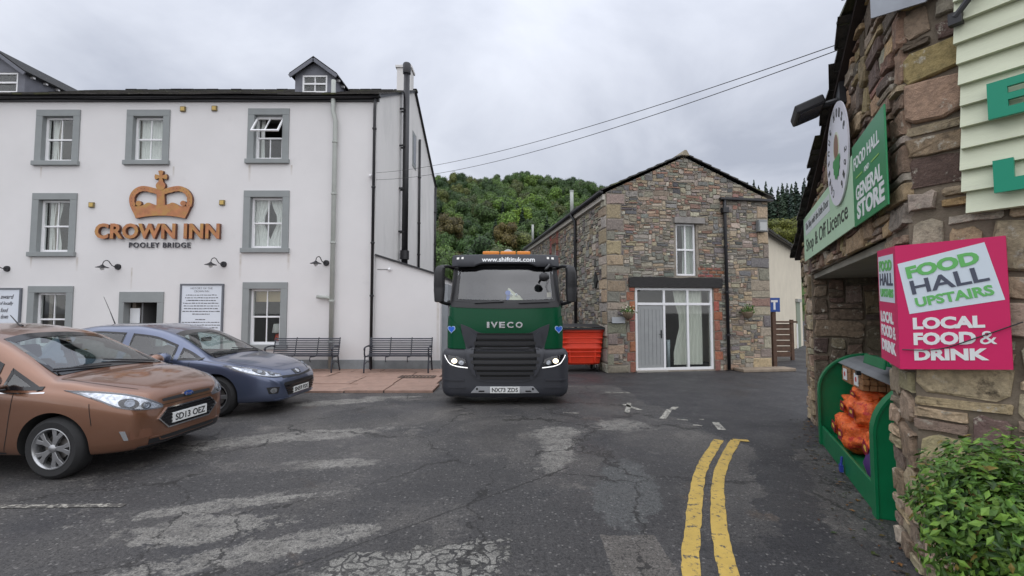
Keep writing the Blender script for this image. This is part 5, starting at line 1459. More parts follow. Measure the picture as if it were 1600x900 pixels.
for px_, py_, Y_, h in ((785,312,170,13),(800,318,165,12),(826,312,168,14),(843,318,160,13),(868,300,200,13),(792,338,140,11),(815,330,150,11)):
    x_ = (px_-800)/FPX*Y_; zt = at(px_, py_-8, Y_).z
    tree('bright', x_, Y_, h, h*0.95, 900+px_, zt - h - hill_z(x_, Y_))
for px_, py_, Y_, h in ((704,338,120,9),(790,352,112,8)):
    x_ = (px_-800)/FPX*Y_; tree('russet', x_, Y_, h, h, 950+px_, at(px_, py_-6, Y_).z - h - hill_z(x_, Y_))
# conifer plantation right of the barn, bushes below it
for row, (Y_, ytop) in enumerate(((150,286),(138,291),(126,300),(114,313))):
    px_ = 1150 + row*4
    while px_ < 1275:
        h = rng.uniform(17, 21); x_ = (px_-800)/FPX*Y_; zt = at(px_, ytop + rng.uniform(-7, 7) - (px_-1200)*0.03, Y_).z
        tree('ridge', x_, Y_, h, h*rng.uniform(0.8, 1.05), 1000+nt, zt - h - hill_z(x_, Y_)); nt += 1
        px_ += rng.uniform(13, 20)
for px_, Y_ in ((1205,95),(1222,93),(1240,96),(1254,92)):
    x_ = (px_-800)/FPX*Y_; h = rng.uniform(5, 7); zt = at(px_, 343 + rng.uniform(-4, 4), Y_).z
    tree('yellow', x_, Y_, h, h*1.2, 1200+px_, zt - h - hill_z(x_, Y_))
# understorey that fills the slope below the crowns
us = MB()
for k in range(5200):
    y = rng.uniform(82, 255); x_ = rng.uniform(-45, 130)*y/170
    z = hill_z(x_, y) + rng.uniform(0.2, 3.0); s = rng.uniform(0.5, 1.1); a_ = rng.uniform(0, 6.28); kk = rng.uniform(0.5, 1.3)
    us.add([(x_-s*math.cos(a_), y-s*math.sin(a_), z-s*0.6), (x_+s*math.cos(a_), y+s*math.sin(a_), z-s*0.5), (x_+s*0.7*math.cos(a_), y+s*0.7*math.sin(a_)+0.3, z+s*0.7), (x_-s*0.6*math.cos(a_), y-s*0.6*math.sin(a_)+0.3, z+s*0.6)], [(0,1,2,3)], (kk,kk,kk))
tag(us.build('undergrowth', KIND['dark'][0], fix=False), 'dark undergrowth covering the wooded hillside', 'undergrowth', kind='stuff')

# ================================================================== THE SHOP (right)
SA = R(26.0)
SC0 = Vector((2.575, 2.93, 0)); dS = Vector((math.sin(SA), math.cos(SA), 0)); nS = Vector((math.cos(SA), -math.sin(SA), 0))
FL = facade(SC0 + dS*5.0, R(-116.0))          # gable wall to the lane: x from the far end (0) to the near corner (5)
FR = facade(SC0, R(-57.7))                    # wall turning towards the viewer
T_PIL = 4.15
FP = facade(SC0 + dS*T_PIL, R(-26.0))         # near face of the far pillar
shop = thing('village_shop', 'brown rubble stone shop with a low gable, porch and cream boarding', 'building', SC0)
M_mortar2 = mat('brown_mortar', (0.19, 0.155, 0.115), 0.95, var=0.3, vscale=6, bump=0.5, bscale=50)
M_stone2 = attr_mat('brown_rubble_stone', 0.88, 1.0, 16, lichen=(0.50,0.46,0.38), lich_amt=0.585, dark=(0.045,0.035,0.028))
gtop = lambda u: 2.60 + (u + 0.02)*0.352       # verge height along the gable
SOF = 2.20
ga = MB(FL); ga.prism([(0,SOF),(5.0,SOF),(5.0,gtop(5.0)),(0,gtop(0))], 0, 0.35)
gable = ga.build('gable_wall', M_mortar2, shop)
pi_ = MB(FL).box(4.5, 4.998, 0.004, 0.45, 0, SOF-0.001); pier_l = pi_.build('corner_pier', M_mortar2, shop)
pr_ = MB(FR).box(0, 1.8, 0, 0.4, 0, 2.28).box(0, 0.32, 0.002, 0.4, 2.281, 4.9); wall_r = pr_.build('front_wall', M_mortar2, shop)
pl_ = MB(FP).box(0, 1.4, 0, 0.62, 0, SOF-0.002); pillar = pl_.build('porch_pillar', M_mortar2, shop)
MB(FL).box(0.15, 4.5, 1.25, 1.4, 0, SOF-0.003).build('porch_back_wall', M_mortar2, shop)
MB(FL).box(0.02, 4.52, 0.03, 1.3, SOF-0.07, SOF-0.004).build('soffit', mat('weathered_soffit', (0.30,0.28,0.23), 0.8, var=0.15, vscale=3), shop)
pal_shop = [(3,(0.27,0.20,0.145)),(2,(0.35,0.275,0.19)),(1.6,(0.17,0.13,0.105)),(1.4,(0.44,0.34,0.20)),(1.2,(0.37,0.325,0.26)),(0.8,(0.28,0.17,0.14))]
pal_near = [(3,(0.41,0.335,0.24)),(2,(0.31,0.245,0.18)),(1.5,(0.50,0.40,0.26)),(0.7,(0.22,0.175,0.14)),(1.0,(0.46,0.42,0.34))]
rng = random.Random(31); stones = []
opening = lambda u, z: True
outg = [(0,SOF),(5.02,SOF),(5.02,gtop(5.02)),(0,gtop(0))]
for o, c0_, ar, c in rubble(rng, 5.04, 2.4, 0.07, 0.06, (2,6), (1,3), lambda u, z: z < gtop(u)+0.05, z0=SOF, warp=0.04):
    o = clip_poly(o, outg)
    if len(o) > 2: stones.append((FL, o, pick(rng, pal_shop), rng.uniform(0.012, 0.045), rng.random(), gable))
for o, c0_, ar, c in rubble(rng, 0.51, SOF, 0.085, 0.07, (2,4), (1,3), lambda u, z: True, warp=0.03):
    stones.append((FL, [(x_+4.5, z_) for x_, z_ in o], pick(rng, pal_near), rng.uniform(0.010, 0.035), rng.random(), pier_l))
for o, c0_, ar, c in rubble(rng, 1.8, 2.27, 0.09, 0.075, (2,5), (1,3), lambda u, z: True, warp=0.035, joint=0.014):
    stones.append((FR, o, pick(rng, pal_near), rng.uniform(0.010, 0.035), rng.random(), wall_r))
for o, c0_, ar, c in rubble(rng, 0.32, 2.6, 0.08, 0.07, (2,4), (1,3), lambda u, z: True, z0=2.28, warp=0.02, joint=0.014):
    stones.append((FR, o, pick(rng, pal_shop[1:]+[(2,(0.38,0.28,0.14))]), rng.uniform(0.012, 0.045), rng.random(), wall_r))
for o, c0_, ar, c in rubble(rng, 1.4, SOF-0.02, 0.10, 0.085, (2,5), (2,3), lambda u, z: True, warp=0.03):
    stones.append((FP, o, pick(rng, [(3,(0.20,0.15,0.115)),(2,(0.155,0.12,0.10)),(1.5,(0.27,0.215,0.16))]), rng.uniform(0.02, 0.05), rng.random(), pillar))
FPO = facade(SC0 + dS*(T_PIL+0.62), R(-116.0))
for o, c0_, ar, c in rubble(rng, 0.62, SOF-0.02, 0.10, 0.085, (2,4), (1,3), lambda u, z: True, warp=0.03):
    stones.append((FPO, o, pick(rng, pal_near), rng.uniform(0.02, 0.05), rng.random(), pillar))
lay_stones(stones, None, M_stone2, 300, shop)
# roof with a ragged slate verge
rgs = random.Random(12)
e0 = Vector((-0.32, 0, gtop(-0.32)+0.03)); dv = Vector((1, 0, 0.352)).normalized(); nv = Vector((-dv.z, 0, dv.x))
rm = MB(FL); a_ = e0 + Vector((0,-0.08,0)); b2 = a_ + dv*6.0
rm.add([tuple(a_), tuple(b2), tuple(b2+Vector((0,3.2,0))), tuple(a_+Vector((0,3.2,0)))] + [tuple(p_ + nv*0.05) for p_ in (a_, b2, b2+Vector((0,3.2,0)), a_+Vector((0,3.2,0)))], [(0,3,2,1),(4,5,6,7),(0,1,5,4),(1,2,6,5),(2,3,7,6),(3,0,4,7)])
sroof = rm.build('roof', mat('dark_roof_edge', (0.035,0.025,0.022), 0.8), shop)
ss = MB(FL)
jag = [rgs.uniform(0.0, 0.06) for _ in range(60)]
def sfn(u, s_, h_):
    p_ = e0 + dv*s_ + nv*(h_+0.052) + Vector((0, u-0.12-(jag[int(s_*6) % 60] if u < 0.02 else 0), 0)); return tuple(p_)
slates_into(ss, sfn, 3.2, 6.0, rgs, 0.32, 0.26, 0.016)
tag(ss.build('slates', M_slate, sroof), kind='stuff')
q = ray_on(FR, 1400, 28)
MB(FR).prism([(-0.12,q[1]+0.02),(0.16,q[1]-0.03),(0.31,q[1]+0.10),(0.31,q[1]+0.6),(-0.12,q[1]+0.6)], -0.10, -0.085).build('lead_flashing', mat('lead_sheet', (0.30,0.32,0.35), 0.45, 0.3, var=0.15, vscale=4), shop)
# cream weatherboarding, one board over the next
M_clap = mat('cream_weatherboard', (0.60, 0.63, 0.47), 0.6, var=0.06, vscale=3, bump=0.12, bscale=14, col2=(0.42,0.42,0.34), c2lo=0.62, c2hi=0.8, c2scale=1.6, stretch=(1,1,5))
cl0 = ray_on(FR, 1510, 250)[0]; cz0 = ray_on(FR, 1524, 335)[1]
cb = MB(FR).box(cl0, 2.2, -0.03, 0.0, cz0+0.01, cz0+2.6).build('boarding', mat('board_backing', (0.05,0.045,0.04), 0.9), shop)
bh = 0.128
for k in range(19):
    z_ = cz0 + k*bh; o_ = 0.0
    jx = rng.uniform(-0.012, 0.012)
    mb = MB(FR)
    y0, y1 = -0.098, -0.060
    mb.add([(cl0+jx,y0,z_),(2.2,y0,z_),(2.2,y1,z_+bh+0.012),(cl0+jx,y1,z_+bh+0.012),(cl0+jx,-0.035,z_),(2.2,-0.035,z_),(2.2,-0.035,z_+bh+0.012),(cl0+jx,-0.035,z_+bh+0.012)],
           [(0,1,2,3),(4,7,6,5),(0,4,5,1),(3,2,6,7),(0,3,7,4)])
    mb.build('weatherboard', M_clap, cb)
M_tealg = mat('emerald_sign_letter', (0.0, 0.27, 0.155), 0.4)
for s_, x0_, y0_, y1_ in (('B', 1555, 141, 196), ('L', 1564, 258, 307)):
    a_ = ray_on(FR, x0_, y1_); h_ = ray_on(FR, x0_, y0_)[1] - a_[1]; w_ = h_*0.92; X0, Z0 = a_
    if s_ == 'B': bars = ((0,0.42,0,1),(0.42,0.80,0,0.24),(0.42,0.80,0.42,0.60),(0.42,0.80,0.78,1.0),(0.80,1.0,0.05,0.47),(0.80,1.0,0.55,0.95))
    else: bars = ((0,0.48,0,1),(0.48,1.0,0,0.40))
    m = MB(FR)
    for x0, x1, z0, z1 in bars: m.box(X0+w_*x0, X0+w_*x1, -0.142, -0.118, Z0+h_*z0, Z0+h_*z1)
    for zz in (0.3, 0.7): m.box(X0+w_*0.15, X0+w_*0.2, -0.118, -0.06, Z0+h_*zz-0.01, Z0+h_*zz+0.01)
    o = m.build('sign_letter', M_tealg)
    tag(o, 'emerald green letter ' + s_ + ' on the cream boarding, ' + ('upper row' if s_ == 'B' else 'lower row'), 'sign letter')
# gutter bracket above the boarding
gt = thing('iron_stay', 'dark iron stay crossing the top of the cream boarding', 'bracket', tuple(FR @ Vector((cl0, -0.1, 3.6))))
q0, q1 = ray_on(FR, 1502, 38), ray_on(FR, 1535, -6)
MB(FR).tube([(q0[0],-0.12,q0[1]),(q1[0],-0.12,q1[1]),(q1[0]+0.2,-0.12,q1[1]+0.2)], 0.018, 8).build('rod', M_black, gt)
MB(FR).box(q0[0]-0.03, q0[0]+0.03, -0.13, -0.08, q0[1]-0.04, q0[1]+0.03).build('foot', M_black, gt)

# ---------- signs on the gable
def panel(F, x0, x1, z0, z1, y, th, m, name, label, cat='sign'):
    t = thing(name, label, cat, tuple(F @ Vector(((x0+x1)/2, y, z0))))
    MB(F).box(x0, x1, y-th, y, z0, z1).build('panel', m, t, bevel=0.003); return t
M_signw = mat('sign_white_print', (0.78,0.80,0.80), 0.45); M_mint = mat('mint_sign', (0.47,0.68,0.47), 0.4, var=0.04, vscale=2)
M_green = mat('green_sign', (0.005,0.23,0.075), 0.35, var=0.05, vscale=2); M_blk = mat('black_sign_print', (0.02,0.025,0.02), 0.5)
SY = -0.075
FLS = FL @ Matrix.Translation((0, SY, 0))
gx0 = ray_on(FLS, 1336, 300)[0]; gx1 = ray_on(FLS, 1388, 260)[0]; gz0, gz1 = 2.37, 3.06
t = panel(FL, gx0, gx1, gz0, gz1, SY, 0.012, M_green, 'food_hall_store_sign', 'green FOOD HALL and GENERAL STORE sign on the shop gable')
gw_ = gx1-gx0; gh = gz1-gz0; ty = SY-0.0135
for s_, l_, r_, b_, t_2, bo in (('FOOD HALL',0.06,0.86,0.68,0.83,0.02),('GENERAL',0.10,0.90,0.29,0.47,0.03),('STORE',0.12,0.94,0.06,0.27,0.04)):
    _w = text_mb(s_, FL, gx0+gw_*l_, gx0+gw_*r_, gz0+gh*b_, gz0+gh*t_2, y=ty, ext=0.001, bold=bo)
    letters(_w, M_signw, t)
letters(text_mb('AND', FL, gx0+gw_*0.40, gx0+gw_*0.56, gz0+gh*0.54, gz0+gh*0.60, y=ty, ext=0.001), M_signw, t)
MB(FL).box(gx0+gw_*0.12, gx0+gw_*0.34, ty-0.001, ty+0.001, gz0+gh*0.565, gz0+gh*0.58).box(gx0+gw_*0.62, gx0+gw_*0.84, ty-0.001, ty+0.001, gz0+gh*0.565, gz0+gh*0.58).build('rule', mat('lime_print', (0.30,0.55,0.12), 0.5), t)
ox0 = ray_on(FLS, 1258, 380)[0]; ox1 = gx0-0.015; oz0, oz1 = 2.38, 3.0
t = panel(FL, ox0, ox1, oz0, oz1, SY, 0.012, M_mint, 'off_licence_sign', 'long pale mint Shop & Off Licence sign on the shop gable')
ow = ox1-ox0; oh = oz1-oz0
letters(text_mb('Shop & Off Licence', FL, ox0+ow*0.07, ox0+ow*0.93, oz0+oh*0.10, oz0+oh*0.46, y=ty, ext=0.001, bold=0.006), M_blk, t)
MB(FL).box(ox0+ow*0.06, ox0+ow*0.66, ty-0.0005, ty+0.001, oz0+oh*0.56, oz0+oh*0.86).build('white_strip', mat('pale_lilac_print', (0.62,0.66,0.66), 0.5), t)
_w = text_mb('The Shop with the Little Door', FL, ox0+ow*0.08, ox0+ow*0.64, oz0+oh*0.62, oz0+oh*0.82, y=ty-0.0015, ext=0.001, shear=0.2)
letters(_w, M_blk, t)
ccu, ccz, cR = (ray_on(FLS, 1297, 250)[0]+ray_on(FLS, 1333, 250)[0])/2, 3.17, 0.49
t = thing('round_sign', 'round white Chestnut House sign with a conker emblem on the shop gable', 'sign', tuple(FL @ Vector((ccu, SY, ccz-cR))))
cy_ = SY-0.016
MB(FL).lathe([(cR,cy_),(cR,cy_-0.014)], 48, (ccu,0,ccz), axis='y').build('disc', mat('round_sign_white', (0.74,0.74,0.80), 0.4), t)
fy_ = cy_-0.016
def ring_text(s_, a_from, a_to, rad, hgt):
    n_ = len(s_)
    for i, chh in enumerate(s_):
        if chh == ' ': continue
        a1 = a_from + (a_to-a_from)*(i/(n_-1) if n_ > 1 else 0)
        M_ = FL @ Matrix.Translation((ccu+rad*math.sin(a1), 0, ccz+rad*math.cos(a1))) @ Matrix.Rotation(a1, 4, 'Y')
        w_ = hgt*0.62
        text_mb(chh, M_, -w_/2, w_/2, -hgt/2, hgt/2, y=fy_, ext=0.001).build('lettering', M_blk, t)
ring_text('Chestnut', R(-150), R(-40), cR*0.80, 0.085)
ring_text('House', R(-8), R(65), cR*0.80, 0.085)
ring_text('2016', R(100), R(150), cR*0.80, 0.08)
def ell(cx, cz, rx, rz, m, nm, y):
    MB(FL).prism([(cx+rx*math.cos(t_), cz+rz*math.sin(t_)) for t_ in [2*math.pi*k/24 for k in range(24)]], y-0.001, y+0.001).build(nm, m, t)
ell(ccu, ccz+0.06, 0.13, 0.16, mat('conker_rim', (0.62,0.66,0.50), 0.5), 'conker_rim', fy_+0.0005)
ell(ccu, ccz+0.07, 0.095, 0.125, mat('conker_brown', (0.21,0.075,0.02), 0.4), 'conker', fy_-0.0015)
hk_ = []
for i in range(15):
    t_ = math.pi + math.pi*i/14; rr = 0.17*(1.12 if i % 2 else 0.95); hk_.append((ccu+rr*math.cos(t_)*0.9, ccz-0.03+rr*math.sin(t_)*1.15))
MB(FL).prism(hk_, fy_-0.0035, fy_-0.0015).build('conker_husk', mat('husk_green', (0.03,0.27,0.06), 0.5), t)
# floodlight
q = ray_on(FL, 1318, 165)
t = thing('floodlight', 'black floodlight on an arm high on the shop gable', 'lamp', tuple(FL @ Vector((q[0], -0.05, q[1]))))
MB(FL).tube([(q[0]+0.12,0,q[1]+0.03),(q[0]+0.05,-0.18,q[1]+0.02)], 0.03, 8).box(q[0]+0.04, q[0]+0.22, -0.07, 0.0, q[1]-0.05, q[1]+0.16).build('arm', M_black, t)
MB(FL @ Matrix.Translation((q[0]-0.05,-0.30,q[1]+0.02)) @ Matrix.Rotation(R(18),4,'X')).box(-0.20,0.20,-0.13,0.13,-0.045,0.045).build('lamp_head', M_black, t, bevel=0.015)
MB(FL @ Matrix.Translation((q[0]-0.05,-0.30,q[1]+0.02)) @ Matrix.Rotation(R(18),4,'X')).box(-0.17,0.17,-0.10,0.10,-0.052,-0.046).build('glass', mat('dark_lamp_glass', (0.05,0.055,0.07), 0.15), t)

# ---------- pink FOOD HALL sign folded round the corner
M_pink = mat('magenta_sign', (0.62, 0.012, 0.115), 0.42, var=0.04, vscale=2)
M_lime = mat('sign_green_print', (0.14,0.48,0.13), 0.5); M_slatep = mat('sign_slate_print', (0.075,0.085,0.12), 0.5); M_pane = mat('sign_pale_print', (0.66,0.74,0.80), 0.45)
pink = thing('food_hall_sign', 'magenta FOOD HALL UPSTAIRS sign folded round the shop corner', 'sign', tuple(FR @ Vector((0.2,-0.08,1.2))))
def pink_face(F, x0, x1, bl, br, tl, tr, y, small):
    """one face of the sign: corner heights bottom/top left/right"""
    def pt(u, v, yy):
        zb = bl+(br-bl)*u; zt = tl+(tr-tl)*u
        return Vector((x0+(x1-x0)*u, yy, zb+(zt-zb)*v))
    def slab(u0, u1, v00, v10, v11, v01, yy, th, nm, m):
        c = [pt(u0,v00,yy-th), pt(u1,v10,yy-th), pt(u1,v11,yy-th), pt(u0,v01,yy-th)]; d_ = [Vector((p_.x, yy, p_.z)) for p_ in c]
        MB(F).add([tuple(p_) for p_ in c+d_], [(0,1,2,3),(7,6,5,4),(0,4,5,1),(1,5,6,2),(2,6,7,3),(3,7,4,0)]).build(nm, m, pink)
    slab(0,1,0,0,1,1,y,0.012,'panel',M_pink)
    # tilted pale field
    if small: fu0, fu1 = 0.06, 0.90; fv = (0.53,0.53,0.94,0.94)
    else: fu0, fu1 = 0.03, 0.95; fv = (0.44,0.52,0.965,0.85)
    def fpt(u, v):                                  # point inside the field
        uu = fu0+(fu1-fu0)*u + (0 if small else 0.09*(1-v)*(1-u) + 0.0); 
        vb = fv[0]+(fv[1]-fv[0])*u; vt = fv[3]+(fv[2]-fv[3])*u
        return uu, vb+(vt-vb)*v
    c = [fpt(0,0), fpt(1,0), fpt(1,1), fpt(0,1)]
    if not small: c[1] = (fu1+0.02, c[1][1]); c[2] = (fu1-0.12, c[2][1]); c[3] = (fu0-0.01, c[3][1])
    P_ = [pt(u,v,y-0.0135) for u, v in c]
    MB(F).add([tuple(p_) for p_ in P_], [(0,1,2,3)]).build('field', M_pane, pink)
    def word(s_, quad, m, bold, yy, shear=0.0):
        """lettering warped into a quadrilateral (u,v corners bl br tr tl)"""
        w = text_mb(s_, None, 0, 1, 0, 1, y=0, ext=0.5, bold=bold, shear=shear); mb = MB(F); vs_ = []
        for p_ in w.v:
            a1, b1 = p_[0], p_[2]
            u = (quad[0][0]*(1-a1)+quad[1][0]*a1)*(1-b1) + (quad[3][0]*(1-a1)+quad[2][0]*a1)*b1
            v = (quad[0][1]*(1-a1)+quad[1][1]*a1)*(1-b1) + (quad[3][1]*(1-a1)+quad[2][1]*a1)*b1
            vs_.append(tuple(pt(u, v, yy + (0.001 if p_[1] > 0 else -0.001))))
        mb.add(vs_, w.f); letters(mb, m, pink)
    bil = lambda a1, b1: tuple(((c[0][k]*(1-a1)+c[1][k]*a1)*(1-b1) + (c[3][k]*(1-a1)+c[2][k]*a1)*b1) for k in (0, 1))
    fq = lambda l_, r_, b1, t1: [bil(l_,b1), bil(r_,b1), bil(r_,t1), bil(l_,t1)]
    word('FOOD', fq(0.08,0.90,0.665,0.90), M_lime, 0.05, y-0.0155); word('HALL', fq(0.09,0.93,0.355,0.62), M_slatep, 0.02, y-0.0155); word('UPSTAIRS', fq(0.10,0.93,0.105,0.285), M_lime, 0.035, y-0.0155)
    if small: rows_ = (('LOCAL',0.10,0.78,0.345,0.445),('FOOD',0.10,0.70,0.22,0.325),('DRINK',0.10,0.85,0.09,0.19))
    else: rows_ = (('LOCAL',0.15,0.80,0.315,0.41),('FOOD',0.15,0.72,0.19,0.29),('DRINK',0.15,0.82,0.07,0.16))
    for s_, l_, r_, b1, t1 in rows_: word(s_, [(l_,b1),(r_,b1),(r_,t1),(l_,t1)], M_signw, 0.05, y-0.0145)
    word('&', [(rows_[1][2]+0.03,rows_[1][3]),(rows_[1][2]+0.17,rows_[1][3]),(rows_[1][2]+0.17,rows_[1][4]),(rows_[1][2]+0.03,rows_[1][4])], M_signw, 0.0, y-0.0145)
FRS = FR @ Matrix.Translation((0,-0.075,0)); FLP = FL @ Matrix.Translation((0,-0.075,0))
e_ = [ray_on(FRS, *p_) for p_ in ((1424,578),(1590,578),(1566,369),(1404,384))]
fold = -0.087*math.tan(R(29.15))     # where the two sign planes meet in front of the corner
pink_face(FR, fold, (e_[1][0]+e_[2][0])/2, e_[0][1], e_[1][1], e_[3][1], e_[2][1], -0.075, False)
cw_ = FR @ Vector((fold, -0.087, 0)); cl_ = FL.inverted() @ cw_
FLQ = facade(Vector((cw_.x, cw_.y, 0)) , R(-116.0))
e2 = [ray_on(FLQ, *p_) for p_ in ((1381,560),(1424,578),(1404,384),(1367,394))]
pink_face(FLQ, (e2[0][0]+e2[3][0])/2, -0.001, e2[0][1], e_[0][1], e2[3][1], e_[3][1], 0.012, True)
cb_ = thing('cable', 'thin black cable slung across the magenta corner sign', 'cable', tuple(FR @ Vector((0.2,-0.1,1.4))))
cq = [ray_on(FRS, *p_) for p_ in ((1412,546),(1470,545),(1530,527),(1600,503))]
MB(FR).tube(catmull([(x_,-0.10,z_) for x_, z_ in cq], 20), 0.0035, 5).build('wire', M_black, cb_)

# ---------- green bunker in the porch
G1, G2 = on_ground(1283, 692), on_ground(1374, 811)
dirb = (G2-G1); LB = dirb.length; ab = math.atan2(dirb.y, dirb.x)
FG = facade(G1, ab)
M_bun = mat('bunker_green', (0.0, 0.155, 0.055), 0.4, var=0.12, vscale=5, bump=0.06, bscale=20)
M_galv = mat('galvanised_sheet', (0.34,0.36,0.38), 0.4, 0.6, var=0.15, vscale=5)
bun = thing('storage_bunker', 'open green roll-top fuel bunker standing in the shop porch', 'bunker', G1)
prof = [(0,0),(0.62,0),(0.62,1.12),(0.50,1.12)] + [(0.50-0.50*math.sin(a1), 0.66+0.46*math.cos(a1)) for a1 in [R(9*k) for k in range(1, 11)]]
def end_panel(x0, x1, nm):
    m = MB(FG); n_ = len(prof)
    m.add([(x0,y,z) for y, z in prof]+[(x1,y,z) for y, z in prof], [tuple(range(n_)), tuple(range(2*n_-1,n_-1,-1))]+[(i,(i+1)%n_,n_+(i+1)%n_,n_+i) for i in range(n_)])
    m.build(nm, M_bun, bun, bevel=0.006)
end_panel(0, 0.03, 'end_panel'); end_panel(LB-0.05, LB, 'end_panel')
# flanged rims on the ends
for x0, x1 in ((-0.012, 0.075), (LB-0.10, LB+0.012)):
    m = MB(FG); pp = [(-0.012,0.0)] + [(-0.012, 0.66)] + [(0.50-0.512*math.cos(a1), 0.66+0.472*math.sin(a1)) for a1 in [R(9*k) for k in range(1, 11)]]
    rows_ = [[(x0,y,z),(x1,y,z)] for y, z in pp]; m.grid(rows_); o = m.build('rim', M_bun, bun, fix=False)
    md = o.modifiers.new('thick', 'SOLIDIFY'); md.thickness = 0.02; md.offset = 0
MB(FG).box(0.031, LB-0.051, 0, 0.025, 0.0, 0.23).build('front_board', M_bun, bun, bevel=0.005)
MB(FG).box(0.031, LB-0.051, 0.595, 0.618, 0.0, 1.1).build('back_board', M_bun, bun)
MB(FG).box(0.031, LB-0.051, 0.03, 0.59, 0.10, 0.13).build('floor', M_bun, bun)
m = MB(FG); m.grid([[(0.04,0.50-0.49*math.sin(a1),0.66+0.45*math.cos(a1)),(LB-0.06,0.50-0.49*math.sin(a1),0.66+0.45*math.cos(a1))] for a1 in [R(v) for v in (-12,0,10,20,30,38)]])
o = m.build('rolled_lid', M_galv, bun, fix=False); md = o.modifiers.new('thick', 'SOLIDIFY'); md.thickness = 0.012
MB(FG).box(LB*0.45-0.03, LB*0.45+0.03, 0.16, 0.30, 0.99, 1.03).build('lid_handle', M_black, bun)
MB(FG).tube([(LB*0.52,-0.02,0.17),(LB*0.52,-0.03,0.08)], 0.012, 6).box(LB*0.52-0.03, LB*0.52+0.03, -0.045, -0.015, 0.02, 0.09).build('padlock', mat('blue_padlock', (0.03,0.05,0.30), 0.4), bun)
MB(FG @ Matrix.Translation((LB*0.78,0.30,1.16)) @ Matrix.Rotation(R(-10),4,'X')).box(-0.3,0.3,-0.16,0.16,0,0.05).box(-0.3,0.3,-0.18,-0.161,-0.03,0.06).build('raised_flap', M_bun, bun, bevel=0.006)
def sack(x_, y_, z_, rx, ry, rz, seed, label, rot=0):
    r_ = random.Random(seed); m = MB(FG @ Matrix.Translation((x_,y_,z_)) @ Matrix.Rotation(rot,4,'Y'))
    n1, n2 = 34, 26; rows_ = []
    for i in range(n2+1):
        th = math.pi*i/n2; row = []
        for j in range(n1+1):
            ph = 2*math.pi*(j % n1)/n1
            v = Vector((math.sin(th)*math.cos(ph), math.sin(th)*math.sin(ph), math.cos(th)))
            k = 1 + 0.22*noise.noise(v*2.2+Vector((seed,0,0))) + 0.16*abs(noise.noise(v*4.5+Vector((0,seed,0)))) - 0.10*abs(noise.noise(v*9+Vector((seed,seed,0))))
            sq = (abs(v.x)**2.6+abs(v.y)**2.6+abs(v.z)**2.6)**(-1/2.6)
            row.append((v.x*rx*k*sq, v.y*ry*k*sq, v.z*rz*k*sq))
        rows_.append(row)
    m.grid(rows_)
    t = thing('fuel_sack', label, 'sack', tuple(FG @ Vector((x_,y_,z_-rz))), 'sacks in the green bunker')
    b_ = m.build('sack', mat('orange_red_plastic', (0.85,0.15,0.03), 0.42, var=0.30, vscale=22, bump=0.9, bscale=26, col2=(0.52,0.03,0.02), c2lo=0.57, c2hi=0.61, c2scale=6), t, smooth=True)
    m2 = MB(FG @ Matrix.Translation((x_,y_,z_)) @ Matrix.Rotation(rot,4,'Y'))
    m2.prism([(-rx*0.45,-rz*0.25),(rx*0.30,-rz*0.35),(rx*0.42,rz*0.32),(-rx*0.30,rz*0.42)], -ry*1.13, -ry*1.10)
    m2.build('printed_patch', mat('dark_red_print', (0.26,0.01,0.03), 0.4), t)
    m3 = MB(FG @ Matrix.Translation((x_,y_,z_)) @ Matrix.Rotation(rot,4,'Y')); m3.prism([(-rx*0.15,rz*0.02),(rx*0.2,-rz*0.02),(rx*0.15,rz*0.2),(-rx*0.1,rz*0.22)], -ry*1.16, -ry*1.135); m3.build('yellow_print', mat('yellow_print', (0.75,0.5,0.08), 0.4), t)
sack(0.38, 0.28, 0.30, 0.25, 0.19, 0.15, 3, 'orange-red fuel sack lying at the far end of the green bunker', 0.1)
sack(0.86, 0.25, 0.31, 0.24, 0.19, 0.16, 5, 'crumpled orange-red fuel sack in the middle of the green bunker floor', -0.15)
sack(0.48, 0.33, 0.56, 0.25, 0.17, 0.13, 8, 'red fuel sack lying on the far-end sack in the bunker', 0.08)
sack(0.98, 0.32, 0.58, 0.25, 0.18, 0.14, 17, 'orange fuel sack on top of the middle sack, under the kindling', -0.1)
sack(0.72, 0.36, 0.74, 0.26, 0.15, 0.08, 21, 'flattened red fuel sack directly below the kindling bundles', 0.0)
sack(1.42, 0.33, 0.32, 0.24, 0.18, 0.17, 13, 'orange-red fuel sack behind the white box in the bunker', 0.25)
M_net = mat('kindling_net', (0.30,0.155,0.07), 0.8, var=0.3, vscale=25, bump=0.4, bscale=40)
for k, (x_, lab) in enumerate(((0.42, 'netted kindling bundle with a white label in the bunker'), (0.90, 'netted kindling bundle nearest the raised flap of the bunker'))):
    t = thing('kindling_bundle', lab, 'kindling', tuple(FG @ Vector((x_,0.34,0.82))), 'kindling bundles')
    r_ = random.Random(40+k)
    for a1 in range(4):
        for b1 in range(3):
            xx = x_-0.19; MB(FG).box(xx+r_.uniform(-.02,.02), x_+0.19+r_.uniform(-.02,.02), 0.20+a1*0.068, 0.262+a1*0.068, 0.83+b1*0.062, 0.888+b1*0.062).build('stick', M_net, t, bevel=0.006)
    MB(FG).box(x_-0.08, x_+0.07, 0.188, 0.196, 0.86, 0.985).build('label', M_signw, t); MB(FG).lathe([(0.028,0.186),(0.028,0.188)], 14, (x_,0,0.925), axis='y').build('label_emblem', mat('red_print', (0.5,0.04,0.04), 0.5), t)
t = thing('fuel_box', 'white printed box leaning against the sacks in the bunker', 'box', tuple(FG @ Vector((1.62,0.12,0.14))))
Mx = FG @ Matrix.Translation((1.58,0.14,0.14)) @ Matrix.Rotation(R(-16),4,'X') @ Matrix.Rotation(R(14),4,'Y')
MB(Mx).box(-0.16,0.16,-0.05,0.05,0,0.52).build('carton', M_signw, t, bevel=0.004)
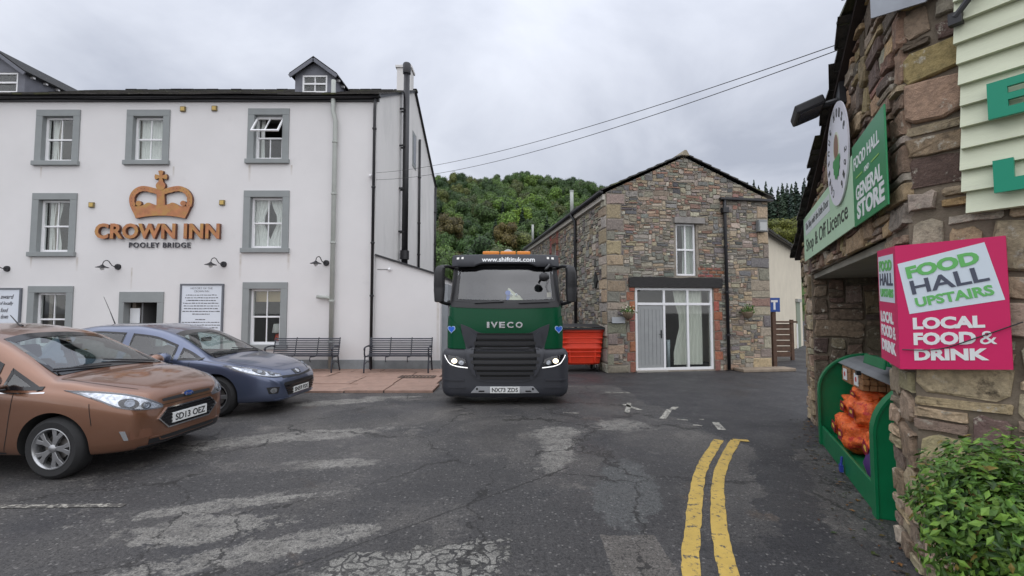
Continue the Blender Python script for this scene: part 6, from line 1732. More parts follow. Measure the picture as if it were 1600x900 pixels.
MB(Mx).box(-0.15,0.15,-0.0535,-0.051,0.01,0.20).build('printed_band', mat('purple_print', (0.07,0.03,0.14), 0.5), t)
MB(Mx).box(-0.10,0.02,-0.0535,-0.051,0.26,0.36).build('printed_picture', mat('grey_picture', (0.12,0.12,0.15), 0.5), t)

# ---------- shrub against the front wall
def shrub():
    c = at(1568, 822, 2.25); r_ = random.Random(66)
    t = thing('shrub', 'bushy glossy green shrub in front of the shop corner wall', 'shrub', (c.x, c.y, 0))
    st = MB()
    for k in range(9):
        a1 = r_.uniform(0, 6.28); e_ = Vector((c.x+math.cos(a1)*0.25, c.y+math.sin(a1)*0.2, c.z+r_.uniform(-0.1, 0.25)))
        st.tube(catmull([(c.x+r_.uniform(-.04,.04), c.y+r_.uniform(-.04,.04), 0), (c.x+math.cos(a1)*0.08, c.y+math.sin(a1)*0.08, 0.3), e_], 7), [0.014,0.012,0.011,0.009,0.007,0.005,0.003], 6)
    st.build('stems', M_bark, t, smooth=True)
    lf = MB()
    for k in range(7000):
        v = Vector((r_.gauss(0,1), r_.gauss(0,1), r_.gauss(0,1))).normalized()
        lump = 1 + 0.28*noise.noise(v*2.4+Vector((4,1,2))) + 0.12*noise.noise(v*6)
        p_ = Vector((c.x + v.x*0.37*lump*(d_ := r_.uniform(0.5, 1.05)), c.y + v.y*0.30*lump*d_, c.z + v.z*0.40*lump*d_))
        if p_.z < 0.05: continue
        n_ = (v*0.8 + Vector((r_.uniform(-.6,.6), r_.uniform(-.6,.6), r_.uniform(0,1.0)))).normalized()
        t1 = n_.cross(Vector((r_.uniform(-1,1), r_.uniform(-1,1), r_.uniform(-1,1)))).normalized(); t2 = n_.cross(t1)
        L_ = r_.uniform(0.014, 0.034); w_ = L_*r_.uniform(0.4, 0.55); g_ = r_.random()
        col = (0.075,0.165,0.028) if g_ < 0.50 else (0.135,0.25,0.04) if g_ < 0.82 else (0.03,0.07,0.018) if g_ < 0.95 else (0.20,0.16,0.04)
        kk = r_.uniform(0.7, 1.3); col = tuple(q*kk for q in col)
        lf.add([p_-t1*L_, p_-t1*L_*0.1+t2*w_-n_*0.003, p_+t1*L_-n_*0.004, p_-t1*L_*0.1-t2*w_-n_*0.003, p_-t1*L_*0.2+n_*0.003], [(0,1,4),(1,2,4),(2,3,4),(3,0,4)], col)
    tag(lf.build('foliage', M_shrubleaf, t, fix=False), kind='stuff')
M_shrubleaf = attr_mat('shrub_leaf', 0.38, 0.0, lichen=(0.09,0.15,0.04), lich_amt=0.95, dark=(0.03,0.05,0.02))
shrub()
# a little leaf litter at the foot of the wall
ll = MB(); r_ = random.Random(9)
for k in range(160):
    b_ = SC0 + dS*r_.uniform(-0.2, 4.6) - nS*abs(r_.gauss(0.05, 0.18)); s = r_.uniform(0.012, 0.03); a1 = r_.uniform(0, 6.28)
    kk = r_.uniform(0.6, 1.4)
    ll.add([(b_.x+s*math.cos(a1), b_.y+s*math.sin(a1), 0.008), (b_.x-s*0.5*math.sin(a1), b_.y+s*0.5*math.cos(a1), 0.014), (b_.x-s*math.cos(a1), b_.y-s*math.sin(a1), 0.007), (b_.x+s*0.5*math.sin(a1), b_.y-s*0.5*math.cos(a1), 0.010)], [(0,1,2,3)], r_.choice(((0.16*kk,0.08*kk,0.03),(0.09*kk,0.07*kk,0.03),(0.05,0.08*kk,0.02))))
tag(ll.build('leaf_litter', M_leafattr, fix=False), 'fallen leaves along the foot of the shop wall', 'leaves', kind='stuff')

# overhead wires from the inn corner to the shop roof
for k, (p0, p1, sag, lab) in enumerate(((at(588,270,IY-0.1), at(1330,62,4.2), 0.25, 'upper overhead wire from the inn to the shop roof'), (at(588,281,IY-0.1), at(1332,70,4.2), 0.30, 'lower overhead wire from the inn to the shop roof'))):
    pts = [p0 + (p1-p0)*(i/24) - Vector((0,0,4*sag*(i/24)*(1-i/24))) for i in range(25)]
    o = MB().tube(pts, 0.0048, 5).build('overhead_wire', M_black); tag(o, lab, 'wire')
t = thing('wire_bracket', 'small white insulator at the inn corner holding the wires', 'bracket', at(582,275,IY))
q = at(580,276,IY); MB().ball((q.x,IY-0.08,q.z), 0.05).build('insulator', M_white, t, smooth=True)

# ================================================================== VEHICLES
def hermite(tab, x):
    """smooth monotone-ish interpolation through (x, value) pairs sorted by x"""
    n = len(tab)
    if x <= tab[0][0]: return tab[0][1]
    if x >= tab[-1][0]: return tab[-1][1]
    sl = [(tab[i+1][1]-tab[i][1])/(tab[i+1][0]-tab[i][0]) for i in range(n-1)]
    def m(i):
        if i == 0: return sl[0]
        if i == n-1: return sl[-1]
        return 0.0 if sl[i-1]*sl[i] <= 0 else 2*sl[i-1]*sl[i]/(sl[i-1]+sl[i])
    for i in range(n-1):
        x0, y0 = tab[i]; x1, y1 = tab[i+1]
        if x <= x1:
            h = x1-x0; t = (x-x0)/h
            return (2*t**3-3*t*t+1)*y0 + (t**3-2*t*t+t)*h*m(i) + (-2*t**3+3*t*t)*y1 + (t**3-t*t)*h*m(i+1)
def in_poly(x, y, poly):
    c = False
    for (ax, ay), (bx, by) in zip(poly, poly[1:]+poly[:1]):
        if (ay > y) != (by > y) and x < (bx-ax)*(y-ay)/(by-ay)+ax: c = not c
    return c
AX = {'front': (lambda a, b: (5, a, b), Vector((-1,0,0)), lambda p: (p.y, p.z)), 'right': (lambda a, b: (a, -5, b), Vector((0,1,0)), lambda p: (p.x, p.z)),
      'left': (lambda a, b: (a, 5, b), Vector((0,-1,0)), lambda p: (p.x, p.z)), 'top': (lambda a, b: (a, b, 5), Vector((0,0,-1)), lambda p: (p.x, p.y))}
class Shell:
    """a vehicle skin that panels, panes and lamps are laid onto"""
    def __init__(self, root): self.root = root; self.M = ROOTM[root.name]
    def set_mesh(self, me):
        self.me = me; bm = bmesh.new(); bm.from_mesh(me); self.bvh = BVHTree.FromBMesh(bm); bm.free()
    def hit(self, side, a, b):
        o, d, _ = AX[side]; h = self.bvh.ray_cast(Vector(o(a, b)), d)
        if h[0] is None:
            q = Vector(o(a, b)) + d*4.3; h = self.bvh.find_nearest(q)
        n = h[1].normalized()
        if n.dot(d) > 0: n = -n
        return h[0], n
    def strip(self, side, A, B, rows, off, mats, name, parent=None, skirt=0.012, smooth=True):
        """sheet between two 2-D curves, laid on the skin and standing off it"""
        pts = []
        for j in range(rows+1):
            t = j/rows; row = []
            for p, q in zip(A, B):
                h, n = self.hit(side, p[0]+(q[0]-p[0])*t, p[1]+(q[1]-p[1])*t); row.append((h, n))
            pts.append(row)
        m = MB(self.M); P = [[tuple(h+n*off) for h, n in row] for row in pts]; m.grid(P)
        if skirt:
            ring = [(0,j) for j in range(len(A))] + [(i,len(A)-1) for i in range(1,rows+1)] + [(rows,j) for j in range(len(A)-2,-1,-1)] + [(i,0) for i in range(rows-1,-1,-1)]
            up = [P[i][j] for i, j in ring]; dn = [tuple(pts[i][j][0]-pts[i][j][1]*skirt) for i, j in ring]; m.grid([up, dn])
        return m.build(name, mats, parent or self.root, smooth=False, fix=False, auto=35)
    def ring(self, side, poly, width, off, mats, name, parent=None):
        """border band just inside a closed outline"""
        c = Vector((sum(p[0] for p in poly)/len(poly), sum(p[1] for p in poly)/len(poly))); n = len(poly); inn_ = []
        for i in range(n):
            a, b, d = Vector(poly[i-1]), Vector(poly[i]), Vector(poly[(i+1) % n])
            e1, e2 = (b-a).normalized(), (d-b).normalized(); n1, n2 = Vector((-e1.y,e1.x)), Vector((-e2.y,e2.x))
            if n1.dot(c-b) < 0: n1, n2 = -n1, -n2
            k = (n1+n2); k = k/max(0.35, k.length_squared/2) if k.length > 0.05 else n1
            inn_.append(tuple(b+k*width))
        pp = list(poly)+[poly[0]]; ii = inn_+[inn_[0]]
        return self.strip(side, pp, ii, 1, off, mats, name, parent, skirt=0.004)
def dense(pts, n=8, closed=True):
    out = []; k = len(pts)
    for i in range(k if closed else k-1):
        a, b = pts[i], pts[(i+1) % k]
        for j in range(n): out.append((a[0]+(b[0]-a[0])*j/n, a[1]+(b[1]-a[1])*j/n))
    if not closed: out.append(tuple(pts[-1]))
    return out
def smooth2(pts, n): return [tuple(p) for p in catmull(pts, n)]

M_tyre = mat('tyre_rubber', (0.018,0.018,0.019), 0.8, bump=0.15, bscale=60)
M_alloy = mat('alloy_silver', (0.40,0.405,0.415), 0.30, 0.85, var=0.06, vscale=10)
M_trim = mat('black_trim', (0.016,0.016,0.018), 0.45)
M_gloss = mat('black_gloss', (0.01,0.01,0.012), 0.12)
M_chrome = mat('chrome', (0.72,0.73,0.75), 0.12, 1.0)
M_well = mat('wheel_well', (0.012,0.012,0.012), 0.9)
M_lens = glass_mat('lamp_cover', (0.97,0.98,1.0), 0.06)
M_lampin = mat('lamp_reflector', (0.46,0.48,0.51), 0.16, 0.85, var=0.45, vscale=26, bump=0.3, bscale=18)
M_plate = mat('plate_white', (0.72,0.73,0.72), 0.4); M_platetx = mat('plate_black', (0.012,0.012,0.012), 0.5)
M_cabin = mat('cabin_trim', (0.035,0.036,0.04), 0.8)
M_wind = glass_mat('windscreen_glass', (0.76,0.87,0.83), 0.20)
M_tint = glass_mat('tinted_glass', (0.55,0.64,0.63), 0.14)
def wheel(root, x, y, r, w, side, style, parent=None):
    """tyre with its rim, spokes and hub; side = -1 right, 1 left"""
    M = ROOTM[root.name] @ Matrix.Translation((x, y, r))
    s = side; m = MB(M); rr = r*0.66
    m.lathe([(rr, -w/2), (r*0.86, -w/2-0.008), (r*0.97, -w/2+0.02), (r, -w/2+0.05), (r, w/2-0.05), (r*0.97, w/2-0.02), (r*0.86, w/2+0.008), (rr, w/2)], 48, axis='y', closed=True)
    wh = m.build('wheel', M_tyre, root, auto=40)
    o = s*w/2
    m = MB(M); m.lathe([(rr*1.01, o+s*0.004), (rr*0.97, o+s*0.006), (rr*0.90, o-s*0.012), (rr*0.88, o-s*0.08)], 40, axis='y', caps=False)
    m.build('rim', M_alloy, wh, auto=35)
    MB(M).lathe([(0.001, o-s*0.075), (rr*0.9, o-s*0.075)], 32, axis='y', caps=False).build('brake_backing', M_well, wh)
    MB(M).lathe([(0.001, o-s*0.060), (rr*0.62, o-s*0.060), (rr*0.62, o-s*0.068)], 32, axis='y', caps=False).build('brake_disc', mat('brake_disc', (0.2,0.19,0.18), 0.4, 0.8), wh)
    n = 5
    for k in range(n):
        a0 = 2*math.pi*k/n + 0.3
        sp = MB(M)
        for da in (-0.17, 0.17) if style == 'twin' else (0,):
            wdt = 0.024 if style == 'twin' else 0.036
            def P(rad, ang, off): return (rad*math.sin(ang), o - s*off, rad*math.cos(ang))
            a_in, a_out = a0 + da*0.75, a0 + da*1.45
            pr = []
            for rad, ang, hw, off in ((rr*0.16, a0+da*0.5, wdt*0.9, 0.012), (rr*0.55, a_in, wdt*0.75, 0.010), (rr*0.93, a_out, wdt*1.0, 0.010)):
                pr.append([P(rad, ang-hw/max(rad,0.05), off), P(rad, ang+hw/max(rad,0.05), off), P(rad, ang+hw/max(rad,0.05), off+0.03), P(rad, ang-hw/max(rad,0.05), off+0.03)])
            for q0, q1 in zip(pr, pr[1:]):
                sp.add(q0+q1, [(0,1,5,4),(1,2,6,5),(2,3,7,6),(3,0,4,7)])
        sp.build('spoke', M_alloy, wh, bevel=0.003)
    hb = MB(M).lathe([(0.001, o+s*0.002), (rr*0.13, o+s*0.001), (rr*0.2, o-s*0.008), (rr*0.22, o-s*0.03)], 20, axis='y', caps=False).build('hub_cap', M_alloy, wh, auto=40)
    return wh
def plate(sh, text, y0, y1, z0, z1, name='number_plate', off=0.02, x=None, rear=None):
    """flat plate with raised characters, standing just off the bumper"""
    if x is None: x = max(sh.hit('front', yy, (z0+z1)/2)[0].x for yy in (y0, (y0+y1)/2, y1)) + off
    F = sh.M @ Matrix.Translation((x, 0, 0)) @ Matrix.Rotation(R(90), 4, 'Z')
    p = MB(F).box(y0, y1, 0, 0.02, z0, z1).build(name, M_plate, sh.root, bevel=0.003)
    w, h = y1-y0, z1-z0
    _t = text_mb(text, F, y0+w*0.06, y1-w*0.06, z0+h*0.17, z1-h*0.17, y=-0.002, ext=0.001, bold=0.015)
    letters(_t, M_platetx, p, 'character')
    return p
def car(name, label, loc, rotz, S):
    root = thing(name, label, 'car', loc, rotz=rotz); sh = Shell(root); M = sh.M
    # ---- skin
    xs = []; x = S['x1']
    while x > S['x0']:
        xs.append(x); x -= 0.008 if x > S['x1']-0.10 else 0.026
    xs.append(S['x0'])
    NS = 46
    def section(x):
        zt, zb, w, zs, we, dr = (hermite(S[k], x) for k in ('zt','zb','w','zs','we','drop'))
        ze = zt - dr; zs = min(zs, ze-0.02)
        mid = ((w*0.985+we)/2 + 0.012, (zs+ze)/2)
        ctrl = [(0,zb),(0.55*w,zb),(0.88*w,zb+0.012),(0.968*w,zb+0.07),(0.995*w,zb+0.40*(zs-zb)),(w,zb+0.72*(zs-zb)),(0.985*w,zs),mid,(we,ze),(0.72*we,zt-dr*0.30),(0.36*we,zt-dr*0.06),(0,zt)]
        return catmull([Vector(c) for c in ctrl], NS)
    rings = []
    for x in xs:
        h = section(x); ring = [(x, -p.x, p.y) for p in h] + [(x, p.x, p.y) for p in h[-2:0:-1]]; rings.append(ring)
    n = len(rings[0]); m = MB()
    m.add([p for r_ in rings for p in r_], [(i*n+j, i*n+(j+1) % n, (i+1)*n+(j+1) % n, (i+1)*n+j) for i in range(len(rings)-1) for j in range(n)] + [tuple(range(n)), tuple(range(len(rings)*n-1, (len(rings)-1)*n-1, -1))])
    me = m.mesh('body', True)
    # ---- wheel arches cut out
    me.materials.append(S['paint']); me.materials.append(M_well)
    ob = bpy.data.objects.new('cut', me); COL.objects.link(ob); cuts = []
    for wx in (S['ax'], S['ax']-S['wb']):
        for sd in (-1, 1):
            c = MB(); c.m = 1; R_ = S['arch']
            yA, yB = sd*(S['hw']-0.30), sd*1.3
            c.lathe([(R_, min(yA,yB)), (R_, max(yA,yB))], 48, (wx, 0, S['r']+0.01), axis='y')
            cm = c.mesh('cutter'); cm.materials.append(S['paint']); cm.materials.append(M_well)
            co = bpy.data.objects.new('cutter', cm); COL.objects.link(co); cuts.append(co)
            md = ob.modifiers.new('cut', 'BOOLEAN'); md.object = co; md.operation = 'DIFFERENCE'; md.solver = 'EXACT'
    dg = bpy.context.evaluated_depsgraph_get(); dg.update()
    me2 = bpy.data.meshes.new_from_object(ob.evaluated_get(dg))
    for o in cuts+[ob]: bpy.data.objects.remove(o)
    sh.set_mesh(me2)
    # ---- panes: openings in the skin, glass over them, dark border bands
    panes = S['panes']
    bm = bmesh.new(); bm.from_mesh(me2); kill = []
    for f in bm.faces:
        c = f.calc_center_median(); nrm = f.normal
        for side, poly, _, _ in panes:
            d = AX[side][1]
            if nrm.dot(d) > -0.12: continue
            if side == 'front' and not (S['wsx'][0] < c.x < S['wsx'][1]): continue
            if all(in_poly(*AX[side][2](v.co), poly) for v in f.verts): kill.append(f); break
    bmesh.ops.delete(bm, geom=kill, context='FACES')
    bm.to_mesh(me2); 
    # cabin lining: the same skin a little inside
    lin_me = me2.copy()
    bm.free()
    me2.polygons.foreach_set('use_smooth', [True]*len(me2.polygons)); sharp(me2, 32)
    me2.transform(M); body = bpy.data.objects.new('body', me2); COL.objects.link(body); attach(body, root)
    bm = bmesh.new(); bm.from_mesh(lin_me); bm.normal_update()
    mv = [(v, v.co - v.normal*0.022) for v in bm.verts]
    for v, c in mv: v.co = c
    bmesh.ops.delete(bm, geom=[f for f in bm.faces if f.calc_center_median().z < 0.45 or f.calc_center_median().x > 0.3], context='FACES')
    bm.to_mesh(lin_me); bm.free(); lin_me.materials.clear(); lin_me.materials.append(M_cabin)
    for p_ in lin_me.polygons: p_.material_index = 0
    lin_me.transform(M); lo = bpy.data.objects.new('cabin_lining', lin_me); COL.objects.link(lo); attach(lo, root)
    for side, poly, nm, gm in panes:
        A = poly[:len(poly)//2]; B = poly[len(poly)//2:][::-1]
        k = 26; A2, B2 = smooth2(A, k) if len(A) > 2 else dense(A, k-1, False), smooth2(B, k) if len(B) > 2 else dense(B, k-1, False)
        g = sh.strip(side, A2, B2, 12, 0.003, gm, nm, skirt=0)
        sh.ring(side, A2+B2[::-1], 0.032 if side != 'front' else 0.045, 0.005, M_gloss, 'seal', g)
    # ---- cabin
    cb = MB(M); dx = S['dash']
    cb.box(dx[0], dx[1], -0.66, 0.66, dx[2]-0.25, dx[2]); cb.box(-3.0, dx[0], -0.70, 0.70, 0.28, 0.34)
    cb.build('dashboard', M_cabin, root, bevel=0.05)
    for sx in (dx[0]-0.75, dx[0]-1.65):
        for sy in (-0.36, 0.36):
            m = MB(M @ Matrix.Translation((sx, sy, 0.34)) @ Matrix.Rotation(R(-14), 4, 'Y'))
            m.box(-0.06, 0.06, -0.23, 0.23, 0.1, 0.72); m.box(-0.04, 0.05, -0.13, 0.13, 0.74, 0.92); m.box(-0.02, 0.5, -0.24, 0.24, 0.02, 0.2)
            m.build('seat', M_cabin, root, bevel=0.04)
    F = M @ Matrix.Translation((dx[0]-0.12, -0.36, dx[2]-0.02)) @ Matrix.Rotation(R(62), 4, 'Y')
    m = MB(F); m.tube([(0.19*math.cos(t), 0.19*math.sin(t), 0) for t in [2*math.pi*k/20 for k in range(21)]], 0.017, 7); m.box(-0.19,0.19,-0.03,0.03,-0.01,0.01); m.build('steering_wheel', M_cabin, root)
    mx = S['rear_mirror']; MB(M).box(mx[0]-0.02, mx[0]+0.02, -0.12, 0.12, mx[1]-0.04, mx[1]+0.035).build('inner_mirror', M_trim, root, bevel=0.015)
    # ---- wheels
    for wx in (S['ax'], S['ax']-S['wb']):
        for sd in (-1, 1): wheel(root, wx, sd*(S['hw']-0.125), S['r'], 0.20, sd, S['spoke'])
    # ---- door mirrors
    for sd in (-1, 1):
        mx, my, mz = S['mirror']; mm = MB(M); mm.ball((mx, sd*my, mz), 0.1, 16, 12, (0.75, 1.15, 0.85)); mm.box(mx-0.03, mx+0.02, min(sd*(my-0.17), sd*my), max(sd*(my-0.17), sd*my), mz-0.085, mz-0.05)
        w_ = mm.build('door_mirror', S['paint'], root, smooth=True)
        MB(M).lathe([(0.001, -0.072), (0.085, -0.070)], 16, (mx, sd*my, mz), axis='x').build('mirror_glass', M_chrome, w_)
        MB(M).box(mx-0.07, mx+0.06, min(sd*(my-0.12), sd*(my+0.10)), max(sd*(my-0.12), sd*(my+0.10)), mz-0.105, mz-0.08).build('mirror_base', M_trim, w_, bevel=0.01)
    return root, sh, body

def oval(sh, cy, cz, ry, rz, off, m, nm, par):
    A = [(cy+ry*math.cos(t), cz+rz*math.sin(t)) for t in [math.pi+math.pi*k/14 for k in range(15)]]; B = [(cy+ry*math.cos(t), cz+rz*math.sin(t)) for t in [math.pi-math.pi*k/14 for k in range(15)]]
    return sh.strip('front', A, B, 4, off, m, nm, par, skirt=0.01)
def lamps(sh, top, bot, inner=True, rows=6, n=22, bulbs=(), drl=None):
    """pair of headlamps: bright bowl, projector rings and a clear cover"""
    for sd in (-1, 1):
        A = [(sd*abs(p[0]), p[1]) for p in smooth2(bot, n)]; B = [(sd*abs(p[0]), p[1]) for p in smooth2(top, n)]
        bowl = sh.strip('front', A, B, rows, 0.004, M_lampin, 'headlight')
        sh.strip('front', A, B, rows, 0.016, M_lens, 'lens', bowl, skirt=0.012)
        sh.ring('front', A+B[::-1], 0.012, 0.009, MATS.get('lamp_bezel') or mat('lamp_bezel', (0.10,0.10,0.11), 0.3), 'bezel', bowl)
        for by, bz, br in bulbs:
            oval(sh, sd*by, bz, br*1.45, br*1.15, 0.0055, M_gloss, 'lamp_pod', bowl)
            h, nn = sh.hit('front', sd*by, bz); q = h + nn*0.006; m = MB(sh.M)
            ax = nn; t1 = ax.cross(Vector((0,0,1))).normalized(); t2 = ax.cross(t1); rg_ = []
            for rad, off in ((br, 0.0), (br*0.95, 0.012), (br*0.7, 0.004), (br*0.45, 0.001), (0.002, 0.008)):
                rg_.append([tuple(q + ax*off + (t1*math.cos(2*math.pi*k/16)+t2*math.sin(2*math.pi*k/16))*rad) for k in range(17)])
            m.grid(rg_); m.build('projector', mat('projector_glass', (0.20,0.22,0.25), 0.08, 0.5), bowl, smooth=True)
def car_paint(name, c, flake=0.25): return mat(name, c, 0.30, 0.62, var=0.05, vscale=1.5, coat=1.0, spec=0.5)
def wipers(sh, items):
    for (y0, z0, y1, z1) in items:
        P = []
        for k in range(12):
            t = k/11; h, n = sh.hit('front', y0+(y1-y0)*t, z0+(z1-z0)*t); P.append(h+n*0.022)
        MB(sh.M).tube(P, 0.009, 6).build('wiper', M_trim, sh.root)

# ---------- brown car in the left foreground
P_brown = car_paint('copper_brown_paint', (0.215, 0.102, 0.060))
wind_b = [(-0.655,0.985),(-0.35,1.005),(0.0,1.012),(0.35,1.005),(0.655,0.985)] + [(0.53,1.355),(0.28,1.395),(0.0,1.405),(-0.28,1.395),(-0.53,1.355)]
def side_quarter(): return [(-0.03,0.868),(-0.22,0.868),(-0.44,0.872)] + [(-0.45,1.075),(-0.26,0.98),(-0.06,0.885)]
def side_front(): return [(-0.53,0.875),(-1.0,0.885),(-1.42,0.90)] + [(-1.42,1.365),(-1.0,1.295),(-0.56,1.115)]
def side_rear(): return [(-1.52,0.905),(-2.0,0.92),(-2.45,0.945)] + [(-2.40,1.37),(-2.0,1.395),(-1.52,1.375)]
S1 = dict(ax=0.11, x1=0.845, x0=-3.22, wb=2.49, hw=0.875, r=0.302, arch=0.345, spoke='twin', paint=P_brown,
    zt=[(-3.22,0.75),(-3.18,0.98),(-3.05,1.25),(-2.8,1.43),(-2.2,1.51),(-1.6,1.515),(-1.2,1.47),(-0.9,1.40),(-0.5,1.225),(-0.1,1.02),(0.0,0.985),(0.15,0.972),(0.4,0.925),(0.6,0.872),(0.72,0.822),(0.79,0.762),(0.83,0.675),(0.845,0.60)],
    zb=[(-3.22,0.45),(-3.1,0.30),(-2.5,0.22),(0.3,0.20),(0.7,0.215),(0.8,0.235),(0.845,0.27)],
    w=[(-3.22,0.62),(-3.1,0.76),(-2.7,0.85),(-1.5,0.875),(-0.3,0.875),(0.1,0.868),(0.4,0.835),(0.6,0.775),(0.72,0.70),(0.79,0.61),(0.83,0.50),(0.845,0.44)],
    zs=[(-3.22,0.8),(-3.0,0.90),(-1.5,0.88),(-0.3,0.835),(0.1,0.80),(0.5,0.735),(0.7,0.66),(0.8,0.58),(0.845,0.50)],
    we=[(-3.22,0.52),(-2.8,0.60),(-2.0,0.63),(-1.2,0.63),(-0.8,0.645),(-0.3,0.70),(0.0,0.735),(0.3,0.73),(0.6,0.64),(0.75,0.54),(0.845,0.36)],
    drop=[(-3.22,0.05),(-2.5,0.075),(-1.2,0.065),(-0.5,0.05),(0.0,0.035),(0.4,0.045),(0.7,0.05),(0.845,0.03)],
    panes=[('front', wind_b, 'windscreen', M_wind)] + [(sd, f_(), nm, g_) for sd in ('right','left') for f_, nm, g_ in ((side_quarter,'quarter_light',M_tint),(side_front,'door_glass',M_tint),(side_rear,'rear_door_glass',M_tint))],
    wsx=(-1.2,0.1), dash=(-0.62,-0.02,0.965), rear_mirror=(-0.62,1.24), mirror=(-0.42,0.99,0.97))
ROT1 = R(-2.5)
c1 = Vector((-4.60, 5.40, 0))
brown, sh, body = car('parked_car', 'copper-brown small hatchback parked in the left foreground', c1, ROT1, S1)
lamps(sh, [(0.805,0.862),(0.72,0.835),(0.60,0.782),(0.46,0.700),(0.375,0.648)], [(0.795,0.775),(0.745,0.690),(0.66,0.645),(0.52,0.622),(0.38,0.618)], bulbs=((0.655,0.705,0.045),(0.54,0.668,0.030)))
# slot under the bonnet edge with the oval badge
sl = sh.strip('front', [(y_,0.676) for y_ in [-0.36+0.06*k for k in range(13)]], [(y_,0.712-abs(y_)*0.02) for y_ in [-0.36+0.06*k for k in range(13)]], 2, 0.004, M_trim, 'upper_grille')
bd = oval(sh, 0, 0.705, 0.078, 0.031, 0.014, M_chrome, 'badge', None); oval(sh, 0, 0.705, 0.069, 0.024, 0.0155, mat('badge_blue', (0.02,0.05,0.20), 0.25), 'badge_field', bd)
Fb = sh.M @ Matrix.Translation((sh.hit('front',0,0.705)[0].x+0.020,0,0)) @ Matrix.Rotation(R(90),4,'Z')
text_mb('Ford', Fb, -0.050, 0.050, 0.690, 0.721, y=0, ext=0.002, shear=0.35).build('badge_script', M_chrome, bd)
gp = [(-0.445,0.505),(-0.30,0.385),(0.30,0.385),(0.445,0.505),(0.32,0.605),(-0.32,0.605)]
lowA = dense([(-0.445,0.505),(-0.31,0.385),(0.31,0.385),(0.445,0.505)], 8, False); upB = dense([(-0.445,0.507),(-0.33,0.608),(0.33,0.608),(0.445,0.507)], 8, False)
gl = sh.strip('front', lowA, upB, 5, 0.003, M_trim, 'grille')
sh.ring('front', lowA+upB[::-1], 0.014, 0.014, M_chrome, 'grille_surround', gl)
for z_ in (0.415, 0.450, 0.485, 0.520, 0.555, 0.585):
    hw_ = (0.30 + (0.505-0.385-abs(z_-0.505))/0.12*0.12) if True else 0
    ys_ = [-hw_+hw_*2*k/12 for k in range(13)]
    sh.strip('front', [(y_,z_-0.006) for y_ in ys_], [(y_,z_+0.006) for y_ in ys_], 1, 0.014, M_gloss, 'grille_bar', gl)
plate(sh, 'SD13 OEZ', -0.26, 0.26, 0.425, 0.535, off=0.022)
ys_ = [-0.52+0.08*k for k in range(14)]
sh.strip('front', [(y_,0.265) for y_ in ys_], [(y_,0.315) for y_ in ys_], 2, 0.004, M_trim, 'lower_intake')
sh.strip('front', [(y_,0.322) for y_ in ys_], [(y_,0.336) for y_ in ys_], 1, 0.012, P_brown, 'bumper_lip')
for sd in (-1, 1):
    A = [(sd*0.50,0.345),(sd*0.58,0.343),(sd*0.665,0.345)]; B = [(sd*0.50,0.425),(sd*0.58,0.435),(sd*0.68,0.440)]
    sh.strip('front', A, B, 2, 0.004, mat('brown_recess', (0.14,0.062,0.036), 0.5), 'fog_recess')
    sh.strip('front', [(sd*0.675,0.345),(sd*0.70,0.350)], [(sd*0.70,0.440),(sd*0.728,0.445)], 3, 0.008, mat('fog_lens', (0.30,0.31,0.32), 0.25, 0.3), 'fog_light')
wipers(sh, [(-0.05,1.016,-0.62,1.03),(0.55,1.0,-0.02,1.075)])
def seam(sh, side, pts, w, nm='panel_gap', m=None):
    A = smooth2(pts, 24) if len(pts) > 2 else dense(pts, 20, False); B = []
    for i, p in enumerate(A):
        a, b = Vector(A[max(i-1,0)]), Vector(A[min(i+1,len(A)-1)]); d = (b-a).normalized(); B.append((p[0]-d.y*w, p[1]+d.x*w))
    return sh.strip(side, A, B, 1, 0.0018, m or M_well, nm, skirt=0)
for sd in ('right', 'left'):
    seam(sh, sd, [(-0.30,0.84),(-0.31,0.7),(-0.34,0.45),(-0.38,0.27)], 0.007)
    seam(sh, sd, [(-1.47,0.945),(-1.47,0.6),(-1.47,0.27)], 0.007)
    seam(sh, sd, [(0.0,0.852),(-0.25,0.848),(-0.9,0.858),(-1.46,0.875)], 0.012, 'waist_trim', M_chrome)
    seam(sh, sd, [(-0.36,0.262),(-1.4,0.258),(-2.1,0.262)], 0.02, 'sill_trim', M_trim)
seam(sh, 'top', [(0.02,-0.70),(0.25,-0.68),(0.5,-0.60),(0.66,-0.50)], 0.006, 'bonnet_gap'); seam(sh, 'top', [(0.02,0.70),(0.25,0.68),(0.5,0.60),(0.66,0.50)], 0.006, 'bonnet_gap')
h, nn = sh.hit('top', -1.25, 0); MB(sh.M).tube([h, h+Vector((-0.05,0,0.02)), h+Vector((-0.16,0,0.13))], [0.016,0.008,0.004], 7).build('aerial', M_trim, brown)
for sd, yy in ((-1, -0.62), (1, 0.62)):
    q = [sh.hit('front', yy+sd*0.0, z_) for z_ in (0.99, 1.02)]

for sd in ('right', 'left'):
    seam(sh, sd, [(0.44,0.735),(0.455,0.64),(0.475,0.52)], 0.006)
ys_ = [-0.60+1.2*k/20 for k in range(21)]
sh.strip('front', [(y_,0.640+0.0*y_) for y_ in ys_], [(y_,0.646) for y_ in ys_], 1, 0.0018, M_well, 'bumper_gap', skirt=0)
sh.strip('front', [(y_,0.236) for y_ in ys_], [(y_,0.258) for y_ in ys_], 1, 0.010, M_trim, 'lower_lip')
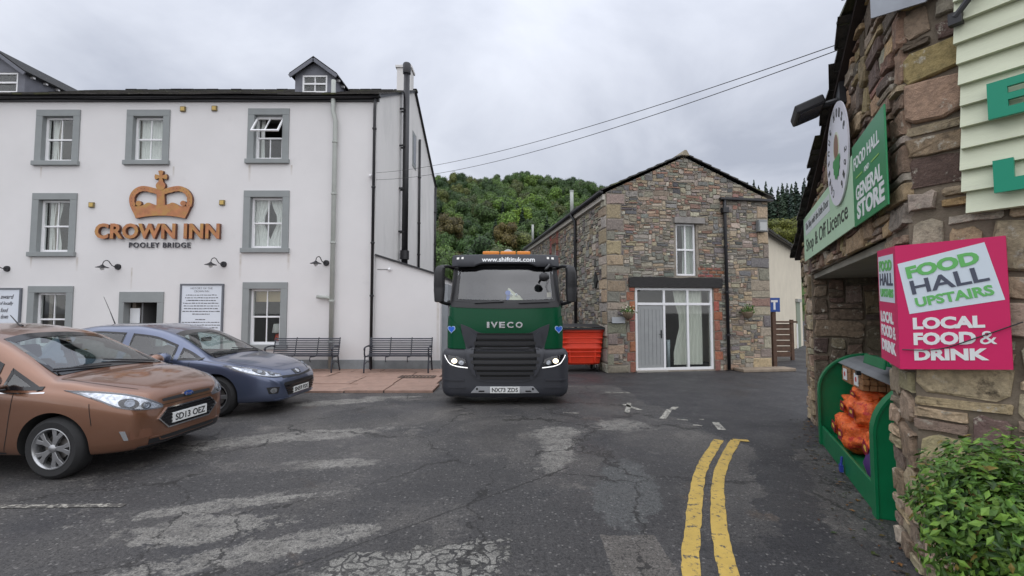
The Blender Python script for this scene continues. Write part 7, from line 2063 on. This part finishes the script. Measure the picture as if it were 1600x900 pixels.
# ---------- blue-grey car beyond it
P_blue = car_paint('steel_blue_paint', (0.100, 0.122, 0.195))
wind_p = [(-0.66,0.905),(-0.35,0.928),(0.0,0.938),(0.35,0.928),(0.66,0.905)] + [(0.53,1.285),(0.28,1.325),(0.0,1.335),(-0.28,1.325),(-0.53,1.285)]
S2 = dict(ax=0.0, x1=0.93, x0=-3.35, wb=2.61, hw=0.885, r=0.315, arch=0.355, spoke='single', paint=P_blue,
    zt=[(-3.35,0.72),(-3.3,0.95),(-3.1,1.18),(-2.7,1.37),(-2.1,1.45),(-1.6,1.45),(-1.2,1.395),(-0.9,1.305),(-0.5,1.11),(-0.2,0.95),(-0.05,0.905),(0.15,0.875),(0.45,0.81),(0.65,0.745),(0.79,0.675),(0.87,0.605),(0.915,0.53),(0.93,0.48)],
    zb=[(-3.35,0.42),(-3.2,0.28),(-2.6,0.20),(0.3,0.19),(0.75,0.195),(0.87,0.21),(0.93,0.24)],
    w=[(-3.35,0.60),(-3.2,0.75),(-2.8,0.85),(-1.6,0.885),(-0.3,0.885),(0.1,0.878),(0.4,0.845),(0.62,0.785),(0.78,0.70),(0.87,0.60),(0.915,0.49),(0.93,0.42)],
    zs=[(-3.35,0.78),(-3.1,0.90),(-1.6,0.885),(-0.4,0.855),(0.1,0.80),(0.5,0.69),(0.75,0.59),(0.87,0.51),(0.93,0.42)],
    we=[(-3.35,0.50),(-2.8,0.59),(-2.0,0.62),(-1.2,0.62),(-0.8,0.645),(-0.3,0.71),(0.0,0.745),(0.3,0.73),(0.6,0.63),(0.8,0.50),(0.93,0.33)],
    drop=[(-3.35,0.05),(-2.5,0.075),(-1.2,0.065),(-0.5,0.05),(0.0,0.035),(0.4,0.05),(0.75,0.05),(0.93,0.03)],
    panes=[('front', wind_p, 'windscreen', M_wind)] + [(sd, pl, nm, M_tint) for sd in ('right','left') for pl, nm in (
        ([(-0.24,0.885),(-0.42,0.885),(-0.62,0.885)]+[(-0.63,1.075),(-0.45,1.00),(-0.27,0.905)],'quarter_light'), ([(-0.69,0.885),(-1.1,0.888),(-1.5,0.895)]+[(-1.5,1.30),(-1.1,1.245),(-0.72,1.115)],'door_glass'), ([(-1.62,0.897),(-2.1,0.91),(-2.5,0.93)]+[(-2.45,1.30),(-2.1,1.33),(-1.62,1.31)],'rear_door_glass'))],
    wsx=(-1.3,0.05), dash=(-0.75,-0.10,0.885), rear_mirror=(-0.78,1.17), mirror=(-0.72,1.0,0.93))
c2 = Vector((-4.62, 8.05, 0))
blue, sh, body = car('parked_car', 'steel-blue hatchback parked between the brown car and the inn', c2, R(-2.0), S2)
lamps(sh, [(0.862,0.805),(0.78,0.775),(0.66,0.715),(0.53,0.655),(0.45,0.628)], [(0.850,0.715),(0.80,0.655),(0.70,0.607),(0.56,0.585),(0.455,0.585)], bulbs=((0.70,0.685,0.04),(0.58,0.648,0.03)))
# lion-style badge becomes a plain raised shield in a dark notch
nb = sh.strip('front', [(y_,0.585) for y_ in (-0.09,-0.03,0.03,0.09)], [(y_*1.25,0.655) for y_ in (-0.09,-0.03,0.03,0.09)], 3, 0.006, M_gloss, 'badge_notch')
A = smooth2([(-0.035,0.597),(-0.012,0.592),(0.02,0.594),(0.045,0.605)], 10); B = smooth2([(-0.05,0.642),(-0.01,0.648),(0.02,0.640),(0.048,0.635)], 10)
sh.strip('front', A, B, 4, 0.018, M_chrome, 'badge', nb)
ys_ = [-0.46+0.92*k/16 for k in range(17)]
sh.strip('front', [(y_,0.545+abs(y_)*0.03) for y_ in ys_], [(y_,0.570+abs(y_)*0.06) for y_ in ys_], 2, 0.006, M_trim, 'upper_grille')
lowA = dense([(-0.50,0.455),(-0.40,0.275),(0.40,0.275),(0.50,0.455)], 8, False); upB = dense([(-0.50,0.465),(-0.47,0.490),(0.47,0.490),(0.50,0.465)], 8, False)
gl = sh.strip('front', lowA, upB, 6, 0.004, M_trim, 'grille')
for z_ in (0.31, 0.35, 0.39, 0.43):
    hw_ = 0.40+(z_-0.275)*0.5; ys_ = [-hw_+hw_*2*k/12 for k in range(13)]
    sh.strip('front', [(y_,z_-0.007) for y_ in ys_], [(y_,z_+0.007) for y_ in ys_], 1, 0.016, M_gloss, 'grille_bar', gl)
plate(sh, 'SN59 FSX', -0.26, 0.26, 0.285, 0.390, off=0.02)
for sd in (-1, 1):
    sh.strip('front', [(sd*0.60,0.335),(sd*0.66,0.335),(sd*0.70,0.34)], [(sd*0.58,0.435),(sd*0.66,0.445),(sd*0.725,0.445)], 3, 0.004, M_trim, 'fog_recess')
    oval(sh, sd*0.655, 0.39, 0.036, 0.042, 0.012, M_lampin, 'fog_light', None)
ys_ = [-0.62+1.24*k/20 for k in range(21)]
sh.strip('front', [(y_,0.222) for y_ in ys_], [(y_,0.245) for y_ in ys_], 1, 0.016, P_blue, 'bumper_lip')
wipers(sh, [(-0.05,0.945,-0.62,0.95),(0.55,0.93,-0.02,1.0)])
for sd in ('right', 'left'):
    seam(sh, sd, [(-0.42,0.86),(-0.43,0.6),(-0.46,0.25)], 0.007); seam(sh, sd, [(-1.56,0.89),(-1.56,0.6),(-1.55,0.25)], 0.007)
    seam(sh, sd, [(-0.36,0.245),(-1.4,0.24),(-2.2,0.245)], 0.02, 'sill_trim', M_trim)
seam(sh, 'top', [(-0.02,-0.71),(0.25,-0.69),(0.5,-0.60),(0.70,-0.47)], 0.006, 'bonnet_gap'); seam(sh, 'top', [(-0.02,0.71),(0.25,0.69),(0.5,0.60),(0.70,0.47)], 0.006, 'bonnet_gap')
h, nn = sh.hit('top', -2.45, 0); MB(sh.M).tube([h, h+Vector((-0.12,0,0.26)), h+Vector((-0.24,0,0.5))], [0.010,0.005,0.003], 6).build('aerial', M_trim, blue)

# ---------- green lorry
P_lorry = mat('dark_green_lorry_paint', (0.003,0.066,0.027), 0.25, 0.0, var=0.04, vscale=2, coat=0.0, spec=0.22)
M_dgrey = mat('dark_grey_moulding', (0.030,0.032,0.040), 0.5, var=0.08, vscale=4, bump=0.05, bscale=80)
TX, TY = -0.125, 8.20
lorry = thing('lorry', 'dark green hook-loader lorry with headlights on, facing the viewer', 'lorry', (TX, TY, 0), rotz=R(-90))
sh = Shell(lorry); M = sh.M
def cab_loft(levels, xback, n=44, rad=0.28):
    """horizontal slices: half-width, front x, corner radius; front faces +x"""
    m = MB(); rings = []
    for z, hw, fx, rc, bow in levels:
        pts = []
        # from the rear right round the nose to the rear left
        pts += [(xback + (fx-rc-xback)*k/10, -hw) for k in range(10)]
        pts += [(fx-rc+rc*math.sin(t), -hw+rc-rc*math.cos(t)) for t in [R(90)*k/9 for k in range(10)]]
        yn = hw-rc
        pts += [(fx + bow*(1-(yy/yn)**2), yy) for yy in [-yn+2*yn*k/18 for k in range(1, 18)]]
        pts += [(fx-rc+rc*math.sin(t), hw-rc+rc*math.cos(t)) for t in [R(90)-R(90)*k/9 for k in range(10)]]
        pts += [(fx-rc+(xback-fx+rc)*k/10, hw) for k in range(1, 11)]
        rings.append([(p[0], p[1], z) for p in pts])
    k = len(rings[0])
    m.add([p for r_ in rings for p in r_], [(i*k+j, i*k+(j+1) % k, (i+1)*k+(j+1) % k, (i+1)*k+j) for i in range(len(rings)-1) for j in range(k)] + [tuple(range(k-1,-1,-1)), tuple(range((len(rings)-1)*k, len(rings)*k))])
    return m
def fine_levels(tab, step=0.03):
    zs_ = [t[0] for t in tab]; out = []; z = zs_[0]
    while z < zs_[-1]-1e-6:
        out.append((z,) + tuple(hermite([(t[0], t[i]) for t in tab], z) for i in range(1, 5))); z += step
    out.append(tab[-1]); return out
cabl = fine_levels([(0.62,1.045,-0.06,0.20,0.05),(0.95,1.050,-0.045,0.20,0.06),(1.3,1.048,-0.045,0.20,0.07),(1.70,1.040,-0.075,0.18,0.08),(1.80,1.030,-0.10,0.17,0.08),(2.15,1.005,-0.21,0.16,0.075),(2.50,0.98,-0.32,0.16,0.07),(2.62,0.965,-0.40,0.18,0.06),(2.70,0.92,-0.52,0.2,0.05)])
me = cab_loft(cabl, -1.75).mesh('cab', True)
sh.set_mesh(me)
wsL = [(-0.915,1.835),(-0.5,1.815),(0,1.81),(0.5,1.815),(0.915,1.835)] + [(0.875,2.47),(0.5,2.475),(0,2.475),(-0.5,2.475),(-0.875,2.47)]
sideL = [(-0.42,1.80),(-0.8,1.75),(-1.3,1.75)] + [(-1.3,2.42),(-0.9,2.42),(-0.52,2.40)]
M_wind2 = glass_mat('lorry_windscreen_glass', (0.82,0.88,0.90), 0.15)
panesL = [('front', wsL, 'windscreen', M_wind2)] + [(sd, sideL, 'door_glass', M_tint) for sd in ('right','left')]
bm = bmesh.new(); bm.from_mesh(me)
kill = [f for f in bm.faces if any(f.normal.dot(AX[sd][1]) < -0.2 and all(in_poly(*AX[sd][2](v.co), pl) for v in f.verts) for sd, pl, _, _ in panesL)]
bmesh.ops.delete(bm, geom=kill, context='FACES'); bm.to_mesh(me); bm.free()
lin_me = me.copy()
me.materials.append(P_lorry); me.materials.append(M_trim)
for p_ in me.polygons: p_.material_index = 1 if p_.center.z > 1.76 and p_.center.x > -0.75 else 0
me.transform(M); sharp(me, 35); cab = bpy.data.objects.new('cab', me); COL.objects.link(cab); attach(cab, lorry)
bm = bmesh.new(); bm.from_mesh(lin_me); bm.normal_update()
for v, c in [(v, v.co - v.normal*0.03) for v in bm.verts]: v.co = c
bm.to_mesh(lin_me); bm.free(); lin_me.materials.append(M_cabin); lin_me.transform(M); lo = bpy.data.objects.new('cab_lining', lin_me); COL.objects.link(lo); attach(lo, lorry)
for sd, pl, nm, gm in panesL:
    A2, B2 = smooth2(pl[:len(pl)//2], 26), smooth2(pl[len(pl)//2:][::-1], 26)
    g = sh.strip(sd, A2, B2, 12, 0.004, gm, nm, skirt=0); sh.ring(sd, A2+B2[::-1], 0.05, 0.007, M_gloss, 'seal', g)
# dashboard, seats, things behind the screen
MB(M).box(-0.62,-0.22,-0.9,0.9,1.45,1.80).build('dashboard', M_cabin, lorry, bevel=0.06)
for sy in (-0.55, 0.55):
    MB(M).box(-1.25,-1.12,sy-0.25,sy+0.25,1.3,2.0).box(-1.2,-1.12,sy-0.14,sy+0.14,2.02,2.25).build('seat', M_cabin, lorry, bevel=0.05)
Fs = M @ Matrix.Translation((-0.72,0.55,1.80)) @ Matrix.Rotation(R(35),4,'Y'); m = MB(Fs); m.tube([(0.22*math.cos(t),0.22*math.sin(t),0) for t in [2*math.pi*k/20 for k in range(21)]], 0.018, 7); m.box(-0.2,0.2,-0.03,0.03,-0.01,0.01); m.build('steering_wheel', M_cabin, lorry)
MB(M).box(-1.72,-1.68,-0.95,0.95,1.0,2.6).build('rear_bulkhead', M_cabin, lorry)
toy = thing('soft_toy', 'pale cream cone-shaped soft toy behind the lorry windscreen', 'toy', tuple(M @ Vector((-0.36,0.19,1.80))))
tm = MB(M @ Matrix.Translation((-0.37,0.17,1.80))); rows_ = []
for z_, ry_, cy_ in ((0.0,0.17,0.02),(0.04,0.185,0.02),(0.09,0.155,0.0),(0.11,0.14,-0.01),(0.15,0.125,-0.02),(0.19,0.085,-0.05),(0.23,0.055,-0.075),(0.28,0.022,-0.10),(0.30,0.003,-0.11)):
    rows_.append([(0.75*ry_*math.cos(t), cy_ + ry_*math.sin(t), z_) for t in [2*math.pi*k/20 for k in range(21)]])
tm.grid(rows_); tm.build('body', mat('cream_plush', (0.60,0.58,0.40), 0.95, bump=0.4, bscale=60), toy, smooth=True)
for sy in (-0.06, 0.035):
    ey = MB(M).ball((-0.272,0.17+sy,1.965), 0.026, 10, 8).build('eye', M_signw, toy, smooth=True); MB(M).ball((-0.249,0.17+sy,1.966), 0.010, 8, 6).build('pupil', M_platetx, ey, smooth=True)
ro = thing('rosette', 'blue rosette standing behind the lorry windscreen', 'rosette', tuple(M @ Vector((-0.30,0.02,1.80))))
MB(M).lathe([(0.045,-0.255),(0.05,-0.262),(0.001,-0.268)], 16, (0,0.05,2.0), axis='x').build('disc', mat('rosette_blue', (0.02,0.12,0.50), 0.5), ro)
MB(M).box(-0.29,-0.28,0.02,0.085,1.80,1.97).build('ribbon', MATS['rosette_blue'], ro)
MB(M).box(-0.30,-0.27,-0.07,0.0,1.802,1.95).build('phone_holder', M_trim, lorry)
# sun visor above the screen with the web address
vs_l = MB(M)
def visor_ring(z, f, hw, t=0.0):
    out = []
    for k in range(25):
        yy = -hw+2*hw*k/24; u = abs(yy)/hw
        out.append((f + 0.085*(1-u**2) - (0.10*max(0,(u-0.86)/0.14)**2), yy, z))
    return out
rows_ = [visor_ring(2.700,-0.42,0.985), visor_ring(2.715,-0.32,0.99), visor_ring(2.70,-0.25,0.995), visor_ring(2.60,-0.205,1.0), visor_ring(2.50,-0.19,1.0), visor_ring(2.478,-0.20,0.99), visor_ring(2.482,-0.30,0.985)]
# lower edge lifts in the middle
for r_i in (4, 5, 6):
    rows_[r_i] = [(p[0], p[1], p[2] + (0.055 if abs(p[1]) < 0.45 else 0.055*max(0, 1-(abs(p[1])-0.45)/0.13))) for p in rows_[r_i]]
vs_l.grid(rows_); vo = vs_l.build('sun_visor', M_dgrey, lorry, auto=35, fix=True)
bvv = MB(); bvv.grid(rows_); bme = bvv.mesh('v'); shv = Shell(lorry); shv.set_mesh(bme)
wtxt = text_mb('www.shiftituk.com', None, -0.43, 0.545, 2.565, 2.655, y=0, ext=0.5, bold=0.018)
mb = MB(M); vv = []
for p in wtxt.v:
    h, n_ = shv.hit('front', p[0], p[2]); vv.append(tuple(h + Vector((1,0,0))*(0.004 if p[1] < 0 else 0.001)))
mb.add(vv, wtxt.f); letters(mb, M_signw, vo)
for sd in (-1, 1): shv.strip('front', [(sd*0.90,2.615),(sd*0.77,2.622)], [(sd*0.90,2.655),(sd*0.77,2.662)], 1, 0.004, mat('marker_lens', (0.75,0.74,0.70), 0.25), 'marker_light', vo)
# black cowl below the screen
ys_ = [-0.98+1.96*k/28 for k in range(29)]
sh.strip('front', [(y_,1.735-0.03*(1-(y_/0.98)**2)) for y_ in ys_], [(y_,1.825-0.012*(1-(y_/0.98)**2)) for y_ in ys_], 3, 0.010, M_trim, 'wiper_cowl')
for (a, b_, c, d) in ((-0.55,1.80,-0.02,1.825),(0.25,1.80,0.80,1.82)):
    P_ = [sh.hit('front', a+(c-a)*k/9, b_+(d-b_)*k/9) for k in range(10)]; MB(M).tube([h+n_*0.03 for h, n_ in P_], 0.011, 6).build('wiper', M_trim, lorry)
# grille: dark shield over the green front with bars standing proud
gU = smooth2([(-0.80,1.43),(-0.62,1.36),(-0.48,1.285),(-0.35,1.265),(0,1.255),(0.35,1.265),(0.48,1.285),(0.62,1.36),(0.80,1.43)], 33)
gL = smooth2([(-0.70,0.86),(-0.60,0.60),(-0.50,0.46),(-0.3,0.41),(0,0.40),(0.3,0.41),(0.50,0.46),(0.60,0.60),(0.70,0.86)], 33)
bump_tab = fine_levels([(0.135,1.06,-0.01,0.16,0.05),(0.20,1.12,0.03,0.18,0.05),(0.32,1.145,0.045,0.20,0.05),(0.62,1.15,0.045,0.22,0.05),(0.88,1.145,0.03,0.22,0.05),(0.97,1.10,-0.01,0.20,0.05),(0.985,1.05,-0.05,0.2,0.05)], 0.025)
bme = cab_loft(bump_tab, -0.75).mesh('bumper', True); shb = Shell(lorry); shb.set_mesh(bme)
bme2 = bme.copy(); bme2.materials.append(M_dgrey); bme2.transform(M); sharp(bme2, 35); bo = bpy.data.objects.new('bumper', bme2); COL.objects.link(bo); attach(bo, lorry)
# join both skins for laying the grille across cab and bumper
bm = bmesh.new(); bm.from_mesh(bme); bm.from_mesh(cab_loft(cabl, -1.75).mesh('cab_tmp', True)); jm = bpy.data.meshes.new('joined'); bm.to_mesh(jm); bm.free()
shj = Shell(lorry); shj.set_mesh(jm)
gr = shj.strip('front', gL, gU, 14, 0.016, M_dgrey, 'grille', skirt=0.02)
for z0_, z1_, hw_, off in ((1.175,1.225,0.50,0.05),(1.065,1.115,0.55,0.055),(0.955,1.005,0.60,0.055),(0.845,0.895,0.62,0.055),(0.735,0.785,0.60,0.055),(0.635,0.680,0.56,0.055),(0.545,0.580,0.50,0.05),(0.465,0.495,0.44,0.045)):
    yv = [-hw_+2*hw_*k/22 for k in range(23)]
    shj.strip('front', [(y_, z0_+0.015*(1-(y_/hw_)**2)*0) for y_ in yv], [(y_, z1_) for y_ in yv], 2, off, M_trim, 'grille_bar', gr, skirt=0.0)
    shj.strip('front', [(y_, z1_+0.006) for y_ in yv], [(y_, z1_+0.042) for y_ in yv], 1, 0.020, M_well, 'grille_slot', gr, skirt=0.0)
for sd in (-1, 1):
    A = [(sd*0.50,1.22),(sd*0.53,1.05),(sd*0.56,0.80),(sd*0.50,0.50)]; B = [(sd*0.62,1.31),(sd*0.66,1.1),(sd*0.68,0.85),(sd*0.565,0.55)]
    shj.strip('front', smooth2(A,16), smooth2(B,16), 3, 0.05, M_dgrey, 'grille_wing', gr, skirt=0.03)
    # green corner panel with a raised edge and the heart sticker
    A = smooth2([(sd*0.70,0.985),(sd*0.74,1.15),(sd*0.82,1.36),(sd*1.0,1.55)], 20); B = smooth2([(sd*1.03,0.99),(sd*1.035,1.15),(sd*1.035,1.40),(sd*1.02,1.57)], 20)
    cp_ = shj.strip('front', A, B, 6, 0.022, P_lorry, 'corner_panel', skirt=0.025)
    hx, hz = sd*0.955, 1.335; Hh, nH = shj.hit('front', hx, hz)
    hp = []
    for k in range(40):
        t = 2*math.pi*k/40; hp.append((0.0042*16*math.sin(t)**3, 0.0048*(13*math.cos(t)-5*math.cos(2*t)-2*math.cos(3*t)-math.cos(4*t))))
    for sc_, mm_, of_ in ((1.0, mat('heart_pale', (0.45,0.60,0.80), 0.4), 0.030), (0.80, mat('heart_blue', (0.02,0.13,0.62), 0.35), 0.032)):
        mb = MB(M); o_ = [shj.hit('front', hx+p[0]*sc_, hz+p[1]*sc_) for p in hp]; mb.add([tuple(h+n_*of_) for h, n_ in o_], [tuple(range(40))]); mb.build('heart_sticker', mm_, cp_, fix=False)
# maker's lettering
for i, chh in enumerate('IVECO'):
    w_ = (0.045, 0.125, 0.105, 0.115, 0.125)[i]; x0_ = (-0.325, -0.255, -0.105, 0.035, 0.19)[i]
    fx = sh.hit('front', x0_+w_/2, 1.415)[0].x + 0.004
    Fi = M @ Matrix.Translation((fx,0,0)) @ Matrix.Rotation(R(90),4,'Z')
    text_mb(chh, Fi, x0_, x0_+w_, 1.362, 1.468, y=-0.008, ext=0.008, bold=0.03).build('maker_letter', M_chrome, lorry)
# headlights, lit
M_lit = mat('lit_lamp', (1,0.95,0.85), 0.3, emit=(1.0,0.80,0.52), estr=2.2); M_drl = mat('lit_strip', (1,1,1), 0.3, emit=(1.0,0.97,0.92), estr=0.9)
for sd in (-1, 1):
    A = smooth2([(sd*1.06,0.80),(sd*1.00,0.72),(sd*0.86,0.675),(sd*0.66,0.655)], 20); B = smooth2([(sd*1.09,0.905),(sd*0.98,0.875),(sd*0.82,0.845),(sd*0.70,0.80)], 20)
    hl = shb.strip('front', A, B, 6, 0.006, M_gloss, 'headlight', skirt=0.01)
    S_ = smooth2([(sd*1.075,0.862),(sd*1.04,0.80),(sd*0.97,0.715),(sd*0.84,0.672),(sd*0.66,0.650)], 24)
    T_ = [(p[0], p[1]+0.015) for p in S_]
    shb.strip('front', S_, T_, 1, 0.014, M_drl, 'running_light', hl)
    for yy, zz, rr, mm_ in ((0.90,0.775,0.050,M_lit),(0.775,0.745,0.046,M_lampin)):
        Aq = [(sd*yy+rr*math.cos(t), zz+rr*0.85*math.sin(t)) for t in [math.pi+math.pi*k/12 for k in range(13)]]; Bq = [(sd*yy+rr*math.cos(t), zz+rr*0.85*math.sin(t)) for t in [math.pi-math.pi*k/12 for k in range(13)]]
        shb.strip('front', Aq, Bq, 3, 0.014, mm_, 'lamp', hl)
    shb.strip('front', A, B, 6, 0.030, M_lens, 'lens', hl, skirt=0.025)
    yv = [sd*(0.72+0.36*k/10) for k in range(11)]
    shb.strip('front', [(y_,0.43) for y_ in yv], [(y_,0.455) for y_ in yv], 1, 0.02, M_dgrey, 'bumper_crease')
    shb.strip('front', [(sd*y_,0.30) for y_ in (1.0,0.7)], [(sd*y_,0.325) for y_ in (1.0,0.7)], 1, 0.015, M_dgrey, 'bumper_crease')
# silver skid plate and number plate
M_silv = mat('silver_moulding', (0.40,0.41,0.43), 0.4, 0.4)
A = dense([(-0.60,0.225),(0.60,0.225)], 20, False); B = dense([(-0.50,0.335),(0.50,0.335)], 20, False)
sk = shb.strip('front', A, B, 2, 0.028, M_silv, 'skid_plate', skirt=0.025)
for sd in (-1, 1): oval(shb, sd*0.49, 0.295, 0.018, 0.018, 0.036, M_well, 'skid_hole', sk); shb.strip('front', [(sd*0.36,0.245),(sd*0.47,0.245)], [(sd*0.36,0.268),(sd*0.45,0.268)], 1, 0.033, M_well, 'skid_slot', sk, skirt=0)
plate(shb, 'NX73 ZDS', -0.26, 0.26, 0.222, 0.333, off=0.036)
MB(M).box(-0.55,0.02,-0.9,0.9,0.14,0.20).build('underrun_bar', M_well, lorry)
# mirrors
for sd in (-1, 1):
    m = MB(M @ Matrix.Translation((-0.18, sd*1.215, 2.16))); 
    rows_ = []
    for z, hx, hy in ((-0.335,0.05,0.06),(-0.32,0.08,0.085),(-0.10,0.095,0.10),(-0.06,0.09,0.098),(-0.04,0.095,0.10),(0.20,0.095,0.095),(0.30,0.085,0.085),(0.335,0.05,0.05)):
        rows_.append([((abs(math.cos(t))**0.6*math.copysign(1,math.cos(t)))*hx, (abs(math.sin(t))**0.6*math.copysign(1,math.sin(t)))*hy - sd*0.02*(z > 0.2), z) for t in [2*math.pi*k/20 for k in range(21)]])
    m.grid(rows_); m.add([rows_[-1][k] for k in range(20)], [tuple(range(20))]); m.add([rows_[0][k] for k in range(20)], [tuple(range(19,-1,-1))])
    mo = m.build('door_mirror', M_trim, lorry, auto=45)
    arm = MB(M); arm.tube(catmull([(-0.42,sd*0.99,2.47),(-0.30,sd*1.08,2.50),(-0.18,sd*1.20,2.48)], 8), 0.03, 8); arm.tube(catmull([(-0.40,sd*1.02,1.80),(-0.28,sd*1.10,1.80),(-0.18,sd*1.20,1.84)], 8), 0.032, 8); arm.tube([(-0.35,sd*1.03,1.72),(-0.35,sd*1.07,1.86)], 0.03, 8)
    arm.build('mirror_arm', M_trim, mo, smooth=True)
# kerb mirror over the screen on the right of the picture
mm_ = MB(M); mm_.tube(catmull([(-0.25,0.74,2.50),(-0.02,0.80,2.50),(0.10,0.72,2.40)], 9), 0.022, 7); mm_.ball((0.08,0.70,2.27), 0.095, 14, 10, (0.6,1.0,0.85)); mm_.build('kerb_mirror', M_trim, lorry, smooth=True)
MB(M).box(-0.325,-0.32,0.78,0.86,1.92,2.01).build('screen_sticker', mat('buff_sticker', (0.62,0.52,0.36), 0.6), lorry)
# roof, beacon bar, hook
MB(M).box(-1.7,-0.5,-0.9,0.9,2.69,2.73).build('roof_panel', P_lorry, lorry, bevel=0.02)
be = MB(M)
for (a, b_) in ((-0.44,-0.12),(-0.10,0.20),(0.22,0.48)): be.box(-0.72,-0.52,a,b_,2.745,2.815)
be.build('beacon_bar', mat('amber_beacon', (0.75,0.24,0.02), 0.25), lorry, bevel=0.02)
MB(M).box(-0.70,-0.54,-0.40,0.44,2.731,2.744).build('beacon_base', M_trim, lorry)
hk = MB(M); hk.tube(catmull([(-2.3,-0.02,2.55),(-2.25,-0.02,2.95),(-2.18,-0.02,3.10),(-2.0,-0.02,3.12),(-1.95,-0.02,3.00)], 14) if False else catmull([(-2.2,-0.06,2.4),(-2.2,-0.06,2.92),(-2.2,0.02,3.03),(-2.2,0.10,3.0),(-2.2,0.12,2.92)], 14), 0.05, 10)
hk.build('hook', mat('grey_hook', (0.35,0.37,0.38), 0.45, 0.3), lorry, smooth=True)
MB(M).box(-2.35,-2.1,-0.15,0.15,0.9,2.45).build('hook_arm', mat('green_arm', (0.01,0.07,0.02), 0.5), lorry, bevel=0.02)
MB(M).box(-7.2,-0.6,-0.45,-0.35,0.7,0.95).box(-7.2,-0.6,0.35,0.45,0.7,0.95).box(-7.2,-7.1,-0.35,0.35,0.7,0.95).build('chassis_rails', M_dgrey, lorry)
MB(M).tube([(-1.9,-0.95,0.9),(-1.9,-0.95,2.85)], 0.06, 10).build('exhaust_stack', M_trim, lorry, smooth=True)
for wx in (-1.40, -4.9, -6.2):
    for sd in (-1, 1):
        yy = sd*(0.98 if wx > -2 else 0.93)
        w_ = MB(M @ Matrix.Translation((wx, yy, 0.50))).lathe([(0.29,-0.14),(0.46,-0.15),(0.495,-0.10),(0.50,0.0),(0.495,0.10),(0.46,0.15),(0.29,0.14)], 40, axis='y', closed=True).build('wheel', M_tyre, lorry, auto=40)
        MB(M @ Matrix.Translation((wx, yy, 0.50))).lathe([(0.001,sd*0.03),(0.12,sd*0.05),(0.14,sd*-0.02),(0.27,sd*-0.03),(0.295,sd*0.13)], 30, axis='y').build('rim', M_alloy, w_, auto=40)
for sd in (-1, 1):
    m = MB(M @ Matrix.Translation((-1.40, 0, 0.5))); pts_ = [(0.60*math.cos(t), 0.60*math.sin(t)) for t in [R(10)+R(160)*k/14 for k in range(15)]]
    y0_, y1_ = sorted((sd*0.80, sd*1.12)); m.grid([[(p[0], y0_, p[1]), (p[0], y1_, p[1])] for p in pts_]); o = m.build('mudguard', M_trim, lorry, fix=False); md = o.modifiers.new('thick', 'SOLIDIFY'); md.thickness = 0.02
